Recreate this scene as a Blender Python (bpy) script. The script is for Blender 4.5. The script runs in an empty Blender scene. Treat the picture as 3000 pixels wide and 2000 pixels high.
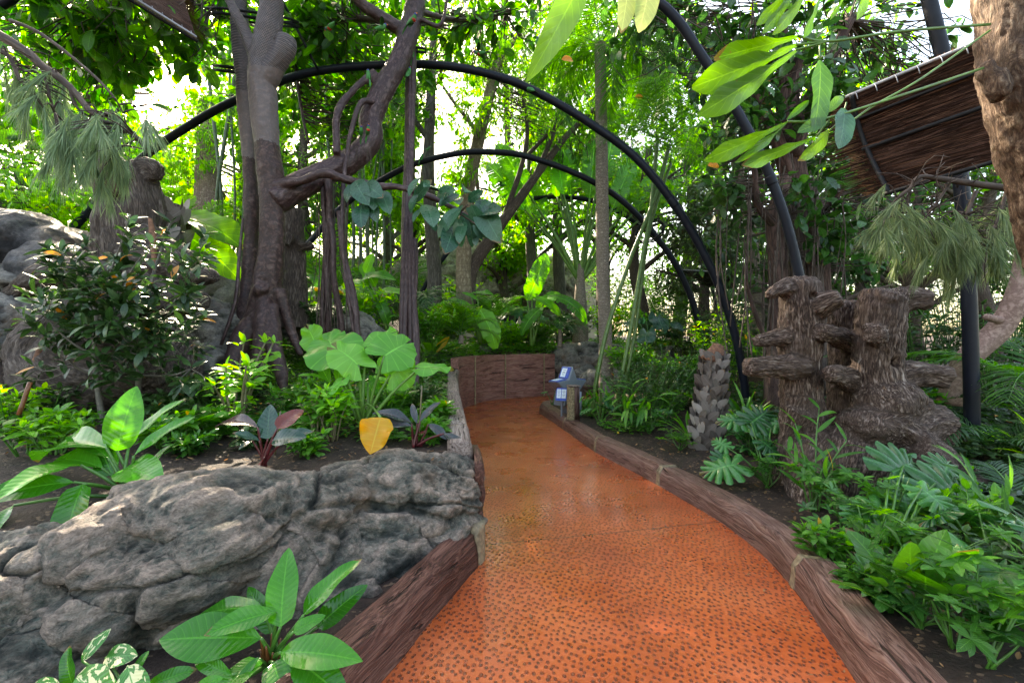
import bpy, bmesh, math, random
import numpy as np
from mathutils import Vector, Matrix

S = bpy.context.scene
COL = S.collection
R = math.radians
# ------------------------------------------------------------------ camera
F, CX, CY, EYE = 1333.33, 1500.0, 1000.0, 1.6
cam_d = bpy.data.cameras.new('camera'); cam = bpy.data.objects.new('camera', cam_d); COL.objects.link(cam)
cam.location = (0, 0, EYE); cam.rotation_euler = (R(90), 0, 0)
cam_d.lens = 16; cam_d.sensor_width = 36; cam_d.clip_start = 0.05; cam_d.clip_end = 600
S.camera = cam
# ------------------------------------------------------------------ light
SUN_EL, SUN_AZ = 38.0, -33.0            # azimuth measured from +Y towards +X
world = bpy.data.worlds.new('World'); S.world = world; world.use_nodes = True
wn = world.node_tree; wn.nodes.clear()
sky = wn.nodes.new('ShaderNodeTexSky'); sky.sky_type = 'NISHITA'; sky.sun_disc = False
sky.sun_elevation = R(SUN_EL); sky.sun_rotation = R(SUN_AZ); sky.dust_density = 3.0; sky.air_density = 1.2; sky.ozone_density = 0.6
wbg = wn.nodes.new('ShaderNodeBackground'); wbg.inputs['Strength'].default_value = 0.15
wo = wn.nodes.new('ShaderNodeOutputWorld')
wn.links.new(sky.outputs[0], wbg.inputs[0]); wn.links.new(wbg.outputs[0], wo.inputs[0])
sun_d = bpy.data.lights.new('sun', 'SUN'); sun_d.energy = 4.6; sun_d.angle = R(0.6); sun_d.color = (1, .93, .82)
sun = bpy.data.objects.new('sun', sun_d); COL.objects.link(sun)
sdir = Vector((math.sin(R(SUN_AZ))*math.cos(R(SUN_EL)), math.cos(R(SUN_AZ))*math.cos(R(SUN_EL)), math.sin(R(SUN_EL))))
sun.rotation_euler = (-sdir).to_track_quat('-Z', 'Y').to_euler()
S.view_settings.view_transform = 'Standard'; S.view_settings.look = 'None'
S.view_settings.exposure = 2.6; S.view_settings.gamma = 1
S.view_settings.use_white_balance = True; S.view_settings.white_balance_temperature = 7900; S.view_settings.white_balance_tint = 10
S.render.engine = 'CYCLES'
cy = S.cycles
cy.use_denoising = True; cy.max_bounces = 7; cy.diffuse_bounces = 5; cy.glossy_bounces = 3
cy.transmission_bounces = 4; cy.transparent_max_bounces = 10; cy.sample_clamp_indirect = 8; cy.caustics_reflective = False; cy.caustics_refractive = False

# ------------------------------------------------------------------ maths
def W(u, v, d):
    return np.array([(u-CX)/F*d, d, EYE-(v-CY)/F*d])
def proj(P):
    P = np.atleast_2d(P); y = np.maximum(P[:, 1], .05)
    return CX+F*P[:, 0]/y, CY-F*(P[:, 2]-EYE)/y
def nrm(a):
    a = np.asarray(a, float); return a/np.maximum(np.linalg.norm(a, axis=-1, keepdims=True), 1e-9)
def _h(ix, iy, iz, s):
    n = (ix*73856093) ^ (iy*19349663) ^ (iz*83492791) ^ (s*2654435761)
    n = (n ^ (n >> 13)) & 0xffffffff
    n = (n*1274126177) & 0xffffffff
    n = (n ^ (n >> 16)) & 0xffffffff
    return n.astype(np.float64)/4294967295.0
def vn(P, s=0):
    P = np.asarray(P, float); I = np.floor(P).astype(np.int64); f = P-I; f = f*f*f*(f*(f*6-15)+10)
    r = 0
    for dx in (0, 1):
        for dy in (0, 1):
            for dz in (0, 1):
                w = (f[:, 0] if dx else 1-f[:, 0])*(f[:, 1] if dy else 1-f[:, 1])*(f[:, 2] if dz else 1-f[:, 2])
                r = r+w*_h(I[:, 0]+dx, I[:, 1]+dy, I[:, 2]+dz, s)
    return r*2-1
def fbm(P, o=4, s=0, g=.5):
    P = np.asarray(P, float); r = 0; a = 1; t = 0
    for k in range(o):
        r = r+a*vn(P*(2.03**k)+k*17.3, s+k); t += a; a *= g
    return r/t
def ridge(P, o=3, s=0, g=.5):
    P = np.asarray(P, float); r = 0; a = 1; t = 0
    for k in range(o):
        r = r+a*(1-np.abs(vn(P*(2.03**k)+k*9.1, s+k))*2); t += a; a *= g
    return r/t
def cell(P, s=0):
    """F1, F2 distances of a jittered grid"""
    P = np.asarray(P, float); I = np.floor(P).astype(np.int64); d1 = np.full(len(P), 9.); d2 = d1.copy()
    for dx in (-1, 0, 1):
        for dy in (-1, 0, 1):
            for dz in (-1, 0, 1):
                J = I+np.array([dx, dy, dz])
                C = J+np.stack([_h(J[:, 0], J[:, 1], J[:, 2], s+q) for q in (1, 2, 3)], 1)
                d = np.linalg.norm(P-C, axis=1)
                d2 = np.where(d < d1, d1, np.minimum(d2, d)); d1 = np.minimum(d1, d)
    return d1, d2
def spline(pts, n):
    """Catmull-Rom through the rows of pts"""
    P = np.asarray(pts, float)
    if len(P) == 2: return P[0]+(P[1]-P[0])*np.linspace(0, 1, n)[:, None]
    Q = np.vstack([2*P[0]-P[1], P, 2*P[-1]-P[-2]]); t = np.linspace(0, len(P)-1-1e-6, n); i = t.astype(int); f = (t-i)[:, None]
    a, b, c, d = Q[i], Q[i+1], Q[i+2], Q[i+3]
    return .5*((2*b)+(-a+c)*f+(2*a-5*b+4*c-d)*f**2+(-a+3*b-3*c+d)*f**3)
def frames(P):
    T = nrm(np.gradient(P, axis=0)); a = np.array([0, 0, 1.]) if abs(T[0][2]) < .9 else np.array([1., 0, 0])
    X = np.zeros_like(P); x = nrm(np.cross(a, T[0]))
    for i in range(len(P)):
        x = nrm(x-T[i]*np.dot(x, T[i])); X[i] = x
    return T, X, np.cross(T, X)

# ------------------------------------------------------------------ mesh builder
class MB:
    def __init__(s): s.V = []; s.Q = []; s.T = []; s.UV = []; s.tn = []; s.gv = []; s.mq = []; s.mt = []; s.n = 0
    def add(s, V, Q=None, T=None, UV=None, tint=.5, gv=None, mat=0):
        V = np.asarray(V, float); k = len(V)
        s.V.append(V); s.UV.append(np.zeros((k, 2)) if UV is None else UV)
        s.tn.append(np.full(k, tint) if np.isscalar(tint) else tint)
        s.gv.append(V if gv is None else gv)
        if Q is not None and len(Q): s.Q.append(np.asarray(Q, int)+s.n); s.mq.append(np.full(len(Q), mat))
        if T is not None and len(T): s.T.append(np.asarray(T, int)+s.n); s.mt.append(np.full(len(T), mat))
        s.n += k; return s
    def mesh(s, name, mats, smooth=True):
        V = np.concatenate(s.V); me = bpy.data.meshes.new(name)
        Q = np.concatenate(s.Q) if s.Q else np.zeros((0, 4), int); T = np.concatenate(s.T) if s.T else np.zeros((0, 3), int)
        nq, nt = len(Q), len(T); lv = np.concatenate([Q.ravel(), T.ravel()]).astype(np.int32)
        me.vertices.add(len(V)); me.vertices.foreach_set('co', V.astype(np.float32).ravel())
        me.loops.add(len(lv)); me.loops.foreach_set('vertex_index', lv)
        ls = np.concatenate([np.arange(nq)*4, nq*4+np.arange(nt)*3]).astype(np.int32)
        me.polygons.add(nq+nt); me.polygons.foreach_set('loop_start', ls)
        try: me.polygons.foreach_set('loop_total', np.concatenate([np.full(nq, 4), np.full(nt, 3)]).astype(np.int32))
        except Exception: pass
        mi = np.concatenate((s.mq or [np.zeros(0)])+(s.mt or [np.zeros(0)])).astype(np.int32)
        me.polygons.foreach_set('material_index', mi)
        me.polygons.foreach_set('use_smooth', np.full(nq+nt, smooth))
        uv = me.uv_layers.new(name='UVMap'); uv.data.foreach_set('uv', np.concatenate(s.UV)[lv].astype(np.float32).ravel())
        a = me.attributes.new('tint', 'FLOAT', 'POINT'); a.data.foreach_set('value', np.concatenate(s.tn).astype(np.float32))
        a = me.attributes.new('gv', 'FLOAT_VECTOR', 'POINT'); a.data.foreach_set('vector', np.concatenate(s.gv).astype(np.float32).ravel())
        for m in (mats if isinstance(mats, (list, tuple)) else [mats]): me.materials.append(m)
        me.update(calc_edges=True); me.validate(clean_customdata=False)
        return me
    def build(s, name, mats, parent=None, smooth=True):
        o = bpy.data.objects.new(name, s.mesh(name, mats, smooth)); COL.objects.link(o)
        if parent is not None:
            o.parent = parent; o.matrix_parent_inverse = Matrix.Translation(-parent.location)
        return o
def tag(o, label=None, cat=None, group=None, kind=None):
    if label: o['label'] = label
    if cat: o['category'] = cat
    if group: o['group'] = group
    if kind: o['kind'] = kind
    return o
def thing(name, label, cat, loc=(0, 0, 0), group=None):
    o = bpy.data.objects.new(name, None); COL.objects.link(o); o.location = [float(q) for q in loc]; o.empty_display_size = .1
    return tag(o, label, cat, group)

def tube(mb, pts, rad, n=8, res=None, mat=0, bump=0, cap=True, seed=0, tint=.5, oval=None):
    P = np.asarray(pts, float)
    if res is None: res = len(P) if len(P) > 8 else max(2, len(P)*4)
    C = spline(P, res)
    r = np.atleast_1d(np.asarray(rad, float))
    r = np.interp(np.linspace(0, 1, res), np.linspace(0, 1, len(r)), r) if len(r) > 1 else np.full(res, r[0])
    T, X, Y = frames(C); th = np.linspace(0, 2*np.pi, n, endpoint=False)
    s = np.concatenate([[0], np.cumsum(np.linalg.norm(np.diff(C, axis=0), axis=1))])
    cs, sn = np.cos(th), np.sin(th)
    rr = r[:, None]*np.ones(n)
    gv = np.stack([rr*cs, rr*sn, s[:, None]*np.ones(n)], -1).reshape(-1, 3)
    if bump: rr = rr*(1+bump*fbm(np.stack([cs*2+np.zeros((res, 1)), sn*2+np.zeros((res, 1)), s[:, None]/(r.mean()*4)+np.zeros(n)], -1).reshape(-1, 3), 3, seed).reshape(res, n))
    o = 1 if oval is None else oval
    V = C[:, None]+X[:, None]*(rr*cs)[..., None]+Y[:, None]*(rr*sn*o)[..., None]
    i = np.arange(res-1)[:, None]*n; j = np.arange(n); k = (j+1) % n
    Q = np.stack([i+j, i+k, i+n+k, i+n+j], -1).reshape(-1, 4)
    UV = np.stack([np.broadcast_to(th/(2*np.pi), (res, n)), np.broadcast_to(s[:, None], (res, n))], -1).reshape(-1, 2)
    V = V.reshape(-1, 3); Tn = None
    if cap:
        V = np.vstack([V, C[0]-T[0]*r[0]*.25, C[-1]+T[-1]*r[-1]*.25]); gv = np.vstack([gv, [0, 0, 0], [0, 0, s[-1]]]); UV = np.vstack([UV, [0, 0], [0, s[-1]]])
        a = res*n; Tn = np.vstack([np.stack([np.full(n, a), k, j], -1), np.stack([np.full(n, a+1), (res-1)*n+j, (res-1)*n+k], -1)])
    mb.add(V, Q, Tn, UV, tint, gv, mat)
def sweep(mb, prof, pts, res=None, up=(0, 0, 1), mat=0, jit=0, seed=0, cap=True, tint=.5):
    """closed profile (a to the right, b up) swept along pts (horizontal frame)"""
    C = spline(pts, res or max(2, len(pts)*5)); T = nrm(np.gradient(C, axis=0)); U = np.array(up, float)
    A = nrm(np.cross(T, U)); B = np.cross(A, T); pr = np.asarray(prof, float); n = len(pr); m = len(C)
    s = np.concatenate([[0], np.cumsum(np.linalg.norm(np.diff(C, axis=0), axis=1))])
    gv = np.stack([np.broadcast_to(pr[:, 0], (m, n)), np.broadcast_to(pr[:, 1], (m, n)), np.broadcast_to(s[:, None], (m, n))], -1).reshape(-1, 3)
    V = C[:, None]+A[:, None]*pr[None, :, :1]+B[:, None]*pr[None, :, 1:2]; V = V.reshape(-1, 3)
    gv = gv+seed*3.7
    if jit:
        V = V+jit*np.stack([fbm(gv*[14, 14, 1.6]+q*31, 3, seed+q) for q in range(3)], 1)+jit*.9*np.stack([fbm(V*4+q*31, 2, seed+q) for q in range(3)], 1)
    i = np.arange(m-1)[:, None]*n; j = np.arange(n); k = (j+1) % n
    Q = np.stack([i+j, i+k, i+n+k, i+n+j], -1).reshape(-1, 4); Tn = None
    if cap:
        c0, c1 = V[:n].mean(0), V[-n:].mean(0); a = len(V); V = np.vstack([V, c0, c1]); gv = np.vstack([gv, gv[:n].mean(0), gv[-n:].mean(0)])
        Tn = np.vstack([np.stack([np.full(n, a), k, j], -1), np.stack([np.full(n, a+1), (m-1)*n+j, (m-1)*n+k], -1)])
    mb.add(V, Q, Tn, None, tint, gv, mat)
def box(mb, c, size, rot=0, mat=0, bev=.0, axes=None):
    bm = bmesh.new(); bmesh.ops.create_cube(bm, size=1)
    for v in bm.verts: v.co = Vector((v.co.x*size[0], v.co.y*size[1], v.co.z*size[2]))
    if bev: bmesh.ops.bevel(bm, geom=list(bm.edges), offset=bev, segments=2, affect='EDGES')
    M = Matrix.Rotation(rot, 4, 'Z')
    if axes is not None: M = Matrix([list(r) for r in np.array(axes).T]).to_4x4()
    bmesh.ops.triangulate(bm, faces=bm.faces)
    V = np.array([list(M @ v.co) for v in bm.verts])+np.array(c); bm.verts.index_update()
    T = [[v.index for v in f.verts] for f in bm.faces]; bm.free()
    mb.add(V, None, T, mat=mat)
def ico(sub):
    bm = bmesh.new(); bmesh.ops.create_icosphere(bm, subdivisions=sub, radius=1)
    V = np.array([list(v.co) for v in bm.verts]); bm.verts.index_update(); T = np.array([[v.index for v in f.verts] for f in bm.faces]); bm.free()
    return V, T
_ico = {k: ico(k) for k in (2, 3, 5, 6)}
def blob(mb, c, rad, rot=(0, 0, 0), sub=3, wob=0, seed=0):
    V, T = _ico[sub]; V = V.copy()
    if wob: V = V*(1+wob*fbm(V*1.7+seed*5.1, 3, seed))[:, None]
    M = np.array(Matrix.Rotation(rot[2], 3, 'Z') @ Matrix.Rotation(rot[1], 3, 'Y') @ Matrix.Rotation(rot[0], 3, 'X'))
    mb.add((V*np.array(rad)) @ M.T+np.array(c), None, T)
def remesh(mb, voxel, smooth=0):
    """fuse closed shapes into one skin; returns V, Q, T arrays"""
    me = mb.mesh('tmp', []); o = bpy.data.objects.new('tmp', me); COL.objects.link(o)
    m = o.modifiers.new('r', 'REMESH'); m.mode = 'VOXEL'; m.voxel_size = voxel; m.adaptivity = 0
    if smooth:
        q = o.modifiers.new('s', 'SMOOTH'); q.iterations = smooth; q.factor = .5
    dg = bpy.context.evaluated_depsgraph_get(); e = o.evaluated_get(dg); em = e.to_mesh()
    V = np.zeros(len(em.vertices)*3, np.float32); em.vertices.foreach_get('co', V); V = V.reshape(-1, 3).astype(float)
    Nn = np.zeros(len(em.vertices)*3, np.float32); em.vertices.foreach_get('normal', Nn); Nn = Nn.reshape(-1, 3).astype(float)
    lt = np.zeros(len(em.polygons), np.int32); em.polygons.foreach_get('loop_total', lt)
    lv = np.zeros(len(em.loops), np.int32); em.loops.foreach_get('vertex_index', lv)
    e.to_mesh_clear(); bpy.data.objects.remove(o); bpy.data.meshes.remove(me)
    Q = lv.reshape(-1, 4) if (lt == 4).all() else None
    if Q is None:
        st = np.concatenate([[0], np.cumsum(lt)[:-1]]); Q = np.array([[lv[s+k] for k in range(4)] for s, n in zip(st, lt) if n == 4])
    return V, Nn, Q
def vnormals(V, Q):
    fn = np.cross(V[Q[:, 2]]-V[Q[:, 0]], V[Q[:, 3]]-V[Q[:, 1]]); N = np.zeros_like(V)
    for k in range(4): np.add.at(N, Q[:, k], fn)
    return nrm(N)
def grain(V, skel):
    """for every vertex the nearest limb of skel = [(pts, radii), ...] -> (x, y, s) limb coordinates, limb radius"""
    Cs, Ts, Xs, Ys, Ss, Rs, Is = [], [], [], [], [], [], []
    for i, (p, r) in enumerate(skel):
        C = spline(p, 24); T, X, Y = frames(C); s = np.concatenate([[0], np.cumsum(np.linalg.norm(np.diff(C, axis=0), axis=1))])
        rr = np.interp(np.linspace(0, 1, 24), np.linspace(0, 1, len(np.atleast_1d(r))), np.atleast_1d(r))
        Cs.append(C); Ts.append(T); Xs.append(X); Ys.append(Y); Ss.append(s); Rs.append(rr); Is.append(np.full(24, i))
    C, T, X, Y, s, r, I = map(np.concatenate, (Cs, Ts, Xs, Ys, Ss, Rs, Is))
    out = np.zeros_like(V); ro = np.zeros(len(V))
    for a in range(0, len(V), 20000):
        v = V[a:a+20000]; d = np.linalg.norm(v[:, None]-C[None], axis=2)-r[None]; k = d.argmin(1); w = v-C[k]
        out[a:a+20000] = np.stack([(w*X[k]).sum(1), (w*Y[k]).sum(1), s[k]+(w*T[k]).sum(1)], 1)+I[k][:, None]*3.3; ro[a:a+20000] = r[k]
    return out, ro

# ------------------------------------------------------------------ leaves (x across, y along, z up; unit length)
SH = {
 'oval': lambda t: np.sin(np.pi*t**.92)**.62,
 'ellip': lambda t: np.sin(np.pi*t)**.8,
 'lance': lambda t: (t**.55*(1-t)**.85)/.497,
 'ovate': lambda t: (t**.42*(1-t)**.72)/.555,
 'ladle': lambda t: .1+.9*np.sin(np.pi*t**2.1)**.75*(t > 0)+.12*np.sin(t*17)*np.sin(np.pi*t),
 'strap': lambda t: np.minimum(1, (1-t)*3.2)**.7*np.minimum(1, .35+t*2.5),
 'paddle': lambda t: np.minimum(1, t*5)**.6*np.minimum(1, (1-t)*3.4)**.55,
}
def leaf(shape='oval', w=.4, nl=6, nh=1, fold=.15, droop=.5, wave=0, seed=0, torn=0):
    """w = width / length, nh = quads per half"""
    t = np.linspace(0, 1, nl+1); tt = np.clip(t, .004, .996); wd = SH[shape](tt)*w/2
    wd[0] = max(min(wd[0], .012), .006); wd[-1] = min(wd[-1], .012)
    a = -droop*(t-.15); dy = np.cos(a); dz = np.sin(a)
    y = np.concatenate([[0], np.cumsum((dy[1:]+dy[:-1])/2)])/nl; z = np.concatenate([[0], np.cumsum((dz[1:]+dz[:-1])/2)])/nl
    xs = np.linspace(-1, 1, 2*nh+1); m = len(xs)
    X = wd[:, None]*xs[None]; ph = seed*1.7
    Z = z[:, None]+fold*np.abs(X)+wave*np.sin(t[:, None]*11+ph+np.sign(xs)*1.1)*(xs[None]**2)*wd[:, None]*2
    Y = y[:, None]+0*X-.18*np.abs(X)*torn
    V = np.stack([X, Y, Z], -1).reshape(-1, 3); UV = np.stack([np.broadcast_to(xs/2+.5, X.shape), np.broadcast_to(t[:, None], X.shape)], -1).reshape(-1, 2)
    i = np.arange(nl)[:, None]*m; j = np.arange(m-1)
    Q = np.stack([i+j, i+j+1, i+m+j+1, i+m+j], -1).reshape(-1, 4)
    return V, Q, UV
def torn_leaf(w=.3, n=16, seed=0, droop=1.0, fold=.35):
    """banana blade: side strips split from the midrib outwards"""
    rg = np.random.RandomState(seed); V = []; Q = []; UV = []; k = 0
    t = np.linspace(0, 1, n+1); a = -droop*(t-.2); y = np.concatenate([[0], np.cumsum(np.cos(a)[:-1])])/n; z = np.concatenate([[0], np.cumsum(np.sin(a)[:-1])])/n
    wd = SH['paddle'](np.clip(t, .01, .98))*w/2
    for sd in (-1, 1):
        tilt = 0
        for i in range(n):
            if rg.rand() < .35: tilt = rg.uniform(-.35, .1)
            g = rg.uniform(0, .012) if rg.rand() < .4 else 0
            q = []
            for tx in (0, .5, 1):
                for b in (0, 1):
                    yy = y[i+b]+(g if b == 0 else -g)*tx+.1*tx*wd[i]; x = sd*wd[i+b]*tx
                    q.append([x, yy, z[i+b]+fold*abs(x)*(1-.5*tx)+tilt*abs(x)*tx])
                    UV.append([.5+sd*tx/2, t[i+b]])
            V += q
            for c in (0, 2): Q.append([k+c, k+c+1, k+c+3, k+c+2] if sd < 0 else [k+c, k+c+2, k+c+3, k+c+1])
            k += 6
    return np.array(V), np.array(Q), np.array(UV)
def heart(kind='heart', na=40, nr=4, cup=.25, seed=0, wave=.03, cuts=0):
    """polar leaf round its petiole point, tip towards +y"""
    tab = {'heart': ([0, 18, 45, 80, 115, 145, 168, 176, 180], [1, .80, .66, .60, .58, .55, .42, .2, .06]),
           'arrow': ([0, 12, 30, 60, 100, 140, 160, 174, 180], [1, .80, .56, .42, .38, .45, .50, .2, .06]),
           'round': ([0, 20, 60, 100, 140, 165, 176, 180], [.85, .78, .72, .66, .62, .5, .25, .1])}[kind]
    ph = np.linspace(-np.pi, np.pi, na+1); r = np.interp(np.degrees(np.abs(ph)), *tab)
    if cuts:
        c = np.abs(np.degrees(ph)); q = np.abs(((c/180*cuts) % 1)-.5)*2
        r = r*(1-np.where((c > 16) & (c < 172), .62*np.clip((q-.62)/.25, 0, 1), 0))
    r = r*(1+.02*np.sin(ph*9+seed)); s = np.linspace(0, 1, nr+1)
    X = np.sin(ph)*r*s[:, None]; Y = np.cos(ph)*r*s[:, None]
    Z = -cup*(Y*np.abs(Y))*.8+cup*.7*np.abs(X)-cup*.9*X*X+wave*np.sin(ph*7+seed)*s[:, None]**2
    V = np.stack([X, Y, Z], -1).reshape(-1, 3); UV = np.stack([np.broadcast_to(ph/(2*np.pi)+.5, X.shape), np.broadcast_to(s[:, None], X.shape)], -1).reshape(-1, 2)
    m = na+1; i = np.arange(nr)[:, None]*m; j = np.arange(na)
    return V, np.stack([i+j, i+j+1, i+m+j+1, i+m+j], -1).reshape(-1, 4)[:, ::-1], UV
def split_leaf(nf=6, seed=0, cup=.2, sub=5, cuts=True, wv=.1, tw=0.):
    """monstera blade: fingers leave the midrib in pairs, fused near it"""
    rg = np.random.RandomState(seed); V, Q, UV = [], [], []; k = 0; nr = 5
    for sd in (-1, 1):
        for i in range(nf):
            cut = rg.uniform(.38, .55)
            for j in range(sub+1):
                t = (i+j/sub)/nf; th = R(150-138*t**.8); wd = .50+.16*math.sin(math.pi*min(1, t*1.15))-.22*t; e = abs(j/sub-.5)*2; out = 1 if e < .55 else 1-(1-cut)*((e-.55)/.45)**.8
                if (i == 0 and j == 0) or (i == nf-1 and j == sub): out = .75
                if not cuts: out = 1+.03*math.sin(t*31+seed+sd)
                for r_ in np.linspace(0, 1, nr+1):
                    q = r_*wd*out; x = sd*math.sin(th)*q; y = .04+.72*t+math.cos(th)*q; V.append([x, y, -cup*y*abs(y)+cup*.8*abs(x)-cup*2.2*x*x-wv*r_*r_*(e if cuts else math.sin(t*16+sd*2+seed)*.8)+tw*sd*r_*r_*.3]); UV.append([.5+sd*r_*out/2, t])
                if j:
                    for c in range(nr): a = k+(j-1)*(nr+1)+c; q4 = [a, a+1, a+nr+2, a+nr+1]; Q.append(q4 if sd < 0 else q4[::-1])
            k += (sub+1)*(nr+1)
    return np.array(V), np.array(Q), np.array(UV)
def put(mb, lf, pos, ax, nh, sc, tint=None, mat=0, sw=None):
    """copies of leaf lf at pos (k,3), tip direction ax, normal hint nh, scale sc"""
    V, Q, UV = lf; pos = np.atleast_2d(pos).astype(float); k = len(pos)
    ax = nrm(np.broadcast_to(np.atleast_2d(ax), (k, 3))+1e-6); nh = np.broadcast_to(np.atleast_2d(nh), (k, 3))
    x = nrm(np.cross(ax, nh)+1e-7); z = np.cross(x, ax); sc = np.broadcast_to(np.asarray(sc, float), (k,))
    sx = sc if sw is None else sc*np.broadcast_to(sw, (k,))
    P = pos[:, None]+V[None, :, :1]*(x*sx[:, None])[:, None]+V[None, :, 1:2]*(ax*sc[:, None])[:, None]+V[None, :, 2:]*(z*sc[:, None])[:, None]
    n = len(V); tint = np.full(k, .5) if tint is None else np.broadcast_to(tint, (k,))
    QQ = (Q[None]+(np.arange(k)*n)[:, None, None]).reshape(-1, 4)
    mb.add(P.reshape(-1, 3), QQ, None, np.tile(UV, (k, 1)), np.repeat(tint, n), None, mat)
LF = {}
def L(key, **kw):
    k = (key,)+tuple(sorted(kw.items()))
    if k not in LF: LF[k] = leaf(key, **kw)
    return LF[k]
def rdir(rg, k, up=0., spread=1.):
    v = nrm(rg.normal(size=(k, 3))*[1, 1, spread]); v[:, 2] += up; return nrm(v)
# ------------------------------------------------------------------ materials
def mk(name):
    m = bpy.data.materials.new(name); m.use_nodes = True; nt = m.node_tree; nt.nodes.clear(); return m, nt
def nd(nt, typ, ins=None, **at):
    n = nt.nodes.new('ShaderNode'+typ)
    for k, v in at.items(): setattr(n, k, v)
    for k, v in (ins or {}).items():
        if isinstance(v, bpy.types.NodeSocket): nt.links.new(v, n.inputs[k])
        elif v is not None:
            s = n.inputs[k]
            if hasattr(s.default_value, '__len__') and len(s.default_value) == 4 and len(v) == 3: v = (*v, 1)
            s.default_value = v
    return n
def ma(nt, op, a, b=None, c=None, clamp=False):
    n = nt.nodes.new('ShaderNodeMath'); n.operation = op; n.use_clamp = clamp
    for i, v in enumerate((a, b, c)):
        if v is None: continue
        if isinstance(v, bpy.types.NodeSocket): nt.links.new(v, n.inputs[i])
        else: n.inputs[i].default_value = v
    return n.outputs[0]
def ramp(nt, fac, stops):
    n = nt.nodes.new('ShaderNodeValToRGB'); e = n.color_ramp.elements
    while len(e) < len(stops): e.new(.5)
    for i, (p, c) in enumerate(stops):
        e[i].position = p; e[i].color = (*c, 1) if not np.isscalar(c) else (c, c, c, 1)
    nt.links.new(fac, n.inputs[0]); return n.outputs[0]
def mix(nt, f, a, b, mode='MIX'):
    n = nt.nodes.new('ShaderNodeMix'); n.data_type = 'RGBA'; n.blend_type = mode
    for k, v in ((0, f), (6, a), (7, b)):
        if isinstance(v, bpy.types.NodeSocket): nt.links.new(v, n.inputs[k])
        else: n.inputs[k].default_value = v if k == 0 else (*v, 1)
    return n.outputs[2]
def attr(nt, name): return nd(nt, 'Attribute', attribute_name=name)
def vscale(nt, vec, s):
    return nd(nt, 'Mapping', {'Vector': vec, 'Scale': s}).outputs[0]
def noise(nt, vec, scale=5, detail=4, rough=.55, dist=0):
    return nd(nt, 'TexNoise', {'Vector': vec, 'Scale': scale, 'Detail': detail, 'Roughness': rough, 'Distortion': dist}).outputs[0]
def bump(nt, h, dist=.01, st=1, prev=None):
    return nd(nt, 'Bump', {'Height': h, 'Distance': dist, 'Strength': st, 'Normal': prev}).outputs[0]
def obj_co(nt): return nd(nt, 'TexCoord').outputs['Object']
def finish(nt, col, rough=.7, nor=None, metal=0, spec=.5, coat=0, alpha=None, coat_r=.1):
    p = nd(nt, 'BsdfPrincipled', {'Base Color': col, 'Roughness': rough, 'Metallic': metal, 'Specular IOR Level': spec, 'Coat Weight': coat, 'Coat Roughness': coat_r, 'Normal': nor, 'Alpha': alpha})
    o = nd(nt, 'OutputMaterial', {0: p.outputs[0]}); return p
def plain(name, c, rough=.5, metal=0, spec=.5, var=.15, scale=8):
    m, nt = mk(name); co = obj_co(nt); n = noise(nt, co, scale, 5)
    c2 = tuple(max(0, x*(1-var)) for x in c); c3 = tuple(min(1, x*(1+var)) for x in c)
    col = ramp(nt, n, [(.3, c2), (.7, c3)]); rr = ramp(nt, noise(nt, co, scale*3), [(.3, max(0, rough-.08)), (.7, min(1, rough+.1))])
    finish(nt, col, rr, bump(nt, n, .002, .3), metal, spec); return m
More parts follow.
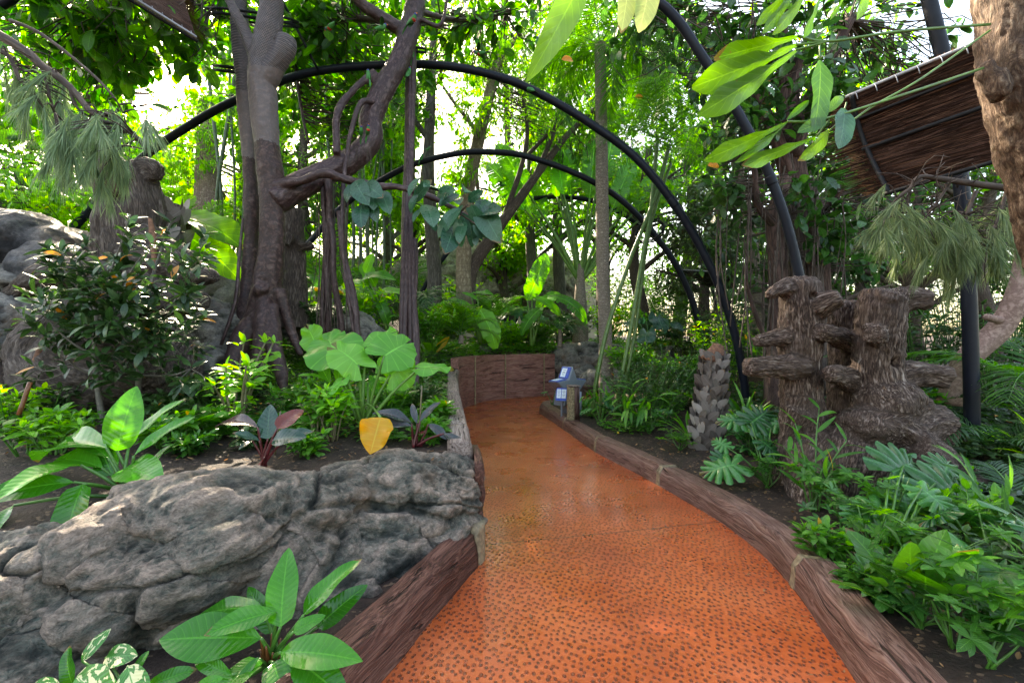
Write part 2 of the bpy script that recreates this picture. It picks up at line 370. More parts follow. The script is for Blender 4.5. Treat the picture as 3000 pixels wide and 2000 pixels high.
def leafmat(name, c0, c1, c2, rough=.38, tr=.4, vein=.35, vn_=9, polar=False, yellow=.0, spec=.45, tcol=1.0, ycol=(.5, .3, .02), vcol=None, ts=None, scar=.25, sl=3.2):
    """tint runs through c0..c2; the veins are part of the blade's own pattern"""
    m, nt = mk(name); t = attr(nt, 'tint').outputs['Fac']; uv = nd(nt, 'TexCoord').outputs['UV']
    sx = nd(nt, 'SeparateXYZ', {0: uv}); u, v = sx.outputs[0], sx.outputs[1]; co = obj_co(nt)
    n1 = noise(nt, co, 9, 3)
    f = ma(nt, 'ADD', t, ma(nt, 'MULTIPLY', ma(nt, 'SUBTRACT', n1, .5), .5))
    col = ramp(nt, f, [(.0, c0), (.5, c1), (1, c2)])
    if yellow:
        col = mix(nt, ma(nt, 'GREATER_THAN', t, 1-yellow), col, ycol)
    au = ma(nt, 'ABSOLUTE', ma(nt, 'SUBTRACT', u, .5))
    if polar:
        w = ma(nt, 'ABSOLUTE', ma(nt, 'SUBTRACT', ma(nt, 'FRACT', ma(nt, 'MULTIPLY', u, vn_)), .5))
        side = ma(nt, 'LESS_THAN', ma(nt, 'MULTIPLY', w, ma(nt, 'ADD', v, .05)), .022)
        mid = ma(nt, 'LESS_THAN', ma(nt, 'MULTIPLY', au, v), .006)
        cr = w
    else:
        w = ma(nt, 'ABSOLUTE', ma(nt, 'SUBTRACT', ma(nt, 'FRACT', ma(nt, 'SUBTRACT', ma(nt, 'MULTIPLY', v, vn_), ma(nt, 'MULTIPLY', au, sl))), .5))
        side = ma(nt, 'MULTIPLY', ma(nt, 'LESS_THAN', w, .045), .5)
        mid = ma(nt, 'LESS_THAN', au, .022); cr = w
    vm = ma(nt, 'MULTIPLY', ma(nt, 'MAXIMUM', side, mid), vein, clamp=True)
    vc = vcol or tuple(min(1, x*1.9+.03) for x in c2)
    col = mix(nt, vm, col, vc)
    if scar:
        sc = ma(nt, 'GREATER_THAN', noise(nt, co, 34, 3, .6), .71); col = mix(nt, ma(nt, 'MULTIPLY', sc, scar), col, (.16, .12, .04))
    if not polar and scar:
        br = ma(nt, 'MULTIPLY', ma(nt, 'GREATER_THAN', ma(nt, 'ADD', v, ma(nt, 'ADD', ma(nt, 'MULTIPLY', n1, .22), ma(nt, 'MULTIPLY', au, .16))), 1.07), ma(nt, 'GREATER_THAN', ma(nt, 'FRACT', ma(nt, 'MULTIPLY', t, 7.3)), .6)); col = mix(nt, ma(nt, 'MULTIPLY', br, .8), col, (.15, .085, .03))
    hgt = ma(nt, 'ADD', ma(nt, 'MULTIPLY', cr, .5), ma(nt, 'MULTIPLY', mid, -.6))
    nb = bump(nt, hgt, .006, .45); nb = bump(nt, noise(nt, co, 25, 2), .004, .25, nb)
    rr = ramp(nt, noise(nt, co, 14, 3), [(.35, max(.05, rough-.13)), (.7, min(1, rough+.15))])
    p = nd(nt, 'BsdfPrincipled', {'Base Color': col, 'Roughness': rr, 'Specular IOR Level': spec, 'Normal': nb})
    tc = nd(nt, 'HueSaturation', {'Hue': .487, 'Saturation': 1.15, 'Value': 2.1*tcol, 'Color': col}).outputs[0]
    tl = nd(nt, 'BsdfTranslucent', {'Color': tc, 'Normal': nb})
    mx = nd(nt, 'MixShader', {0: tr, 1: p.outputs[0], 2: tl.outputs[0]}); nd(nt, 'OutputMaterial', {0: mx.outputs[0]})
    return m
def barkmat(name, c0, c1, c2, fx=18, fz=3, rough=.8, bd=.012, spots=0, spotc=(.5, .45, .4), rings=0, spec=.3, netted=0, big=1.2):
    """gv = limb coordinates (metres), third component along the limb"""
    m, nt = mk(name); g = attr(nt, 'gv').outputs['Vector']
    a = vscale(nt, g, (fx, fx, fz)); n1 = noise(nt, a, 1, 6, .62, .4); n2 = noise(nt, vscale(nt, g, (fx*3.3, fx*3.3, fz*2.6)), 1, 4, .6)
    n3 = noise(nt, vscale(nt, g, (big, big, big*.7)), 1.5, 3)
    rg = ma(nt, 'ABSOLUTE', ma(nt, 'SUBTRACT', n1, .5))
    f = ma(nt, 'ADD', ma(nt, 'MULTIPLY', rg, 3.2), ma(nt, 'MULTIPLY', ma(nt, 'SUBTRACT', n2, .5), .9))
    col = ramp(nt, f, [(.02, c0), (.32, c1), (.85, c2)])
    col = mix(nt, ramp(nt, n3, [(.42, 0.), (.66, .55)]), col, tuple(x*.6 for x in c1))
    h = ma(nt, 'ADD', ma(nt, 'MULTIPLY', rg, 2), ma(nt, 'MULTIPLY', n2, .35))
    if rings:
        z = nd(nt, 'SeparateXYZ', {0: g}).outputs[2]
        w = ma(nt, 'FRACT', ma(nt, 'ADD', ma(nt, 'MULTIPLY', z, rings), ma(nt, 'MULTIPLY', n3, .8)))
        k = ma(nt, 'LESS_THAN', w, .16); col = mix(nt, ma(nt, 'MULTIPLY', k, .6), col, c0); h = ma(nt, 'SUBTRACT', h, ma(nt, 'MULTIPLY', k, .5))
    if spots:
        s = ma(nt, 'GREATER_THAN', noise(nt, vscale(nt, g, (40, 40, 22)), 1, 3, .7), 1-spots); col = mix(nt, ma(nt, 'MULTIPLY', s, .6), col, spotc)
    nb = bump(nt, h, bd, .9)
    if netted:
        co_ = obj_co(nt); wz0 = nd(nt, 'SeparateXYZ', {0: co_}).outputs[2]; col = mix(nt, ma(nt, 'MULTIPLY', ma(nt, 'GREATER_THAN', ma(nt, 'ADD', wz0, ma(nt, 'MULTIPLY', n1, .25)), netted-.85), .28), col, (.30, .26, .25))
        sp = nd(nt, 'SeparateXYZ', {0: g})
        zz = ma(nt, 'MULTIPLY', sp.outputs[2], 26); th = ma(nt, 'MULTIPLY', ma(nt, 'ARCTAN2', sp.outputs[0], sp.outputs[1]), 5.4)
        w1 = ma(nt, 'LESS_THAN', ma(nt, 'ABSOLUTE', ma(nt, 'SUBTRACT', ma(nt, 'FRACT', ma(nt, 'ADD', zz, th)), .5)), .09)
        w2 = ma(nt, 'LESS_THAN', ma(nt, 'ABSOLUTE', ma(nt, 'SUBTRACT', ma(nt, 'FRACT', ma(nt, 'SUBTRACT', zz, th)), .5)), .09)
        wz = nd(nt, 'SeparateXYZ', {0: co_}).outputs[2]; up = ma(nt, 'GREATER_THAN', wz, netted); k = ma(nt, 'MULTIPLY', ma(nt, 'MAXIMUM', w1, w2), up)
        col = mix(nt, k, col, (.02, .02, .025))
    finish(nt, col, ramp(nt, n2, [(.3, rough-.12), (.7, min(1, rough+.1))]), nb, spec=spec)
    return m
def woodmat(name, c0, c1, c2, rough=.6, fz=.8, fx=20, bd=.01):
    m, nt = mk(name); g = attr(nt, 'gv').outputs['Vector']
    w = noise(nt, vscale(nt, g, (3, 3, .9)), 1, 2); gg = nd(nt, 'VectorMath', {0: g, 1: nd(nt, 'CombineXYZ', {0: ma(nt, 'MULTIPLY', w, .22), 1: ma(nt, 'MULTIPLY', w, .22)}).outputs[0]}, operation='ADD').outputs[0]
    n1 = noise(nt, vscale(nt, gg, (fx, fx, fz)), 1, 5, .6); st = ma(nt, 'SINE', ma(nt, 'MULTIPLY', n1, 46))
    n2 = noise(nt, vscale(nt, gg, (fx*5, fx*5, fz*1.6)), 1, 4, .65); n3 = noise(nt, vscale(nt, g, (2, 2, 1)), 1.3, 4)
    f = ma(nt, 'ADD', ma(nt, 'MULTIPLY', st, .12), ma(nt, 'ADD', ma(nt, 'MULTIPLY', n2, .55), ma(nt, 'MULTIPLY', n3, .45)))
    col = ramp(nt, f, [(.33, c0), (.5, c1), (.7, c2)])
    h = ma(nt, 'ADD', ma(nt, 'MULTIPLY', st, .35), n2); crack = ramp(nt, noise(nt, vscale(nt, gg, (fx*1.6, fx*1.6, .7)), 1, 3, .5), [(.33, 0.), (.37, 1.)])
    col = mix(nt, crack, tuple(x*.35 for x in c0), col); h = ma(nt, 'ADD', h, ma(nt, 'MULTIPLY', crack, 1.0))
    finish(nt, col, ramp(nt, n3, [(.3, rough-.15), (.7, rough+.15)]), bump(nt, h, bd, .8), spec=.28); return m
def rockmat(name, c0, c1, c2, ridge_c, s=6, bd=.02, rough=.6, stain=(.16, .09, .05), rs=1.0):
    m, nt = mk(name); co = obj_co(nt)
    wd = nd(nt, 'TexNoise', {'Vector': co, 'Scale': 5., 'Detail': 3.}).outputs[1]
    wc = nd(nt, 'VectorMath', {0: co, 1: nd(nt, 'VectorMath', {0: wd, 'Scale': .12}, operation='SCALE').outputs[0]}, operation='ADD').outputs[0]
    st = vscale(nt, wc, (1, 1, 1.7))
    n1 = noise(nt, st, s*2.4, 7, .68, .3); n2 = noise(nt, co, 2.2, 4); n3 = noise(nt, st, s*9, 5, .7); n4 = noise(nt, co, 1.3, 3)
    col = ramp(nt, n2, [(.3, c0), (.52, c1), (.72, c2)]); tn = attr(nt, 'tint').outputs['Fac']
    rg = ma(nt, 'SUBTRACT', 1, ma(nt, 'MULTIPLY', ma(nt, 'ABSOLUTE', ma(nt, 'SUBTRACT', n1, .5)), 9), clamp=True)
    rg2 = ma(nt, 'SUBTRACT', 1, ma(nt, 'MULTIPLY', ma(nt, 'ABSOLUTE', ma(nt, 'SUBTRACT', n3, .5)), 8), clamp=True)
    fl = ma(nt, 'MULTIPLY', ma(nt, 'MAXIMUM', rg, ma(nt, 'MULTIPLY', rg2, .6)), ramp(nt, n4, [(.3, .25), (.65, .85)]))
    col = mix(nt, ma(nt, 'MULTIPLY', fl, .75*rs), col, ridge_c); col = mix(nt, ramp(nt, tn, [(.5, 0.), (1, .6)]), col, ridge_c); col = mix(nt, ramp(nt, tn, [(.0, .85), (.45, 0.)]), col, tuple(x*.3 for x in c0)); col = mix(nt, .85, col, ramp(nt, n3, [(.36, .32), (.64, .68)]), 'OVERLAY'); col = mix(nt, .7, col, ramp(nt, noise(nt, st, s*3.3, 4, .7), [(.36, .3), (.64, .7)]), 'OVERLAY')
    col = mix(nt, ramp(nt, noise(nt, co, 3.1, 5, .6), [(.55, 0.), (.72, .6)]), col, stain)
    h = ma(nt, 'ADD', ma(nt, 'MULTIPLY', fl, .55), ma(nt, 'MULTIPLY', n3, .5))
    finish(nt, col, ramp(nt, n1, [(.3, rough-.18), (.7, rough+.12)]), bump(nt, h, bd, .9), spec=.35); return m

M = {}
# foliage
M['fig'] = leafmat('fig_leaf', (.022, .075, .014), (.045, .15, .02), (.09, .25, .025), rough=.36, tr=.56, vein=.4, yellow=.012, tcol=1.45)
M['fig_dark'] = leafmat('rubber_leaf', (.018, .06, .018), (.032, .105, .024), (.065, .18, .03), rough=.32, tr=.42, vein=.3, yellow=.006, spec=.55)
M['bright'] = leafmat('bright_leaf', (.05, .16, .015), (.10, .27, .02), (.19, .38, .03), rough=.45, tr=.6, vein=.3, yellow=.02, tcol=1.3)  # light yellow-green leaf; midground shrubs use it to look more brightly lit
M['lime'] = leafmat('lime_leaf', (.07, .24, .02), (.12, .35, .03), (.22, .48, .05), rough=.36, tr=.42, vein=.45, yellow=.0)
M['ladle'] = leafmat('long_wavy_leaf', (.04, .13, .02), (.075, .2, .025), (.13, .29, .03), rough=.4, tr=.28, vein=.3, scar=.6, tcol=.85)
M['mid'] = leafmat('green_leaf', (.026, .11, .016), (.055, .20, .024), (.11, .31, .035), rough=.36, tr=.45, vein=.35, yellow=.008)
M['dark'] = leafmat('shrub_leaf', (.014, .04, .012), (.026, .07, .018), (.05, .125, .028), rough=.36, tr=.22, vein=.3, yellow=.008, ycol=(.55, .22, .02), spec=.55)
M['teal'] = leafmat('dark_teal_leaf', (.012, .04, .028), (.02, .065, .04), (.04, .10, .05), rough=.24, tr=.2, vein=.35, spec=.6)
M['olive'] = leafmat('olive_leaf', (.035, .07, .02), (.06, .11, .03), (.10, .16, .05), rough=.5, tr=.25, vein=.2, scar=.4)
M['blue'] = leafmat('fig_spray_leaf', (.018, .065, .038), (.03, .10, .052), (.05, .14, .075), rough=.34, tr=.25, vein=.4, spec=.55)
M['philo'] = leafmat('philodendron_leaf', (.014, .105, .008), (.032, .195, .012), (.07, .31, .018), rough=.2, tr=.3, vein=.26, vn_=13, spec=.42, scar=.12)
M['ear'] = leafmat('elephant_ear_leaf', (.06, .24, .03), (.10, .34, .04), (.16, .42, .06), rough=.42, tr=.42, vein=.4, vn_=7, sl=0., scar=.2)
M['mon'] = leafmat('monstera_leaf', (.014, .075, .02), (.028, .13, .028), (.05, .2, .04), rough=.28, tr=.25, vein=.45, vn_=6, sl=0., spec=.55)
M['schef'] = leafmat('schefflera_leaf', (.014, .07, .014), (.032, .135, .02), (.075, .235, .032), rough=.24, tr=.3, vein=.3, spec=.55)
M['red'] = leafmat('red_leaf', (.015, .016, .018), (.05, .03, .03), (.16, .03, .015), rough=.26, tr=.25, vein=.5, spec=.6, vcol=(.2, .05, .06))
M['black'] = leafmat('purple_leaf', (.018, .03, .028), (.035, .045, .045), (.06, .05, .055), rough=.26, tr=.18, vein=.4, spec=.6, vcol=(.16, .03, .06))
M['yel'] = leafmat('yellow_leaf', (.35, .13, .01), (.60, .27, .01), (.6, .42, .03), rough=.45, tr=.35, vein=.4, vn_=7, sl=0., vcol=(.7, .6, .1), scar=.6)
M['pale'] = leafmat('pale_leaf', (.25, .33, .12), (.33, .42, .16), (.42, .5, .2), rough=.5, tr=.5, vein=.25)
M['palm'] = leafmat('palm_leaf', (.022, .09, .013), (.05, .18, .02), (.11, .29, .035), rough=.4, tr=.5, vein=.2)
M['palmd'] = leafmat('palm_leaf_dark', (.012, .045, .015), (.022, .085, .022), (.05, .15, .035), rough=.32, tr=.25, vein=.15, spec=.55)
M['ndl'] = leafmat('needle', (.09, .15, .07), (.15, .23, .11), (.24, .33, .16), rough=.55, tr=.3, vein=0, scar=0)
M['ndl2'] = leafmat('needle_olive', (.06, .10, .04), (.12, .18, .07), (.24, .30, .13), rough=.5, tr=.3, vein=0, scar=0)
M['dry'] = leafmat('dry_leaf', (.10, .05, .02), (.2, .11, .05), (.35, .2, .09), rough=.8, tr=.15, vein=.2)
M['stick'] = leafmat('brushwood_stick', (.012, .005, .003), (.05, .022, .014), (.16, .08, .052), rough=.8, tr=.0, vein=0, scar=0, spec=.15)
M['banana'] = leafmat('banana_leaf', (.04, .17, .02), (.08, .28, .03), (.14, .4, .05), rough=.36, tr=.45, vein=.5, vn_=26)
def variegated():
    m, nt = mk('variegated_leaf'); uv = nd(nt, 'TexCoord').outputs['UV']; t = attr(nt, 'tint').outputs['Fac']
    sx = nd(nt, 'SeparateXYZ', {0: uv}); w = nd(nt, 'CombineXYZ', {0: ma(nt, 'MULTIPLY', sx.outputs[0], 2.2), 1: ma(nt, 'MULTIPLY', sx.outputs[1], 2.6), 2: ma(nt, 'MULTIPLY', t, 37)}).outputs[0]
    n = noise(nt, w, 1.7, 3, .5, .6); n = ma(nt, 'GREATER_THAN', n, .54)
    au = ma(nt, 'ABSOLUTE', ma(nt, 'SUBTRACT', sx.outputs[0], .5)); mid = ma(nt, 'LESS_THAN', au, .02)
    st = ma(nt, 'MULTIPLY', ma(nt, 'ADD', ma(nt, 'SINE', ma(nt, 'MULTIPLY', ma(nt, 'SUBTRACT', sx.outputs[1], ma(nt, 'MULTIPLY', au, .5)), 75)), 1), .3)
    g = mix(nt, st, (.035, .16, .02), (.07, .30, .05)); c = mix(nt, n, g, (.68, .66, .36)); c = mix(nt, mid, c, (.12, .34, .08))
    p = nd(nt, 'BsdfPrincipled', {'Base Color': c, 'Roughness': .28, 'Specular IOR Level': .55, 'Normal': bump(nt, st, .003, .4)})
    tl = nd(nt, 'BsdfTranslucent', {'Color': c}); mx = nd(nt, 'MixShader', {0: .25, 1: p.outputs[0], 2: tl.outputs[0]}); nd(nt, 'OutputMaterial', {0: mx.outputs[0]}); return m
M['varieg'] = variegated()
# stems
def stemmat(name, a, b, rings=12, rough=.4):
    return barkmat(name, tuple(x*.5 for x in a), a, b, fx=30, fz=6, rough=rough, bd=.002, rings=rings, spec=.5)
M['st_green'] = stemmat('green_stem', (.07, .22, .03), (.16, .36, .06), 0)
M['st_lime'] = stemmat('pale_stem', (.14, .3, .05), (.3, .5, .12), 0)
M['st_red'] = stemmat('red_stem', (.12, .015, .02), (.2, .03, .03), 0)
M['st_orange'] = stemmat('orange_sheath', (.22, .07, .02), (.36, .14, .05), 0)
M['st_brown'] = stemmat('twig', (.11, .08, .06), (.2, .16, .12), 0, .7)
M['st_grey'] = stemmat('grey_stem', (.16, .14, .11), (.32, .29, .24), 7, .7)
M['bamboo'] = stemmat('cane', (.10, .19, .03), (.24, .33, .09), 5)
M['cane_far'] = stemmat('bamboo_stem', (.11, .16, .08), (.2, .26, .13), 3)
# bark
M['b_fig'] = barkmat('fig_bark', (.032, .018, .016), (.078, .043, .037), (.15, .10, .088), fx=9, fz=10, rough=.6, bd=.006, spots=.26, spotc=(.32, .27, .25), netted=5.25)
M['b_root'] = barkmat('root_bark', (.035, .018, .018), (.085, .05, .048), (.18, .125, .12), fx=14, fz=6, rough=.5, bd=.007, spots=.28, spotc=(.28, .2, .2))
M['b_grey'] = barkmat('grey_bark', (.06, .05, .045), (.13, .11, .095), (.24, .21, .18), fx=16, fz=3, bd=.012)
M['b_pale'] = barkmat('pale_bark', (.15, .11, .07), (.28, .22, .15), (.40, .33, .24), fx=10, fz=5, bd=.005, rings=5)
M['b_twig'] = barkmat('branch_bark', (.05, .035, .028), (.11, .08, .065), (.2, .155, .13), fx=20, fz=5, bd=.004)
M['b_red'] = barkmat('red_bark', (.07, .02, .014), (.20, .07, .05), (.38, .17, .12), fx=15, fz=2.5, bd=.014)
M['b_rub'] = barkmat('rubber_tree_bark', (.035, .018, .014), (.11, .06, .05), (.24, .15, .12), fx=15, fz=2.5, bd=.014)
M['b_near'] = barkmat('near_bark', (.045, .024, .015), (.14, .088, .058), (.38, .30, .22), fx=22, fz=9, bd=.02, rough=.8, big=4)
M['b_palm'] = barkmat('palm_bark', (.16, .125, .10), (.34, .27, .22), (.5, .42, .35), fx=14, fz=24, bd=.006, rings=14)
M['b_stump'] = barkmat('stump_bark', (.022, .010, .006), (.15, .10, .078), (.46, .38, .335), fx=30, fz=6, bd=.022, rough=.8, big=2.4)
M['b_log'] = barkmat('dead_wood', (.03, .02, .015), (.11, .08, .065), (.27, .23, .2), fx=26, fz=4, bd=.02, rough=.75, big=2)
M['cut'] = plain('broken_wood', (.17, .075, .04), .8, var=.5, scale=30)
M['hollow'] = plain('hollow_shade', (.05, .02, .012), .9, var=.4, scale=20)  # darkened broken wood: shade of the log cavity put into the colour
M['b_pink'] = barkmat('pink_trunk', (.20, .12, .10), (.36, .24, .20), (.5, .36, .32), fx=8, fz=10, bd=.01)
# timber, rock, soil
M['kerb'] = woodmat('edging_timber', (.075, .032, .024), (.165, .085, .066), (.25, .15, .12), rough=.55)
M['kerb_dark'] = woodmat('dark_edging_timber', (.045, .018, .013), (.11, .045, .032), (.19, .09, .065), rough=.5)
M['cap'] = woodmat('weathered_timber', (.12, .08, .065), (.26, .19, .16), (.38, .30, .26), rough=.7)
M['plank'] = woodmat('plank_timber', (.15, .06, .045), (.27, .125, .098), (.35, .19, .15), rough=.5, fx=9)
M['strap'] = plain('tan_joint', (.20, .15, .09), .6, var=.55, scale=26)
M['rope'] = plain('rope_joint', (.26, .20, .11), .8, var=.6, scale=40)
M['rock'] = rockmat('grey_green_rock', (.016, .031, .026), (.036, .060, .050), (.085, .075, .062), (.40, .29, .23), s=8, bd=.02, rs=.9)
M['rock2'] = rockmat('mossy_rock', (.08, .075, .065), (.15, .14, .125), (.24, .22, .2), (.3, .26, .22), s=5, bd=.02, rough=.75, rs=.5)
M['rock3'] = rockmat('boulder_rock', (.035, .037, .045), (.075, .074, .08), (.14, .13, .125), (.26, .22, .2), s=4, bd=.03, rough=.5, rs=.5, stain=(.10, .05, .035))
M['rockpale'] = rockmat('pale_rock', (.22, .19, .17), (.36, .31, .28), (.48, .42, .38), (.55, .47, .42), s=2, bd=.05, rough=.85, rs=.4, stain=(.3, .2, .16))
def soilmat():
    m, nt = mk('soil'); co = obj_co(nt); n = noise(nt, co, 7, 8, .65); n2 = noise(nt, co, 60, 5, .7)
    v = nd(nt, 'TexVoronoi', {'Vector': co, 'Scale': 48.}); c = ramp(nt, n, [(.3, (.011, .006, .004)), (.5, (.027, .015, .010)), (.7, (.052, .031, .022))])
    ch = ma(nt, 'GREATER_THAN', nd(nt, 'SeparateXYZ', {0: v.outputs['Color']}).outputs[0], .93); c = mix(nt, ma(nt, 'MULTIPLY', ch, .7), c, (.17, .11, .07))
    h = ma(nt, 'ADD', n, ma(nt, 'MULTIPLY', n2, .5)); h = ma(nt, 'ADD', h, ma(nt, 'MULTIPLY', v.outputs[0], -.25))
    finish(nt, c, .75, bump(nt, h, .03, .9), spec=.35); return m
M['soil'] = soilmat()
def pathmat():
    m, nt = mk('wet_orange_path'); co = obj_co(nt)
    big = noise(nt, co, 1.1, 4); wv = nd(nt, 'TexNoise', {'Vector': co, 'Scale': 2.2, 'Detail': 2.}).outputs[1]
    cc = nd(nt, 'VectorMath', {0: co, 1: nd(nt, 'VectorMath', {0: wv, 'Scale': .06}, operation='SCALE').outputs[0]}, operation='ADD').outputs[0]
    cf = nd(nt, 'Mapping', {'Vector': cc, 'Rotation': (0, 0, .5), 'Scale': (1.15, .86, 1)}).outputs[0]
    vo = nd(nt, 'TexVoronoi', {'Vector': cf, 'Scale': 27.5, 'Randomness': .66}, voronoi_dimensions='2D')
    jit = noise(nt, co, 120, 2); d = ma(nt, 'ADD', vo.outputs['Distance'], ma(nt, 'MULTIPLY', ma(nt, 'SUBTRACT', jit, .5), .07))
    rs = ma(nt, 'ADD', ma(nt, 'MULTIPLY', nd(nt, 'SeparateXYZ', {0: vo.outputs['Color']}).outputs[0], .07), .20)
    pit = nd(nt, 'MapRange', {'Value': ma(nt, 'DIVIDE', d, rs), 1: .72, 2: 1.12, 3: 1., 4: 0.}, interpolation_type='SMOOTHSTEP').outputs[0]
    base = ramp(nt, ma(nt, 'ADD', ma(nt, 'MULTIPLY', big, .7), ma(nt, 'MULTIPLY', noise(nt, co, 30, 5, .7), .3)), [(.34, (.31, .054, .014)), (.5, (.45, .088, .023)), (.66, (.55, .135, .042))])
    g = ramp(nt, noise(nt, co, .75, 5, .65), [(.54, 0.), (.76, .2)]); base = mix(nt, g, base, (.30, .11, .045))
    col = mix(nt, ma(nt, 'MULTIPLY', pit, ma(nt, 'ADD', .58, ma(nt, 'MULTIPLY', nd(nt, 'SeparateXYZ', {0: vo.outputs['Color']}).outputs[1], .36))), base, (.075, .022, .012))
    py = nd(nt, 'SeparateXYZ', {0: co}); jl = None
    for y0 in (3.62, 7.3):
        w_ = ma(nt, 'LESS_THAN', ma(nt, 'ABSOLUTE', ma(nt, 'SUBTRACT', ma(nt, 'ADD', py.outputs[1], ma(nt, 'MULTIPLY', py.outputs[0], -.22)), y0)), .008); jl = w_ if jl is None else ma(nt, 'MAXIMUM', jl, w_)
    col = mix(nt, ma(nt, 'MULTIPLY', jl, .8), col, (.10, .03, .015))
    rim = nd(nt, 'MapRange', {'Value': ma(nt, 'DIVIDE', d, rs), 1: 1.15, 2: 1.5, 3: 1., 4: 0.}).outputs[0]
    h = ma(nt, 'ADD', ma(nt, 'MULTIPLY', pit, -1.), ma(nt, 'MULTIPLY', ma(nt, 'MULTIPLY', rim, ma(nt, 'SUBTRACT', 1, pit)), .45))
    nb = bump(nt, h, .009, .8); nb = bump(nt, noise(nt, co, 16, 5, .6), .010, .45, nb)
    wet = ramp(nt, noise(nt, co, 1.9, 5, .62), [(.36, .46), (.64, .16)])
    p = finish(nt, col, wet, nb, spec=.5, coat=.2, coat_r=.15); return m
M['path'] = pathmat()
def thatchmat():
    """u runs along the brush sticks, v across them"""
    m, nt = mk('heather_thatch'); uv = nd(nt, 'TexCoord').outputs['UV']
    a = noise(nt, vscale(nt, uv, (5, 170, 1)), 1, 4, .7); b = noise(nt, vscale(nt, uv, (2.2, 24, 1)), 1, 5, .7)
    c = ramp(nt, ma(nt, 'ADD', ma(nt, 'MULTIPLY', a, .6), ma(nt, 'MULTIPLY', b, .4)), [(.36, (.010, .004, .003)), (.5, (.045, .019, .012)), (.66, (.17, .085, .055))])
    al = ma(nt, 'LESS_THAN', noise(nt, vscale(nt, uv, (9, 120, 1)), 1, 3, .6), .665)
    finish(nt, c, .85, bump(nt, a, .01, 1), alpha=al, spec=.2); return m
M['thatch'] = thatchmat()
def netmat():
    m, nt = mk('net_wire'); uv = nd(nt, 'TexCoord').outputs['UV']; s = nd(nt, 'SeparateXYZ', {0: uv})
    u = ma(nt, 'MULTIPLY', s.outputs[0], 14); v = ma(nt, 'MULTIPLY', s.outputs[1], 21)
    k = None
    for op in ('ADD', 'SUBTRACT'):
        w = ma(nt, 'LESS_THAN', ma(nt, 'ABSOLUTE', ma(nt, 'SUBTRACT', ma(nt, 'FRACT', ma(nt, op, u, v)), .5)), .045); k = w if k is None else ma(nt, 'MAXIMUM', k, w)
    p = nd(nt, 'BsdfPrincipled', {'Base Color': (.05, .05, .055), 'Roughness': .4, 'Metallic': .6}); t = nd(nt, 'BsdfTransparent')
    mx = nd(nt, 'MixShader', {0: k, 1: t.outputs[0], 2: p.outputs[0]}); nd(nt, 'OutputMaterial', {0: mx.outputs[0]}); return m
M['net'] = netmat()
M['navy'] = plain('navy_tube', (.006, .008, .015), .45, .0, .22, .3, 4)
M['blackmetal'] = plain('black_metal', (.008, .008, .009), .65, 0, .2)
M['cord'] = plain('black_cord', (.01, .01, .01), .8)
M['kgrey'] = plain('kiosk_grey', (.22, .245, .28), .35, .3, .5, .08)
M['kblue'] = plain('kiosk_blue', (.012, .07, .42), .3, var=.1)
M['kwhite'] = plain('sheet_white', (.72, .8, .85), .4, var=.04)
M['kink'] = plain('ink', (.12, .14, .2), .5)
M['wallpink'] = plain('rendered_wall', (.36, .29, .25), .85, var=.2, scale=1.5)
M['batten'] = plain('grey_batten', (.3, .31, .34), .5)
for n_, c_ in (('g', (.02, .16, .02)), ('r', (.45, .03, .015)), ('b', (.015, .03, .16)), ('o', (.6, .16, .02)), ('k', (.02, .025, .03))): M['p_'+n_] = plain('feather_'+n_, c_, .6, var=.35, scale=40)
# ------------------------------------------------------------------ ground levels
WALL = np.array([(-.25, 3.20), (-.47, 4.6), (-.80, 6.8), (-1.10, 9.0), (-1.18, 10.2), (-1.15, 10.85), (-.96, 11.5), (-.69, 12.15), (-.2, 12.7), (.58, 13.15), (1.23, 13.5), (2.2, 13.8), (6, 14.3)])
KERB = np.array([(1.42, 1.2), (1.60, 2.13), (1.84, 3.0), (1.88, 3.44), (1.83, 4.12), (1.62, 5.13), (1.18, 6.67), (.90, 8.43), (.60, 10.2)])
def xw(y): return np.interp(y, WALL[:, 1], WALL[:, 0])
def xk(y): return np.interp(y, KERB[:, 1], KERB[:, 0])
def hleft(x, y):
    x = np.asarray(x, float); y = np.asarray(y, float)
    h = np.interp(y, [1.5, 2.4, 3.2, 5, 7, 9, 10.5, 13, 20, 40], [.42, .60, .70, .80, .88, .95, 1.16, 1.22, 1.5, 2.2])
    b = np.clip((-x-2.6)/3.2, 0, 1); h = h+.5*b*b*(y > 2.8)*np.clip((y-2.8)/2, 0, 1)
    b = np.clip((-x-5.0)/3.0, 0, 1); h = h+1.3*b*np.clip((y-3.5)/3, 0, 1)
    h = h*np.interp(x, [-3, -1.2], [1, .96])
    return h+.035*fbm(np.stack([x*1.3, y*1.3, 0*x], -1).reshape(-1, 3), 4, 5).reshape(x.shape)
def hright(x, y):
    x = np.asarray(x, float); y = np.asarray(y, float); d = x-xk(y)
    h = .15+.045*np.clip(d-.3, 0, 6)+.0*y+.10*np.clip(d-2.0, 0, 2)
    return h+.03*fbm(np.stack([x*1.5, y*1.5, 0*x], -1).reshape(-1, 3), 4, 9).reshape(x.shape)
def gz(x, y):
    """soil height under a plant"""
    x = float(x); y = float(y)
    if x > xk(min(y, 10.2)) and y < 12.6: return float(hright(np.array([x]), np.array([y]))[0])
    return float(hleft(np.array([x]), np.array([y]))[0])
def onbed(u, v, side='L', dz=0):
    """walk along a view ray until it meets the soil"""
    for d in np.linspace(1.6, 30, 2000):
        p = W(u, v, d)
        h = hleft(p[:1], p[1:2])[0] if side == 'L' else hright(p[:1], p[1:2])[0]
        if p[2] <= h: break
    return np.array([p[0], p[1], h])
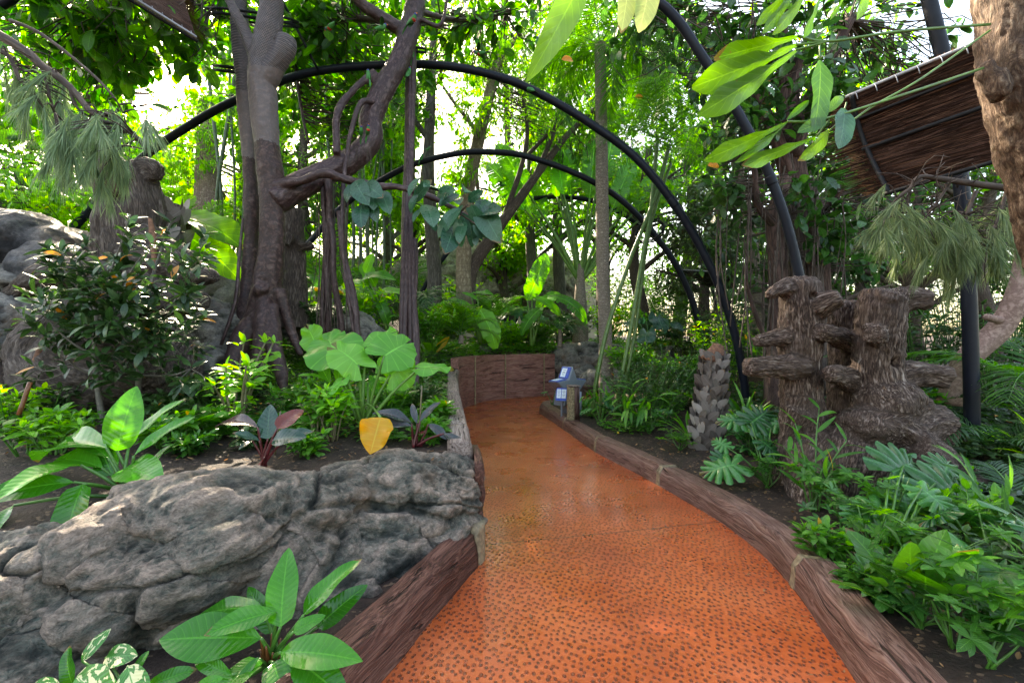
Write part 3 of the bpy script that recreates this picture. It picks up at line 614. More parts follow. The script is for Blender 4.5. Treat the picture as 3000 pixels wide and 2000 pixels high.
def grid(mb, fn, ns, nt, uvs=1):
    s, t = np.meshgrid(np.linspace(0, 1, ns), np.linspace(0, 1, nt)); V = fn(s.ravel(), t.ravel())
    i = np.arange(nt-1)[:, None]*ns; j = np.arange(ns-1)
    mb.add(V, np.stack([i+j, i+j+1, i+ns+j+1, i+ns+j], -1).reshape(-1, 4), None, np.stack([s.ravel(), t.ravel()], 1)*uvs)
g = MB(); grid(g, lambda s, t: np.stack([-200+s*400, -60+t*400, np.full_like(s, -.06)], 1), 30, 30); tag(g.build('ground', M['soil']), kind='structure')
def fpath(s, t):
    y = .2+t*15.6; xl = np.where(y < 3.2, np.interp(y, [.2, 2.1, 3.2], [-1.45, -.69, -.30]), xw(y)-.02); xr = np.where(y < 10.2, xk(np.minimum(y, 10.2))+.06, np.interp(y, [10.2, 10.8, 15], [.62, 7, 7]))
    xr = np.maximum(xr, xl+.01); return np.stack([xl+(xr-xl)*s, y, .012*fbm(np.stack([xl+(xr-xl)*s, y, 0*y], 1)*.8, 2, 3)], 1)
g = MB(); grid(g, fpath, 30, 120); tag(g.build('path', M['path']), kind='structure')
def fleft(s, t):
    y = 1.2+t**1.35*40; xr = np.where(y < 3.8, np.interp(y, [1.2, 2.0, 2.4, 2.74, 3.0, 3.3, 3.55, 3.8], [-2.9, -2.42, -2.12, -1.78, -1.32, -.98, -.66, -.42]), xw(y)-.06)
    xr = np.where(y > 14.3, np.interp(y, [14.3, 15.0, 16], [6, 25, 40]), xr); x = -16-(y*.6)+(xr+16+y*.6)*s**.7
    return np.stack([x, y, hleft(x, y)], 1)
g = MB(); grid(g, fleft, 150, 190); tag(g.build('left_soil_bed', M['soil']), kind='structure')
def fright(s, t):
    y = .4+t*10.2; xl = xk(y)+.16; x = xl+(s**1.3)*16; return np.stack([x, y, hright(x, y)], 1)
g = MB(); grid(g, fright, 130, 110); tag(g.build('right_soil_bed', M['soil']), kind='structure')
g = MB(); grid(g, lambda s, t: (lambda x, y: np.stack([x, y, hleft(x, y)-.3], 1))(5.5+s*25, 12.2+t*9), 50, 30); tag(g.build('rear_soil_bed', M['soil']), kind='structure')
# front planting pocket between rock and timber
g = MB(); grid(g, lambda s, t: (lambda y: np.stack([-3.2+s*(np.interp(y, [.8, 2.1, 3.3], [-1.2, -.75, -.36])+3.2), y, .14+.03*fbm(np.stack([s*9, y*3, 0*y], 1), 3)], 1))(.8+t*2.5), 50, 40); tag(g.build('front_soil_bed', M['soil']), kind='structure')

# ------------------------------------------------------------------ timber edging
def kerb_seg(name, pts, prof, mat, label, seed, group='timber edging along the right side of the path', jit=.006, cat='timber edging', parent_strap=None):
    g = MB(); sweep(g, prof, [(p[0], p[1], p[2] if len(p) > 2 else 0) for p in pts], jit=jit, seed=seed, res=max(20, len(pts)*12)); o = g.build(name, M[mat]); return tag(o, label, cat, group)
def dens(prof, n=7):
    P = np.vstack([prof, prof[:1]]); out = []
    for a, b in zip(P[:-1], P[1:]):
        for k in range(n): out.append(a+(b-a)*k/n)
    return np.array(out)
# a = to the right of travel (away from the path when going away from camera)
KP = dens(np.array([(0, -.05), (.015, .14), (.055, .205), (.225, .20), (.25, .15), (.25, -.05)]))
def kseg(y0, y1, n=9):
    y = np.linspace(y0, y1, n); return np.stack([np.interp(y, *zip(*[(q[1], q[0]) for q in KS])), y, 0*y], 1)
ky = np.linspace(1.2, 10.2, 60); KS = np.stack([np.interp(ky, KERB[:, 1], KERB[:, 0]), ky], 1)
for _ in range(3): KS[1:-1, 0] = (KS[:-2, 0]+KS[1:-1, 0]*2+KS[2:, 0])/4
kl = ['nearest broad brown timber edging beam with cracked grain at lower right', 'long curving brown timber edging beam between the two tan joints', 'curved brown timber edging beam in front of the woven palm stub', 'short brown timber edging beam just nearer than the ribbed bollard', 'brown timber edging beam passing under the information desk to the path end']
ks = [(1.2, 2.93), (2.99, 5.06), (5.12, 6.6), (6.65, 8.28), (8.33, 10.2)]
for i, (a, b) in enumerate(ks):
    KPi = KP*[1+.04*math.sin(i*2.2), 1+.05*math.cos(i*3)]
    kerb_seg('edging_beam', kseg(a, b), KPi, 'kerb', kl[i], 20+i)
for i, y in enumerate((2.96, 5.09, 6.625, 8.305)):
    g = MB(); sweep(g, KP*[1.03, 1.02]-[.004, 0], kseg(y-.034, y+.034, 4), res=6, jit=.004, seed=i)
    tag(g.build('joint_band', M['strap']), ['tan joint band across the nearest edging beams beside the wet path', 'narrow tan joint band at the bend of the timber edging', 'small tan joint band on the edging between palm stub and desk', 'tan joint band at the foot of the ribbed bollard'][i], 'joint band', 'tan bands where edging beams meet')
g = MB(); sweep(g, dens(np.array([(0, -.05), (.01, .16), (.04, .21), (.24, .21), (.25, -.05)])), [(.62, 10.19, 0), (.72, 10.62, 0), (1.1, 10.95, 0), (2.2, 11.2, 0), (5, 11.4, 0), (9, 11.3, 0)], res=60, jit=.005, seed=31)
tag(g.build('edging_beam', M['kerb']), 'rounded end of the timber edging turning behind the information desk', 'timber edging', 'timber edging along the right side of the path')
# left foreground beam (leans against the rock)
LB = dens(np.array([(0, -.05), (-.015, .15), (-.04, .225), (-.13, .265), (-.17, .25), (-.18, -.05)])[::-1])
kerb_seg('edging_beam', [(-1.12, .9), (-.635, 2.1), (-.46, 2.6), (-.235, 3.24)], LB, 'kerb_dark', 'dark wet brown timber beam between the foreground rock and the path', 41, group='timber pieces on the left side of the path', jit=.008)
g = MB(); sweep(g, dens(np.array([(0, -.05), (0, .28), (-.10, .30), (-.12, -.05)])[::-1]), [(-.235, 3.25, 0), (-.205, 3.31, 0), (-.20, 3.37, 0)], res=8, jit=.003, seed=5)
tag(g.build('joint_band', M['strap']), 'tan joint block at the far end of the dark wet beam', 'joint band', 'tan bands where edging beams meet')
# stacked log ends at the rock corner
g = MB()
for k in range(1, 3): sweep(g, dens(np.array([(0, 0), (.012, .09), (.0, .165), (-.06, .165), (-.06, 0)])[::-1]), [(-.215, 3.39, .20+.165*k), (-.235, 3.6, .20+.165*k), (-.30, 4.0, .20+.165*k)], res=14, jit=.006, seed=50+k)
sweep(g, dens(np.array([(0, -.05), (.0, .32), (-.12, .32), (-.12, -.05)])[::-1]), [(-.215, 3.39, 0), (-.235, 3.6, 0), (-.30, 4.0, 0)], res=14, jit=.006, seed=57)
tag(g.build('log_end', M['kerb_dark']), 'dark grooved log ends showing between the rock corner and the path', 'log end', 'timber pieces on the left side of the path')
# weathered cap beams on the left wall
def capz(y): return np.interp(y, [3.2, 4.6, 9, 10.2], [.76, .84, .96, 1.0])
cl = ['weathered grey timber beam on the left wall directly behind the foreground rock', 'weathered grey timber beam in the middle of the left bed edge', 'far weathered grey timber beam meeting the curved plank wall']
for i, (a, b) in enumerate(((3.66, 4.28), (4.32, 6.35), (6.4, 9.95))):
    y = np.linspace(a, b, 8); pts = np.stack([xw(y)+.0, y, capz(y)], 1)
    g = MB(); sweep(g, dens(np.array([(0.0, -1.1), (.008, -.04), (-.02, 0), (-.17, .005), (-.19, -.05), (-.19, -1.1)])[::-1]), pts, res=26, jit=.006, seed=60+i)
    tag(g.build('wall_beam', M['cap']), cl[i], 'timber beam', 'timber pieces on the left side of the path')
# ------------------------------------------------------------------ curved plank wall
root = thing('plank_wall', 'curved retaining wall of reddish brown horizontal planks at the end of the path', 'plank wall', (0, 12.5, 0))
wp = [(-1.17, 9.9), (-1.19, 10.4), (-1.15, 10.85), (-.96, 11.5), (-.69, 12.15), (-.2, 12.7), (.58, 13.15), (1.27, 13.52)]
TOPH = 1.235; rows = 7; pr = [(-.16, -.06), (-.16, TOPH)]
for k in range(rows, 0, -1):
    z1 = TOPH*k/rows; z0 = TOPH*(k-1)/rows; pr += [(-.006, z1-.001), (.003, z1-.005), (.006, (z0+z1)/2), (.003, z0+.006), (-.006, z0+.002)]
pr[2] = (0, TOPH); pr.append((0, -.06)); pr = np.array(pr)[::-1]
g = MB(); sweep(g, pr, [(x, y, 0) for x, y in wp], res=90, jit=.0025, seed=70); g.build('boards', M['plank'], root, smooth=False)
wc = spline([(x, y, 0) for x, y in wp], 400)
for u_ in (1389, 1479, 1592):
    uu, _ = proj(wc[:, :3]+[0, 0, .01]); k = np.argmin(np.abs(uu-u_)+(wc[:, 1] < 10.4)*999); c = wc[k]; t = nrm(wc[k+2]-wc[k-2]); nn = np.array([t[1], -t[0], 0])
    g = MB(); P = np.array([c+nn*.028+[0, 0, z] for z in np.linspace(-.02, TOPH+.012, 30)]); P += .004*fbm(P*20, 2)[:, None]
    tube(g, P, .019, 8, res=60, bump=.25); g.build('rope_seam', M['rope'], root)

# ------------------------------------------------------------------ rocks
def sculpt_rock(name, label, shapes, vox, mat, group=None, amp=(.05, .02, .008), fr=(1.6, 5, 16), seed=0, zs=1.3, cracks=.0, base=None, cat='rock', smooth=2):
    g = MB()
    for s in shapes: blob(g, s[0], s[1], s[2] if len(s) > 2 else (0, 0, 0), 3, .10, seed+int(s[0][0]*100) % 97)
    V, N, Q = remesh(g, vox, smooth); N = vnormals(V, Q); P = V*[1, 1, zs]
    wv = .25*np.stack([fbm(P*1.1+q*7, 2, seed+q) for q in range(3)], 1)
    d = amp[0]*fbm((P+wv)*fr[0], 3, seed)+amp[1]*ridge((P+wv)*fr[1], 3, seed+4)+amp[2]*ridge((P+wv*2)*fr[2], 3, seed+8, .6)
    if cracks:
        f1, f2 = cell((P+wv*1.6)*[.8, .8, 1.0], seed); d = d-cracks*np.exp(-((f2-f1)/.022)**2)
        f1, f2 = cell((P+wv)*fr[2]*.6, seed+9); d = d+amp[2]*1.4*(.5-f1)
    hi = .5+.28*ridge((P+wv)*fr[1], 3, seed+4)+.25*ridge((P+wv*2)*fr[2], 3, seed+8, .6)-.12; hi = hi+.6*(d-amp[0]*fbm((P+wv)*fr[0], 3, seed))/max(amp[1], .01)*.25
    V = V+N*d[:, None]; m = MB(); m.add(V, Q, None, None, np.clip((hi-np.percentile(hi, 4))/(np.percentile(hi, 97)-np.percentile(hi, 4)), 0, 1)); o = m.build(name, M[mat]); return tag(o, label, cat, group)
# foreground rock: lobes laid along the retaining face
def rl(u, v, d, ru, rv, rd, rot=(0, 0, 0)): return (W(u, v, d), (ru/F*d, rd, rv/F*d), rot)
sculpt_rock('foreground_rock', 'large wrinkled grey green rock face filling the lower left beside the path', [
 rl(1350, 1530, 3.45, 60, 100, .18), rl(1345, 1395, 3.58, 58, 58, .2), rl(1362, 1460, 3.42, 44, 80, .13), rl(1250, 1490, 3.55, 170, 150, .42), rl(1330, 1420, 3.62, 85, 85, .28), rl(1150, 1420, 3.42, 130, 85, .3), rl(1080, 1560, 3.25, 170, 110, .36), rl(1270, 1610, 3.35, 140, 110, .3), rl(1120, 1720, 3.0, 210, 150, .36),
 rl(1000, 1440, 3.2, 90, 70, .28), rl(930, 1500, 3.02, 110, 110, .32), rl(800, 1480, 2.92, 130, 90, .3), rl(720, 1450, 2.85, 110, 60, .26), rl(640, 1470, 2.74, 200, 65, .26, (0, .12, 0)),
 rl(560, 1510, 2.62, 215, 95, .30, (0, .2, 0)), rl(330, 1590, 2.42, 120, 110, .28), rl(480, 1640, 2.44, 250, 95, .33, (0, .25, 0)), rl(640, 1600, 2.55, 160, 100, .3), rl(390, 1770, 2.36, 170, 130, .30), rl(560, 1800, 2.5, 170, 170, .32), rl(760, 1700, 2.72, 200, 170, .35), rl(900, 1640, 2.92, 170, 150, .33), rl(960, 1800, 2.74, 220, 160, .34),
 rl(480, 1950, 2.35, 190, 140, .3), rl(220, 1700, 2.32, 90, 110, .24), rl(170, 1860, 2.22, 130, 120, .26), rl(150, 1700, 2.28, 120, 90, .26), rl(60, 1640, 2.25, 150, 70, .25), rl(0, 1760, 2.12, 110, 120, .25), rl(-60, 1900, 2.05, 140, 140, .3), rl(-150, 1720, 2.1, 170, 100, .4), rl(250, 1960, 2.2, 160, 140, .3), rl(-200, 1950, 1.95, 170, 200, .3), rl(80, 2030, 2.0, 140, 140, .3), rl(-330, 1750, 2.0, 170, 120, .4), rl(-420, 1950, 1.9, 170, 250, .3), rl(700, 1950, 2.45, 160, 160, .3)],
 .0125, 'rock', amp=(.085, .042, .013), fr=(1.5, 4.0, 17), seed=3, zs=1.6, cracks=.055, smooth=1)
# left bank boulders
RG = 'boulders on the left bank'
sculpt_rock('boulder', 'tall smooth blue grey boulder with an overhang at the left edge', [rl(40, 690, 6.4, 110, 70, .6), rl(-60, 720, 6.3, 160, 110, .8), rl(140, 730, 6.5, 80, 60, .5), rl(200, 710, 7.0, 60, 30, .4), rl(150, 790, 6.3, 70, 90, .5, (0, .6, 0)), rl(-50, 880, 6.3, 120, 160, .8)], .035, 'rock3', RG, amp=(.12, .04, .012), fr=(1, 2.6, 8), seed=11)
sculpt_rock('boulder', 'broad cracked grey boulder at the left edge under the blue grey one', [rl(60, 960, 5.9, 170, 110, .8), rl(-60, 1050, 5.6, 200, 150, .8), rl(130, 1060, 5.7, 110, 120, .6), rl(20, 830, 6.2, 170, 50, .6)], .035, 'rock2', RG, amp=(.08, .04, .014), fr=(1.2, 3.4, 9), seed=12, cracks=.05)
sculpt_rock('boulder', 'low brown grey boulder right of the dead log behind the shrub', [rl(580, 930, 6.6, 110, 55, .5), rl(620, 990, 6.4, 90, 80, .5), rl(520, 880, 7.0, 90, 30, .4), rl(640, 1080, 6.2, 80, 90, .5)], .03, 'rock2', RG, amp=(.07, .05, .016), fr=(1.6, 4, 11), seed=13, cracks=.05)
sculpt_rock('boulder', 'smooth grey rock wall showing left of the twin fig trunk', [rl(660, 830, 8.6, 110, 65, .5), rl(600, 850, 8.7, 90, 70, .5), rl(720, 880, 8.6, 80, 90, .5)], .04, 'rock2', RG, amp=(.06, .03, .01), fr=(1.2, 3, 9), seed=14)
sculpt_rock('boulder', 'mottled grey rock lying behind the bases of the hanging roots', [rl(1010, 960, 8.6, 90, 45, .5), rl(1070, 985, 8.5, 60, 40, .4), rl(930, 935, 8.9, 80, 35, .4), rl(880, 960, 8.8, 50, 40, .4)], .03, 'rock2', RG, amp=(.07, .05, .016), fr=(1.6, 4, 11), seed=15, cracks=.04)
RG = 'rocks around the far planting'
sculpt_rock('rock_outcrop', 'grey layered rock joining the right end of the plank wall', [rl(1665, 1060, 13.8, 50, 55, .5), rl(1720, 1050, 14.0, 70, 45, .5), rl(1700, 1110, 13.7, 70, 45, .5), rl(1790, 1070, 14.0, 60, 60, .5), rl(1860, 1060, 14.2, 60, 50, .5), rl(1640, 1120, 13.8, 30, 40, .3), rl(1950, 1070, 14.2, 80, 60, .5)], .04, 'rock2', RG, amp=(.08, .06, .02), fr=(1.2, 3, 8), seed=16, cracks=.07)
sculpt_rock('rock_outcrop', 'pale rock face lit behind the far trees above the plank wall', [rl(1330, 800, 21, 90, 120, 1.2), rl(1420, 830, 21, 90, 140, 1.2), rl(1500, 800, 21.5, 80, 110, 1.2), rl(1230, 850, 20.5, 90, 90, 1.2), rl(1600, 860, 22, 100, 110, 1.2), rl(1120, 880, 20, 90, 70, 1)], .09, 'rockpale', RG, amp=(.25, .12, .04), fr=(.6, 1.6, 4), seed=22, cracks=.15)
sculpt_rock('rock_outcrop', 'small pinkish rock among the leaves above the plank wall', [rl(1440, 1018, 14, 35, 16, .3), rl(1420, 1028, 13.8, 22, 14, .3)], .03, 'rock2', RG, amp=(.05, .04, .02), fr=(1.6, 4, 11), seed=17)
sculpt_rock('rock_outcrop', 'pale grey rock behind the information desk beside the slim palm', [rl(1735, 1115, 11.6, 35, 28, .3), rl(1800, 1110, 11.8, 45, 22, .3), rl(1840, 1125, 11.5, 40, 25, .3)], .03, 'rock2', RG, amp=(.05, .04, .02), fr=(1.6, 4, 11), seed=18)
sculpt_rock('rock_outcrop', 'low dark rock between foliage left of the tall banana leaf', [rl(1540, 975, 16, 40, 20, .4), rl(1500, 985, 16, 30, 16, .4)], .04, 'rock2', RG, amp=(.05, .04, .02), fr=(1.6, 4, 11), seed=19)
# ------------------------------------------------------------------ aviary tubes, rings and net
AR = []
def arch(label, y, pts, rt=.068, cordn=True, name='aviary_arch', grp='steel arches of the aviary'):
    P = [np.array(W(u, v, y)) for u, v in pts]; root = thing(name, label, 'steel arch', (P[-1][0], y, 0), grp)
    g = MB(); tube(g, P, rt, 16, res=110); g.build('tube', M['navy'], root)
    C = spline(P, 900); T, X, Y = frames(C); s = np.linspace(0, 1, 900); out = C-np.array([C[:, 0].mean(), y, 1.5]); out[:, 1] = 0; out = nrm(out)
    g = MB(); Z = C+out*(rt+.010)+np.outer(np.sin(s*900), [0, .010, 0])+out*(np.cos(s*1300)*.008)[:, None]; tube(g, Z[::2], .007, 4, res=450); g.build('lacing_cord', M['cord'], root)
    for q in (.27, .5, .74): g = MB(); k = int(q*899); tube(g, C[k-4:k+5], rt+.007, 16, res=9); g.build('coupling', M['navy'], root)
    AR.append(C); return root
arch('nearest dark blue steel arch leaving the frame at the top, right of centre', 5.4, rt=.054, pts=[(-600, 900), (-500, 560), (-250, 200), (150, -60), (700, -230), (1200, -260), (1600, -170), (1920, 0), (2060, 170), (2200, 400), (2290, 610), (2350, 850), (2385, 1100), (2400, 1400)])
arch('large dark blue arch crossing behind the fig trunk and over the path', 8.0, [(120, 800), (240, 640), (410, 470), (560, 365), (700, 290), (900, 215), (1150, 190), (1330, 197), (1480, 232), (1600, 285), (1740, 370), (1870, 470), (1990, 620), (2090, 800), (2150, 970), (2180, 1120), (2190, 1240)])
arch('second dark blue arch spanning the path in front of the slim palm', 11.0, [(640, 1010), (760, 870), (905, 712), (1010, 600), (1180, 495), (1330, 452), (1430, 446), (1540, 458), (1700, 515), (1830, 595), (1950, 730), (2020, 860), (2062, 1010), (2075, 1150)])
arch('third dark arch rising behind the blue green leaf spray', 15.0, [(1220, 900), (1250, 830), (1320, 730), (1400, 655), (1500, 600), (1600, 578), (1720, 585), (1820, 625), (1930, 710), (2010, 830), (2050, 1000)], rt=.07)
arch('fourth slender arch seen left and right of the slim palm trunk', 18.5, [(1500, 980), (1555, 800), (1630, 705), (1720, 640), (1800, 614), (1890, 620), (1990, 680), (2070, 790), (2110, 960)], rt=.07)
arch('farthest thin arch at the far end of the aviary', 23.0, [(1760, 900), (1790, 760), (1850, 700), (1930, 655), (2010, 645), (2110, 690), (2200, 780), (2240, 930)], rt=.07)
root = thing('aviary_post', 'thick dark blue steel post beside the gnarled stump sculpture', 'steel post', W(2845, 1320, 4.9))
g = MB(); tube(g, [W(2690, -160, 4.9), W(2722, 0, 4.9), W(2770, 200, 4.9), (W(2800, 400, 4.9)), W(2822, 600, 4.9), W(2835, 800, 4.9), W(2843, 1000, 4.9), W(2850, 1360, 4.9)], .068, 18, res=60); g.build('tube', M['navy'], root)
g = MB(); tube(g, [W(2850, 1330, 4.9), W(2850, 1360, 4.9)], .12, 18, res=3); g.build('base_plate', M['navy'], root)
def ring(label, c, r, nvec, tilt=0, n=8, rad=.018, grp='octagonal net collars around trunks'):
    nv = nrm(np.array(nvec)); x = nrm(np.cross(nv, [0, 0, 1])); y = np.cross(nv, x); root = thing('net_collar', label, 'net collar', c, grp)
    for q, off in enumerate((0, .06)):
        g = MB(); P = [np.array(c)+nv*off+(x*math.cos(k*2*math.pi/n+.39)+y*math.sin(k*2*math.pi/n+.39))*r for k in range(n+1)]
        for a, b in zip(P[:-1], P[1:]): tube(g, [a, b], rad, 8, res=2)
        g.build('hoop', M['blackmetal'], root)
    for k in range(n):
        g = MB(); a = np.array(c)+(x*math.cos(k*2*math.pi/n+.39)+y*math.sin(k*2*math.pi/n+.39))*r; tube(g, [a, a+nv*.06], .008, 5, res=2); g.build('spacer', M['cord'], root)
ring('black octagonal collar around the hanging root pillar above the large arch', W(1205, 150, 7.75), .26, (.1, -.55, .85))
ring('lower black octagonal collar around the left fig trunk', W(728, 215, 7.2), .47, (.1, -.5, .9))
ring('upper black octagonal collar around the left fig trunk near the frame top', W(745, 60, 6.9), .62, (.1, -.5, .9))
ring('dark collar where the bamboo canes pass the far arches', W(1905, 680, 9.4), .30, (-.5, -.7, .5))
g = MB(); tube(g, [W(820, -10, 7.4), W(932, 205, 7.9)], .022, 8, res=8); tag(g.build('brace_bar', M['navy']), 'straight dark bar running from the fig trunk down to the large arch', 'brace bar')
g = MB(); tube(g, [W(1160, 575, 11), W(1330, 640, 11), W(1500, 720, 13)], .014, 6, res=8); tag(g.build('tension_cable', M['cord']), 'thin dark cable slanting behind the blue green leaf spray', 'cable')
# net sheets between neighbouring arches
def netsheet(label, A, B, n=60, sag=.12, lo=0., hi=1.):
    a, b = A[int(lo*(len(A)-1)):int(hi*(len(A)-1))+1], B[int(lo*(len(B)-1)):int(hi*(len(B)-1))+1]
    ra = np.linspace(0, len(a)-1, n).astype(int); rb = np.linspace(0, len(b)-1, n).astype(int); a, b = a[ra], b[rb]
    sa = np.concatenate([[0], np.cumsum(np.linalg.norm(np.diff(a, axis=0), axis=1))]); m = 10; V = []; UV = []
    for k in range(m+1):
        t = k/m; c = a*(1-t)+b*t; c = c*[1, 1, 1]; cen = np.array([c[:, 0].mean(), 0, 1.5]); o = c-cen; o[:, 1] = 0; c = c-nrm(o)*(sag*math.sin(math.pi*t))+nrm(o)*.1; V.append(c); UV.append(np.stack([sa, np.full(n, t*np.linalg.norm(a[n//2]-b[n//2]))], 1))
    g = MB(); i = np.arange(m)[:, None]*n; j = np.arange(n-1); g.add(np.concatenate(V), np.stack([i+j, i+j+1, i+n+j+1, i+n+j], -1).reshape(-1, 4), None, np.concatenate(UV)*1.6)
    tag(g.build('aviary_net', M['net']), label, 'wire net', 'wire net stretched over the aviary arches')
netsheet('wire net stretched from the nearest arch to the large arch', AR[0], AR[1])
netsheet('wire net between the large arch and the second arch', AR[1], AR[2])
netsheet('wire net between the second arch and the third arch', AR[2], AR[3])

# ------------------------------------------------------------------ information desk
C0 = W(1679, 1128, 8.8); C0[2] = .70; e = nrm([-.62, .78, 0]); s_ = nrm([.78, .62, 0]); zz = np.array([0, 0, 1.])
root = thing('information_desk', 'grey star shaped information desk with blue screens beside the path', 'information desk', (C0[0], C0[1], .15))
ro, ri = .42, .205; star = [(math.sin(k*math.pi/5)*(ro if k % 2 == 0 else ri), math.cos(k*math.pi/5)*(ro if k % 2 == 0 else ri)) for k in range(10)]
def prism(mb, poly, org, ax, ay, ex, L_, bev=.012):
    bm = bmesh.new(); v0 = [bm.verts.new(Vector(org+ax*p[0]+ay*p[1])) for p in poly]; f = bm.faces.new(v0)
    r = bmesh.ops.extrude_face_region(bm, geom=[f]); vs = [q for q in r['geom'] if isinstance(q, bmesh.types.BMVert)]
    bmesh.ops.translate(bm, verts=vs, vec=Vector(ex*L_)); bmesh.ops.recalc_face_normals(bm, faces=bm.faces)
    if bev: bmesh.ops.bevel(bm, geom=list(bm.edges), offset=bev, segments=3, affect='EDGES')
    bmesh.ops.triangulate(bm, faces=bm.faces); bm.verts.index_update()
    V = np.array([list(v.co) for v in bm.verts]); T = [[v.index for v in f.verts] for f in bm.faces]; bm.free(); mb.add(V, None, T)
g = MB(); prism(g, star, C0, s_, zz, e, .30); g.build('star_body', M['kgrey'], root, smooth=False)
def panel(mb, a, b, lift, m0, m1, w0, w1, th=.012):
    """slab on the star edge a->b (star plane), from e=w0 to w1"""
    A = C0+s_*a[0]+zz*a[1]; B = C0+s_*b[0]+zz*b[1]; d = B-A; n = nrm(np.cross(e, d)); 
    if n[2] < 0: n = -n
    P = A+d*m0; Q_ = A+d*m1; pts = []
    for z in (lift, lift+th):
        pts += [P+e*w0+n*z, P+e*w1+n*z, Q_+e*w1+n*z, Q_+e*w0+n*z]
    mb.add(np.array(pts), [[0, 1, 2, 3], [4, 7, 6, 5], [0, 4, 5, 1], [1, 5, 6, 2], [2, 6, 7, 3], [3, 7, 4, 0]])
T_, NI, LI = star[0], star[9], star[8]; RI, NR = star[2], star[1]
for (a, b, nm) in ((T_, NI, 'screen'), (NI, LI, 'desk_panel'), (NR, RI, 'desk_panel')):
    g = MB(); panel(g, a, b, .003, .10, .93, .03, .27); p_ = g.build(nm, M['kblue'], root, smooth=False)
    g = MB(); panel(g, a, b, .016, .2, .85, .11, .24, .003); q_ = g.build('information_sheet', M['kwhite'], p_, smooth=False)
    g = MB()
    for r_, (x0, x1) in zip((.34, .48, .52, .66), ((.14, .21), (.15, .2), (.13, .22), (.15, .2))): panel(g, a, b, .0195, r_, r_+.03, x0, x1, .001)
    g.build('print', M['kink'], p_, smooth=False)
g = MB(); box(g, C0+e*.15+[0, 0, -.33], (.16, .22, .5), math.atan2(s_[1], s_[0]), bev=.01); g.build('pedestal', M['kgrey'], root, smooth=False)
g = MB(); tube(g, [C0+s_*.16-e*.04+[0, 0, -.08], C0+s_*.16-e*.04+[0, 0, -.60]], .03, 12, res=3); g.build('side_post', M['kgrey'], root)
# small double sign below the desk
SC = W(1645, 1155, 8.55); sn = nrm([-.42, -.9, .28]); sx_ = nrm(np.cross([0, 0, 1.], -sn)); sy_ = np.cross(sx_, -sn)*1.
if sy_[2] < 0: sy_ = -sy_
root = thing('display_sign', 'small tilted blue sign with two white printed sheets below the information desk', 'sign', (SC[0], SC[1], .15))
ax3 = np.array([sx_, sy_, np.cross(sx_, sy_)])
g = MB(); box(g, SC, (.21, .24, .012), axes=ax3, bev=.003); g.build('sign_board', M['kblue'], root, smooth=False)
for k in (-1, 1):
    g = MB(); box(g, SC+sx_*k*.048+sn*.009+sy_*.012, (.082, .17, .004), axes=ax3); g.build('printed_sheet', M['kwhite'], root, smooth=False)
    g = MB()
    for j, (w_, y_) in enumerate(((.05, .06), (.06, .035), (.03, .01), (.055, -.02), (.04, -.05))): box(g, SC+sx_*k*.048+sn*.0125+sy_*(y_+.012), (w_, .006, .002), axes=ax3)
    g.build('printing', M['kink'], root, smooth=False)
g = MB(); tube(g, [SC-sn*.01-sy_*.05, [SC[0], SC[1], SC[2]-.2], [SC[0], SC[1], .12]], .017, 10, res=6); g.build('post', M['kgrey'], root)
# ribbed bollard
bp = np.array([float(xk(8.25))+.16, 8.25, .15]); root = thing('ribbed_bollard', 'short wooden bollard wrapped in ribbed rope beside the information desk', 'bollard', bp)
g = MB(); box(g, bp+[.03, .03, .30], (.17, .20, .66), .25, bev=.02); g.build('post', M['kerb'], root)
g = MB()
for k in range(34): 
    z = -.16+k*.0225; P = [bp+np.array([-.085*math.cos(a)+.0, -.10*math.sin(a)-.0, z+.03]) for a in np.linspace(-.5, 1.9, 9)]; tube(g, P, .012, 6, res=12)
g.build('rope_wrap', M['rope'], root)
g = MB(); box(g, bp+[.03, .03, .645], (.21, .235, .025), .25, bev=.01); g.build('top_cap', M['cap'], root)

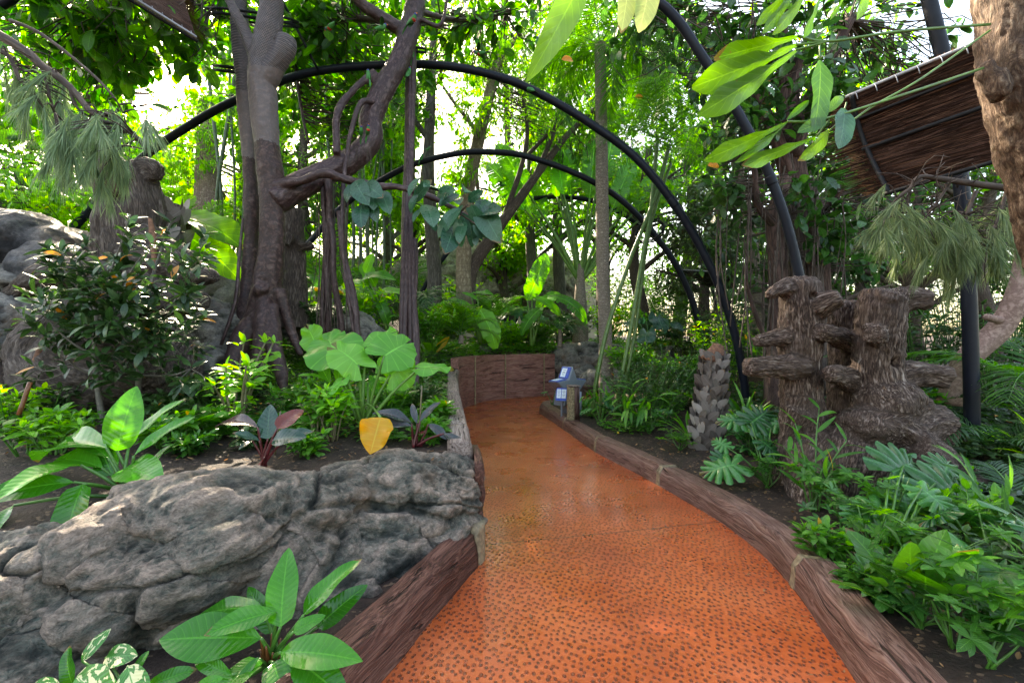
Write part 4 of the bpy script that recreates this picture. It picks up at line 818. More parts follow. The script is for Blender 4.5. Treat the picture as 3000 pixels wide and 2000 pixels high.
# ------------------------------------------------------------------ brushwood sunshades
def shade(label, P00, P10, P01, P11, bulge, battens, nrm_out, seed=0):
    """P00-P10 along the sticks (top edge), P01-P11 bottom edge"""
    root = thing('brushwood_shade', label, 'sunshade', P00, 'brushwood sunshades'); A, B, C_, D = map(np.array, (P00, P10, P01, P11)); no = nrm(np.array(nrm_out))
    Ls = np.linalg.norm(B-A); Lt = np.linalg.norm(C_-A)
    def f(s, t):
        p = (A[None]*(1-s)[:, None]+B[None]*s[:, None])*(1-t)[:, None]+(C_[None]*(1-s)[:, None]+D[None]*s[:, None])*t[:, None]
        return p+no*(bulge*np.sin(np.pi*t))[:, None]
    for k, off in enumerate((0, .03)):
        g = MB(); s, t = np.meshgrid(np.linspace(0, 1, 30), np.linspace(0, 1, 26)); V = f(s.ravel(), t.ravel())+no*off+no*(.006*fbm(np.stack([s.ravel()*4, t.ravel()*60, 0*s.ravel()+k], 1), 2))[:, None]
        i = np.arange(25)[:, None]*30; j = np.arange(29); g.add(V, np.stack([i+j, i+j+1, i+30+j+1, i+30+j], -1).reshape(-1, 4), None, np.stack([s.ravel()*Ls+k*3.3, t.ravel()*Lt+k*7.7], 1)); g.build('brush_mat', M['thatch'], root)
    rg = np.random.RandomState(seed); g = MB(); k = 500; t = rg.rand(k); p0 = f(np.zeros(k), t)+no*.015; ax = nrm(A-B)[None]+rg.normal(size=(k, 3))*.18
    put(g, leaf('strap', w=.05, nl=2, nh=1, droop=.3), p0, ax, no, rg.uniform(.05, .16, k)); 
    t = rg.rand(k); p0 = f(t, np.zeros(k)); put(g, leaf('strap', w=.05, nl=2, nh=1, droop=.3), p0, nrm(A-C_)[None]+rg.normal(size=(k, 3))*.5, no, rg.uniform(.02, .05, k)); g.build('loose_twigs', M['dry'], root)
    k = 2600; s_a = rg.rand(k); t = rg.rand(k)**.9; g = MB(); sg = np.where(rg.rand(k) < .7, -1, 1)[:, None]; put(g, leaf('strap', w=.022, nl=2, nh=1, droop=.1), f(s_a*.97, t)-no*0+no*sg*rg.uniform(.0, .03, k)[:, None]+no*.015, nrm(A-B)[None]+rg.normal(size=(k, 3))*.045, no, rg.uniform(.12, .4, k)*min(1, Ls), rg.rand(k)**1.6); g.build('brush_sticks', M['stick'], root)
    for (s0, t0, s1, t1, r_) in battens:
        g = MB(); ss = np.linspace(s0, s1, 14); tt = np.linspace(t0, t1, 14); tube(g, f(ss, tt)-no*.035, r_, 8, res=28); g.build('frame_bar', M['blackmetal'], root)
    g = MB(); P = [A+(B-A)*k/6+no*.0+[0, 0, .012] for k in range(7)]; tube(g, P, .015, 8, res=14); g.build('top_batten', M['batten'], root)
    for k in range(9):
        g = MB(); c = A+(B-A)*(k+.5)/9; g2 = [c+no*.03+[0, 0, .02], c-no*.03+[0, 0, .02], c-no*.035+nrm(C_-A)*.05]; tube(g, g2, .004, 4, res=4); g.build('cable_tie', M['batten'], root)
shade('curved brushwood sunshade on a black frame at upper right', W(2478, 288, 4.3), W(3120, 20, 3.2), W(2588, 566, 4.05), W(3150, 400, 3.1), .20, [(0.03, 0, .03, 1, .02), (0, .26, 1, .26, .014), (0, .58, 1, .58, .02), (0, 1, 1, 1, .018)], (.35, .8, .45), 1)
shade('dark brushwood sunshade cut by the top edge at upper left', W(575, 112, 5.6), W(300, -60, 4.8), W(520, -50, 6.2), W(250, -160, 5.6), .06, [(.02, 0, .02, 1, .02), (0, 0, 1, 0, .02)], (.1, -.6, .8), 2)
shade('small far brushwood shade hanging behind the second arch', W(1985, 790, 13), W(2140, 800, 12.2), W(2060, 835, 13.4), W(2160, 850, 12.5), .05, [(0, 0, 1, 0, .02)], (.1, -.4, .9), 3)
# ------------------------------------------------------------------ gnarled wood (fused limbs, furrows follow the grain)
def Wp(*a): return np.array([W(u, v, d) for u, v, d in a])
def fused(limbs, blobs=(), vox=.02, amp=.02, fx=13, fz=2.6, seed=0, smooth=2, big=.03, cuts=()):
    g = MB()
    for p, r in limbs: tube(g, p, r, 14, res=max(8, len(p)*5), bump=.12, seed=seed)
    for b in blobs: blob(g, b[0], b[1], b[2] if len(b) > 2 else (0, 0, 0), 3, .14, seed)
    V, N, Q = remesh(g, vox, smooth); gv, lr = grain(V, limbs)
    P = V*3+seed; wv = .5*np.stack([fbm(P*.8+q*7, 2, seed+q) for q in range(3)], 1)
    d = big*fbm(V*2.6+wv, 3, seed)+amp*ridge(gv*[fx, fx, fz]+wv, 4, seed+4, .6)-amp*.4+amp*.5*fbm(V*30, 2, seed)
    for c, rad, dep in cuts: d = d-dep*np.exp(-(np.linalg.norm(V-np.array(c), axis=1)/rad)**4)
    d = np.minimum(d, .35*np.maximum(lr, .05))
    m = MB(); m.add(V+N*d[:, None], Q, None, None, .5, gv); return m
# big stump sculpture on the right
root = thing('stump_sculpture', 'huge gnarled stump with three chopped columns standing in the right bed', 'gnarled stump', W(2420, 1400, 4.5))
D = 4.5
limbs = [(Wp((2540, 1560, D), (2590, 1380, D), (2600, 1230, D), (2575, 1100, D), (2575, 1000, D), (2585, 920, D), (2600, 868, D)), [.48, .33, .25, .21, .20, .21, .21]),
 (Wp((2590, 905, D), (2660, 880, D-.02), (2722, 880, D-.05)), [.18, .13, .10]),
 (Wp((2610, 1110, D), (2690, 1095, D), (2778, 1105, D-.05)), [.15, .12, .10]),
 (Wp((2570, 985, D-.05), (2567, 983, D-.33)), [.11, .085]),
 (Wp((2380, 1520, D+.1), (2370, 1380, D+.15), (2350, 1200, D+.2), (2345, 1060, D+.2), (2345, 950, D+.2), (2345, 830, D+.2)), [.42, .29, .21, .205, .195, .195]),
 (Wp((2345, 850, D+.2), (2290, 845, D+.15), (2250, 868, D+.1)), [.15, .10, .055]),
 (Wp((2370, 910, D+.15), (2420, 885, D), (2458, 872, D-.05)), [.14, .105, .08]),
 (Wp((2320, 985, D+.2), (2260, 992, D+.15), (2215, 998, D+.1)), [.12, .09, .065]),
 (Wp((2350, 1075, D+.1), (2260, 1072, D), (2188, 1072, D-.05)), [.145, .11, .095]),
 (Wp((2480, 1480, D+.3), (2490, 1200, D+.4), (2490, 1050, D+.45), (2490, 890, D+.45)), [.4, .22, .19, .18]),
 (Wp((2500, 1005, D+.3), (2450, 985, D+.05), (2404, 972, D-.05)), [.13, .10, .08]),
 (Wp((2500, 1115, D+.2), (2450, 1098, D-.1), (2425, 1098, D-.15)), [.13, .095, .085]),
 (Wp((2600, 1300, D-.05), (2690, 1255, D), (2765, 1255, D)), [.35, .26, .20]),
 (Wp((2640, 1330, D-.2), (2780, 1400, D-.3), (2900, 1480, D-.4), (3020, 1600, D-.5)), [.33, .22, .14, .07]),
 (Wp((2420, 1360, D-.1), (2380, 1480, D-.35), (2360, 1560, D-.5)), [.34, .22, .1]), (Wp((2500, 1350, D-.2), (2470, 1480, D-.45), (2440, 1580, D-.6)), [.34, .24, .12]),
 (Wp((2350, 1200, D+.1), (2310, 1300, D+.2), (2275, 1420, D+.3)), [.18, .12, .08])]
blobs = [(W(2490, 1330, D), (.42, .3, .3)), (W(2600, 1180, D-.05), (.3, .26, .28)), (W(2560, 1240, D-.1), (.33, .26, .2)), (W(2590, 880, D), (.2, .2, .1)), (W(2640, 872, D), (.12, .13, .06)), (W(2345, 836, D+.2), (.17, .17, .09)), (W(2560, 960, D-.16), (.12, .08, .05)), (W(2660, 1200, D), (.2, .2, .2))]
g = fused(limbs, blobs, .0145, .022, 12, 2.3, 5, 2, .035, cuts=[(W(2305, 1042, D), .045, .10), (W(2635, 1062, D-.22), .05, .10), (W(2497, 1085, D-.1), .05, .09), (W(2380, 868, D+.03), .04, .08)])
g.build('trunk', M['b_stump'], root)
# splintered cut ends
def cut_end(c, ax, r, seed, parent, mat='cut'):
    rg = np.random.RandomState(seed); g = MB(); ax = nrm(np.array(ax)); x = nrm(np.cross(ax, [0, .2, 1])); y = np.cross(ax, x)
    for k in range(26):
        a = rg.rand()*6.28; q = r*math.sqrt(rg.rand())*.9; p = np.array(c)+x*math.cos(a)*q+y*math.sin(a)*q; l = rg.uniform(.02, .07)*(1.2-q/r)
        tube(g, [p-ax*.05, p+ax*l*.6, p+ax*l+x*rg.normal()*.01], [rg.uniform(.012, .026), .014, .004], 5, res=5)
    g.build('splintered_end', M[mat], parent)
for (a, b, r) in [((2700, 880, D-.03), (2735, 882, D-.05), .06), ((2755, 1100, D-.03), (2792, 1106, D-.06), .062), ((2567, 983, D-.26), (2566, 983, D-.5), .078), ((2262, 860, D+.12), (2235, 872, D+.08), .04), ((2440, 878, D-.03), (2472, 868, D-.06), .045), ((2228, 996, D+.12), (2200, 999, D+.1), .035), ((2205, 1072, D-.03), (2172, 1072, D-.06), .06), ((2415, 975, D-.02), (2390, 968, D-.08), .05), ((2432, 1098, D-.13), (2415, 1098, D-.3), .07)]:
    A, B = W(*a), W(*b); cut_end(A, B-A, r, int(a[0]), root, 'b_stump')
# dead log sculpture on the left
D = 6.0
root = thing('dead_log', 'massive dead log with a flared hollow top on the left bank', 'dead log', W(330, 1150, 5.2))
limbs = [(Wp((330, 1150, 5.4), (400, 1000, 5.6), (400, 860, 5.9), (395, 700, D), (385, 600, D), (370, 520, D)), [.62, .45, .38, .34, .34, .34]),
 (Wp((385, 560, D), (330, 500, D-.15), (292, 488, D-.3)), [.30, .2, .13]), (Wp((390, 530, D), (440, 500, D), (468, 512, D)), [.24, .16, .11]), (Wp((330, 640, D), (305, 650, D-.1), (298, 740, D-.1), (305, 800, D)), [.16, .13, .12, .14]),
 (Wp((400, 760, 5.9), (500, 772, 5.8), (560, 800, 5.7), (632, 808, 5.6)), [.30, .22, .15, .06]), (Wp((430, 700, 5.9), (520, 745, 5.8), (570, 770, 5.8)), [.2, .12, .06]),
 (Wp((420, 860, 5.7), (520, 880, 5.5), (600, 880, 5.5)), [.25, .18, .09]), (Wp((350, 830, 5.7), (230, 800, 5.6), (120, 820, 5.6), (40, 870, 5.7)), [.3, .22, .18, .12]),
 (Wp((380, 900, 5.6), (250, 960, 5.2), (150, 1000, 5.0), (118, 1060, 4.9), (200, 1150, 4.8), (330, 1190, 4.8)), [.4, .36, .30, .28, .34, .36])]
blobs = [(W(330, 1080, 5.0), (.75, .5, .45)), (W(220, 1080, 4.9), (.42, .42, .42)), (W(430, 1060, 5.3), (.55, .45, .5))]
g = fused(limbs, blobs, .022, .026, 9, 1.6, 15, 2, .05, cuts=[(W(320, 545, D-.35), .2, .22), (W(330, 950, 4.6), .16, .1)])
g.build('trunk', M['b_log'], root)
A, B = W(335, 520, D-.3), W(300, 515, D-.6); g = MB(); blob(g, W(325, 545, D-.16), (.15, .08, .17), (0, .3, 0), 3, .2, 4); g.build('hollow', M['hollow'], root)  # solid dark blob; its colour stands in for shade inside the hollow
for a in [((130, 990, 4.62), (112, 1060, 4.55), (135, 1130, 4.5)), ((440, 640, 5.62), (448, 700, 5.6), (452, 790, 5.5))]: g = MB(); tube(g, Wp(*a), [.02, .045, .015], 8, bump=.4); g.build('torn_strip', M['cut'], root)
# old palm stub with curled leaf bases behind the log
def leafbase_stub(name, label, base, top, r0, r1, mat, n_row, n_ring, seed, size, topmat='cut', group=None, matb='pale_base'):
    root = thing(name, label, 'palm stub', base, group); rg = np.random.RandomState(seed); base, top = np.array(base), np.array(top); ax = nrm(top-base); x = nrm(np.cross(ax, [0, 1, 0])); y = np.cross(ax, x); h = np.linalg.norm(top-base)
    g = MB(); tube(g, [base, base*.5+top*.5, top], [r0, (r0+r1)/2*1.05, r1], 20, res=30, bump=.05); g.build('trunk', M['b_grey'], root)
    g = MB(); lf = leaf('ovate', w=.66, nl=8, nh=2, fold=-.10, droop=.02)
    for k in range(n_ring):
        t = k/n_ring; c = base+ax*h*t; r = r0+(r1-r0)*t
        for j in range(n_row):
            a = 2*math.pi*(j+.5*(k % 2))/n_row+rg.normal()*.07; o = x*math.cos(a)+y*math.sin(a); tw = (1 if k % 2 else -1)*.72
            d_ = nrm(ax*1.0+o*.17+np.cross(ax, o)*tw*1.3+rg.normal(size=3)*.08)
            put(g, lf, c+o*(r*1.0), d_, o, size*rg.uniform(.85, 1.2), rg.rand())
    g.build('leaf_bases', M[matb], root); return root
M['pale_base'] = leafmat('palm_leaf_base', (.075, .055, .045), (.17, .14, .12), (.32, .28, .25), rough=.6, tr=0, vein=.25, vn_=22, scar=.6, spec=.3, vcol=(.4, .36, .32))
r_ = leafbase_stub('woven_palm_stub', 'grey palm stub with woven diamond leaf bases beside the path edging', W(2068, 1325, 6.1), W(2094, 1040, 6.1), .195, .125, 'b', 10, 15, 2, .20)
g = MB(); tube(g, [W(2085, 1060, 6.1), W(2105, 1010, 6.1)], [.16, .07], 12, bump=.2); g.build('broken_top', M['cut'], r_)
g = MB(); blob(g, W(2062, 1330, 6.1), (.30, .28, .1), (0, 0, 0), 3, .25, 3); g.build('root_ball', M['b_red'], r_)
leafbase_stub('woven_palm_stub', 'broad grey palm stub with peeling leaf bases right of the dead log', W(470, 850, 6.6), W(462, 600, 6.6), .36, .30, 'b', 9, 9, 5, .30)

# ------------------------------------------------------------------ fig tree left of centre
D = 6.2
root = thing('fig_tree', 'twin trunked fig with smooth purple brown bark left of centre', 'fig tree', W(760, 1100, D))
limbs = [(Wp((742, 1120, D), (750, 1000, D), (772, 900, D), (790, 780, D), (797, 680, D), (795, 560, D), (784, 440, D), (774, 320, D), (768, 230, D), (778, 140, D), (792, 40, D), (800, -120, D)), [.27, .225, .19, .168, .160, .16, .16, .165, .185, .18, .155, .15]),
 (Wp((700, 1080, D+.2), (716, 940, D+.4), (733, 780, D+.5), (736, 600, D+.5), (727, 420, D+.5), (718, 300, D+.5), (712, 180, D+.5), (700, 60, D+.5), (685, -100, D+.5)), [.16, .12, .10, .10, .105, .11, .13, .13, .12]),
 (Wp((770, 250, D), (830, 150, D-.05), (838, 110, D-.05)), [.15, .14, .11]),
 (Wp((757, 190, D), (722, 100, D), (680, 20, D), (640, -60, D)), [.10, .075, .07, .06]),
 (Wp((745, 960, D-.1), (700, 1010, D-.3), (672, 1100, D-.5), (655, 1180, D-.6)), [.20, .13, .08, .05]), (Wp((760, 930, D-.1), (800, 1000, D-.4), (822, 1080, D-.6), (835, 1150, D-.7)), [.15, .10, .07, .04]),
 (Wp((775, 880, D-.1), (772, 950, D-.3), (760, 1050, D-.45), (752, 1130, D-.5)), [.10, .12, .09, .05]), (Wp((762, 855, D-.14), (768, 838, D-.2)), [.1, .085]), (Wp((800, 895, D-.15), (806, 960, D-.3), (815, 1060, D-.5), (826, 1130, D-.6)), [.07, .075, .06, .04]),
 (Wp((820, 850, D), (850, 960, D), (880, 1040, D-.1)), [.08, .06, .04])]
g = fused(limbs, [], .019, .010, 7, 3, 25, 2, .02); g.build('trunk', M['b_fig'], root)
# the limb that crosses to the right
g = MB(); lb = [Wp((800, 590, D), (880, 545, D+.2), (960, 505, D+.4), (1040, 462, D+.6), (1085, 410, D+.7), (1085, 350, D+.8), (1120, 270, D+.9), (1165, 190, D+1), (1195, 100, D+1.1), (1215, 20, D+1.2), (1235, -90, D+1.2)),
      Wp((1190, 100, D+1.1), (1130, 60, D+1), (1060, 10, D+.9), (1000, -60, D+.8)), Wp((1205, 70, D+1.1), (1235, 60, D+1.1), (1290, 75, D+1.1), (1310, 0, D+1.1)), Wp((800, 545, D-.05), (880, 530, D-.1), (950, 507, D-.1), (1010, 525, D), (1100, 545, D+.2), (1190, 552, D+.3), (1290, 590, D+.4), (1400, 655, D+.4)),
      Wp((985, 450, D+.3), (990, 330, D+.5), (1040, 260, D+.7), (1100, 215, D+.9))]
g = fused([(lb[0], [.20, .19, .175, .17, .17, .17, .17, .165, .16, .15, .14]), (lb[1], [.11, .1, .09, .08]), (lb[2], [.05, .035, .03, .02]), (lb[3], [.075, .062, .062, .055, .05, .045, .04, .03]), (lb[4], [.05, .055, .06, .07])], [], .019, .010, 8, 3, 26, 2, .02); g.build('limb', M['b_root'], root)
# aerial roots hanging from it
def roots(g, A, B, n, spread, r, seed, wob=.03):
    rg = np.random.RandomState(seed); A, B = np.array(A), np.array(B)
    for k in range(n):
        o0 = rg.normal(size=3)*spread*[1, 1, 0]; o1 = rg.normal(size=3)*spread*[1.2, 1.2, 0]; m = 9; P = []
        for q in range(m):
            t = q/(m-1); P.append(A+(B-A)*t+o0*(1-t)+o1*t+np.array([math.sin(t*9+k*2)*wob, math.cos(t*7+k)*wob, 0])*.6)
        tube(g, P, r*rg.uniform(.6, 1.1)*np.array([1, .9, 1, .95]), 8, res=40, bump=.12, seed=seed+k)
g = MB(); roots(g, W(1200, 140, 7.6), W(1190, 1110, 6.6), 7, .045, .055, 1); g.build('aerial_root_pillar', M['b_root'], root)
g = MB(); roots(g, W(1213, 700, 7), W(1222, 1190, 6.4), 2, .01, .05, 3); g.build('aerial_root', M['b_root'], root)
g = MB(); roots(g, W(960, 505, 6.5), W(957, 975, 6.7), 4, .035, .052, 5); g.build('aerial_root', M['b_root'], root)
g = MB(); roots(g, W(966, 640, 6.5), W(1000, 990, 6.6), 1, .0, .06, 6); g.build('aerial_root', M['b_root'], root)
g = MB(); roots(g, W(985, 620, 6.4), W(1050, 1010, 6.3), 2, .015, .045, 7); g.build('aerial_root', M['b_root'], root)
g = MB(); tube(g, Wp((1095, 300, 6.9), (1060, 300, 6.7), (1035, 360, 6.6), (1012, 480, 6.5), (1003, 640, 6.3), (1010, 800, 6.3), (1040, 1000, 6.3)), [.045, .042, .035, .03, .025, .02, .02], 8, bump=.1); g.build('aerial_root', M['b_root'], root)
g = MB(); rg = np.random.RandomState(8)
for k in range(16):
    u = rg.uniform(920, 1030); tube(g, Wp((u, rg.uniform(490, 560), 6.6), (u+rg.normal()*6, 760, 6.6), (u+rg.normal()*14, rg.uniform(850, 1000), 6.6)), rg.uniform(.004, .012), 5, res=18)
for k in range(14):
    u = rg.uniform(1040, 1085); tube(g, Wp((u, 430, 6.6), (u+rg.normal()*10, rg.uniform(450, 500), 6.6)), .004, 4, res=5)
g.build('fine_roots', M['b_twig'], root)
FIGROOT = root
g = MB(); tube(g, Wp((648, 1010, 5.9), (690, 880, 6), (700, 760, 6.1), (712, 640, 6.2)), [.02, .025, .02, .015], 6); g.build('vine_stem', M['b_root'], root)
# grey dead stump behind the fig
root = thing('dead_stump', 'weathered grey dead stump standing just behind the fig trunk', 'dead stump', W(865, 930, 7.6))
g = fused([(Wp((860, 960, 7.6), (862, 800, 7.6), (858, 700, 7.6), (860, 615, 7.6)), [.26, .2, .17, .16]), (Wp((865, 720, 7.6), (900, 722, 7.5), (915, 715, 7.5)), [.1, .07, .06]), (Wp((850, 690, 7.4), (842, 720, 7.3)), [.08, .06])], [], .025, .02, 12, 2, 31); g.build('trunk', M['b_log'], root)
# trunk at the right edge
root = thing('leaning_trunk', 'rough brown tree trunk leaning along the right edge of the frame', 'tree trunk', W(3300, 1500, 2.3))
P = Wp((3030, -260, 2.2), (3002, -60, 2.2), (2998, 100, 2.2), (3015, 250, 2.2), (3078, 450, 2.25), (3120, 620, 2.3), (3200, 850, 2.35), (3290, 1150, 2.4), (3380, 1560, 2.5))
g = fused([(P, [.185, .185, .185, .18, .185, .185, .19, .2, .23])], [(W(2890, 210, 2.14), (.035, .05, .06)), (W(2925, 250, 2.12), (.05, .06, .08))], .0125, .012, 15, 6, 41, 1, .02, cuts=[(W(2985, 460, 2.02), .06, .04)]); g.build('trunk', M['b_near'], root)
# ------------------------------------------------------------------ plant makers
CAM = np.array([0, 0, EYE])
def hl(mb, lf, b, t, wf=1., face=None, tint=.5, mat=0, curl=0):
    """one leaf from its base (u, v, d) to its tip; wf widens it; face = normal hint (default: up and towards the viewer's side)"""
    B, T = W(*b), W(*t); face = np.array([0, -.6, .8]) if face is None else np.array(face)
    L_ = np.linalg.norm(T-B)*1.06; put(mb, lf, B, T-B, face, L_, tint, mat, sw=wf); return B, T
def petiole(mb, base, b, r0=.012, r1=.006, sag=.15, mat=0, seed=0):
    base, b = np.array(base), np.array(b); m = (base+b)/2+np.array([0, 0, 1])*sag*np.linalg.norm(b-base); tube(mb, [base, m, b], [r0, (r0+r1)/2, r1], 7, res=10, mat=mat)
def rosette(name, label, cat, base, n=9, length=.35, shape='lance', wf=.35, mat='mid', pet=.15, el=(15, 75), seed=0, group=None, stem='st_green', droop=.6, fold=.15, wave=.06, nl=8, face=None, sizev=.25, pr=.007, az=None):
    rg = np.random.RandomState(seed+11); base = np.array(base, float); root = thing(name, label, cat, base, group); g, s = MB(), MB()
    lfs = [leaf(shape, w=wf, nl=nl, nh=2, fold=fold, droop=droop*q, wave=wave, seed=seed+i) for i, q in enumerate((.6, 1., 1.5))]
    for k in range(n):
        a = (2.4*k+rg.normal()*.2) if az is None else R(rg.uniform(*az)); e_ = R(el[0]+(el[1]-el[0])*(k+.5)/n+rg.normal()*5); d = np.array([math.cos(a)*math.cos(e_), math.sin(a)*math.cos(e_), math.sin(e_)])
        p = base+d*pet*rg.uniform(.7, 1.2); ln = length*(1+rg.normal()*sizev*.5); petiole(s, base+rg.normal(size=3)*.006, p, pr, pr*.6, .08)
        dd = nrm(d+[0, 0, -.12]); put(g, lfs[k % 3], p, dd, np.array([0, 0, 1.])-d*.2+rg.normal(size=3)*.12, ln, rg.rand())
    g.build('foliage', M[mat], root); s.build('stem', M[stem], root); return root
def heads(g, s, pts, rg, nleaf=7, ll=.1, wf=.36, shape='ellip', up=.25, dro=.5, nl=4, nh=1, nrm_up=.8, petl=0):
    """whorls of leaflets at pts (schefflera, fig twig ends)"""
    lf = [leaf(shape, w=wf, nl=nl, nh=nh, fold=.12, droop=dro*q, wave=.03) for q in (.6, 1.3)]
    for p in pts:
        a0 = rg.rand()*6.3; ax = nrm(np.array([0, 0, 1.])+rg.normal(size=3)*.35); x = nrm(np.cross(ax, [1, .3, 0])); y = np.cross(ax, x); nn = nleaf+rg.randint(-1, 2)
        a = a0+np.arange(nn)*2*math.pi/nn; D = nrm(x*np.cos(a)[:, None]+y*np.sin(a)[:, None]+ax*up+rg.normal(size=(nn, 3))*.1)
        put(g, lf[rg.randint(2)], p+D*petl, D, ax*nrm_up+rg.normal(size=(nn, 3))*.1, ll*rg.uniform(.75, 1.15, nn), rg.uniform(0, 1)*.5+rg.rand(nn)*.5)
def schefflera(label, base, h=.4, w=.3, n=16, ll=.09, mat='schef', seed=0, group=None, name='schefflera', cat='schefflera'):
    rg = np.random.RandomState(seed+3); base = np.array(base, float); root = thing(name, label, cat, base, group); g, s = MB(), MB(); ns = max(3, n//5); tips = []
    for i in range(ns):
        a = rg.rand()*6.3; top = base+[math.cos(a)*w*.35, math.sin(a)*w*.35, h*rg.uniform(.6, .95)]; tube(s, [base+rg.normal(size=3)*.01, (base+top)/2+rg.normal(size=3)*.02, top], [.007, .005, .004], 6, res=8)
        for j in range(n//ns):
            t = rg.uniform(.35, 1); q = base+(top-base)*t; b = rg.rand()*6.3; p = q+[math.cos(b)*w*.5*rg.uniform(.3, 1), math.sin(b)*w*.5*rg.uniform(.3, 1), h*.22*rg.rand()]; tips.append(p); tube(s, [q, (q+p)/2+[0, 0, .01], p], [.003, .002, .002], 4, res=4)
    heads(g, s, tips, rg, 7, ll); g.build('foliage', M[mat], root); s.build('stem', M['st_green'], root); return root
def bush(label, base, h=.5, w=.4, nst=7, nlf=16, ll=.09, wf=.45, shape='ovate', mat='mid', seed=0, group=None, name='leafy_plant', cat='plant', stem='st_green', droop=.7, whorl=1, lean=(0, 0), t0=.3, sr=.006, parent=None, pname='foliage'):
    rg = np.random.RandomState(seed+7); base = np.array(base, float); root = thing(name, label, cat, base, group); g, s = MB(), MB(); lfs = [leaf(shape, w=wf, nl=5, nh=1, fold=.14, droop=droop*q, wave=.04, seed=q) for q in (.5, 1, 1.6)]
    for i in range(nst):
        a = 2.4*i+rg.rand(); rr = w*.5*math.sqrt((i+.5)/nst); top = base+[math.cos(a)*rr+lean[0], math.sin(a)*rr+lean[1], h*rg.uniform(.7, 1.05)]; b0 = base+[math.cos(a)*rr*.25, math.sin(a)*rr*.25, -.02]
        m = (b0+top)/2+[0, 0, h*.08]+rg.normal(size=3)*.02; C = spline([b0, m, top], 12); tube(s, C, [sr*1.4, sr, sr*.6], 6, res=12)
        t = rg.uniform(t0, 1, nlf)**.8; k = (t*11).astype(int); P = C[k]; A = rg.rand(nlf)*6.3; el = rg.uniform(-.1, .7, nlf)
        D = np.stack([np.cos(A)*np.cos(el), np.sin(A)*np.cos(el), np.sin(el)], 1); pl = ll*.35
        for q in range(3):
            m_ = np.arange(nlf) % 3 == q; put(g, lfs[q], P[m_]+D[m_]*pl, D[m_], np.array([0, 0, 1.])+rg.normal(size=(m_.sum(), 3))*.25, ll*rg.uniform(.6, 1.2, m_.sum()), np.clip(rg.rand(m_.sum())*.7+t[m_]*.3, 0, 1))
        Dt = rdir(rg, 5, .7); put(g, lfs[0], np.tile(top, (5, 1)), Dt, np.array([0, 0, 1.])-Dt*.3, ll*rg.uniform(.5, .9, 5), rg.rand(5)*.4+.6)
    g.build(pname, M[mat], root); s.build('stem', M[stem], root); return root
MONL = [split_leaf(6, q, .2+.08*q) for q in (0, 1, 2)]
EARL = [split_leaf(8, q, .22+.06*q, 3, False, .10, .25*(q-1)) for q in (0, 1, 2)]
ARRL = [heart('arrow', 44, 5, .25, q, .03) for q in (0, 1, 2)]
def lobed(label, base, leaves, mat='mon', lfs=MONL, seed=0, group=None, name='monstera', cat='monstera', pr=.011, stem='st_green'):
    """leaves = [(attach uvd, tip uvd, face or None)] or a count tuple (n, height, spread, size)"""
    rg = np.random.RandomState(seed+5); base = np.array(base, float); root = thing(name, label, cat, base, group); g, s = MB(), MB()
    if isinstance(leaves, tuple):
        n, h, sp, sz = leaves
        for k in range(n):
            a = 2.4*k+rg.rand()*.5; t = math.sqrt((k+.6)/n); p = base+[math.cos(a)*sp*t, math.sin(a)*sp*t, h*(1-.55*t*t)*rg.uniform(.8, 1.1)]; d = nrm(np.array([math.cos(a), math.sin(a), -.35])+rg.normal(size=3)*.25)
            put(g, lfs[k % 3], p, d, np.array([0, -.25, 1.])+rg.normal(size=3)*.25+[math.cos(a)*.3, math.sin(a)*.3, 0], sz*rg.uniform(.7, 1.15), rg.rand()); petiole(s, base+rg.normal(size=3)*.015, p, pr, pr*.55, .12)
    else:
        for k, q in enumerate(leaves):
            B, T = hl(g, lfs[k % 3], q[0], q[1], q[3] if len(q) > 3 else 1., q[2] if len(q) > 2 else None, rg.rand()); petiole(s, base+rg.normal(size=3)*.015, B, pr, pr*.55, .10)
    g.build('foliage', M[mat], root); s.build('stem', M[stem], root); return root
def frond(g, s, C, ll=.3, n=34, rg=None, wf=.07, lean=.9, dro=.9, rr=.008, vee=.25, hang=.0, nl=4, t0=.12):
    """palm frond along curve C"""
    C = spline(C, 60); T, X, Y = frames(C); side = nrm(np.cross(T, [0, 0, 1.])); up = np.cross(side, T); tube(s, C, [rr, rr*.7, rr*.25], 6, res=22)
    lf = leaf('lance', w=wf, nl=nl, nh=1, fold=.3, droop=dro); t = np.linspace(t0, .985, n); k = (t*59).astype(int)
    for sd in (-1, 1):
        ln = ll*(np.sin(np.pi*(t*.86+.1))**.6)*rg.uniform(.88, 1.08, n); D = nrm(side[k]*sd+T[k]*(lean*(.4+t[:, None]))+up[k]*vee+np.array([0, 0, -hang])+rg.normal(size=(n, 3))*.05)
        put(g, lf, C[k], D, up[k], ln, rg.rand(n)*.6+.2*rg.rand())
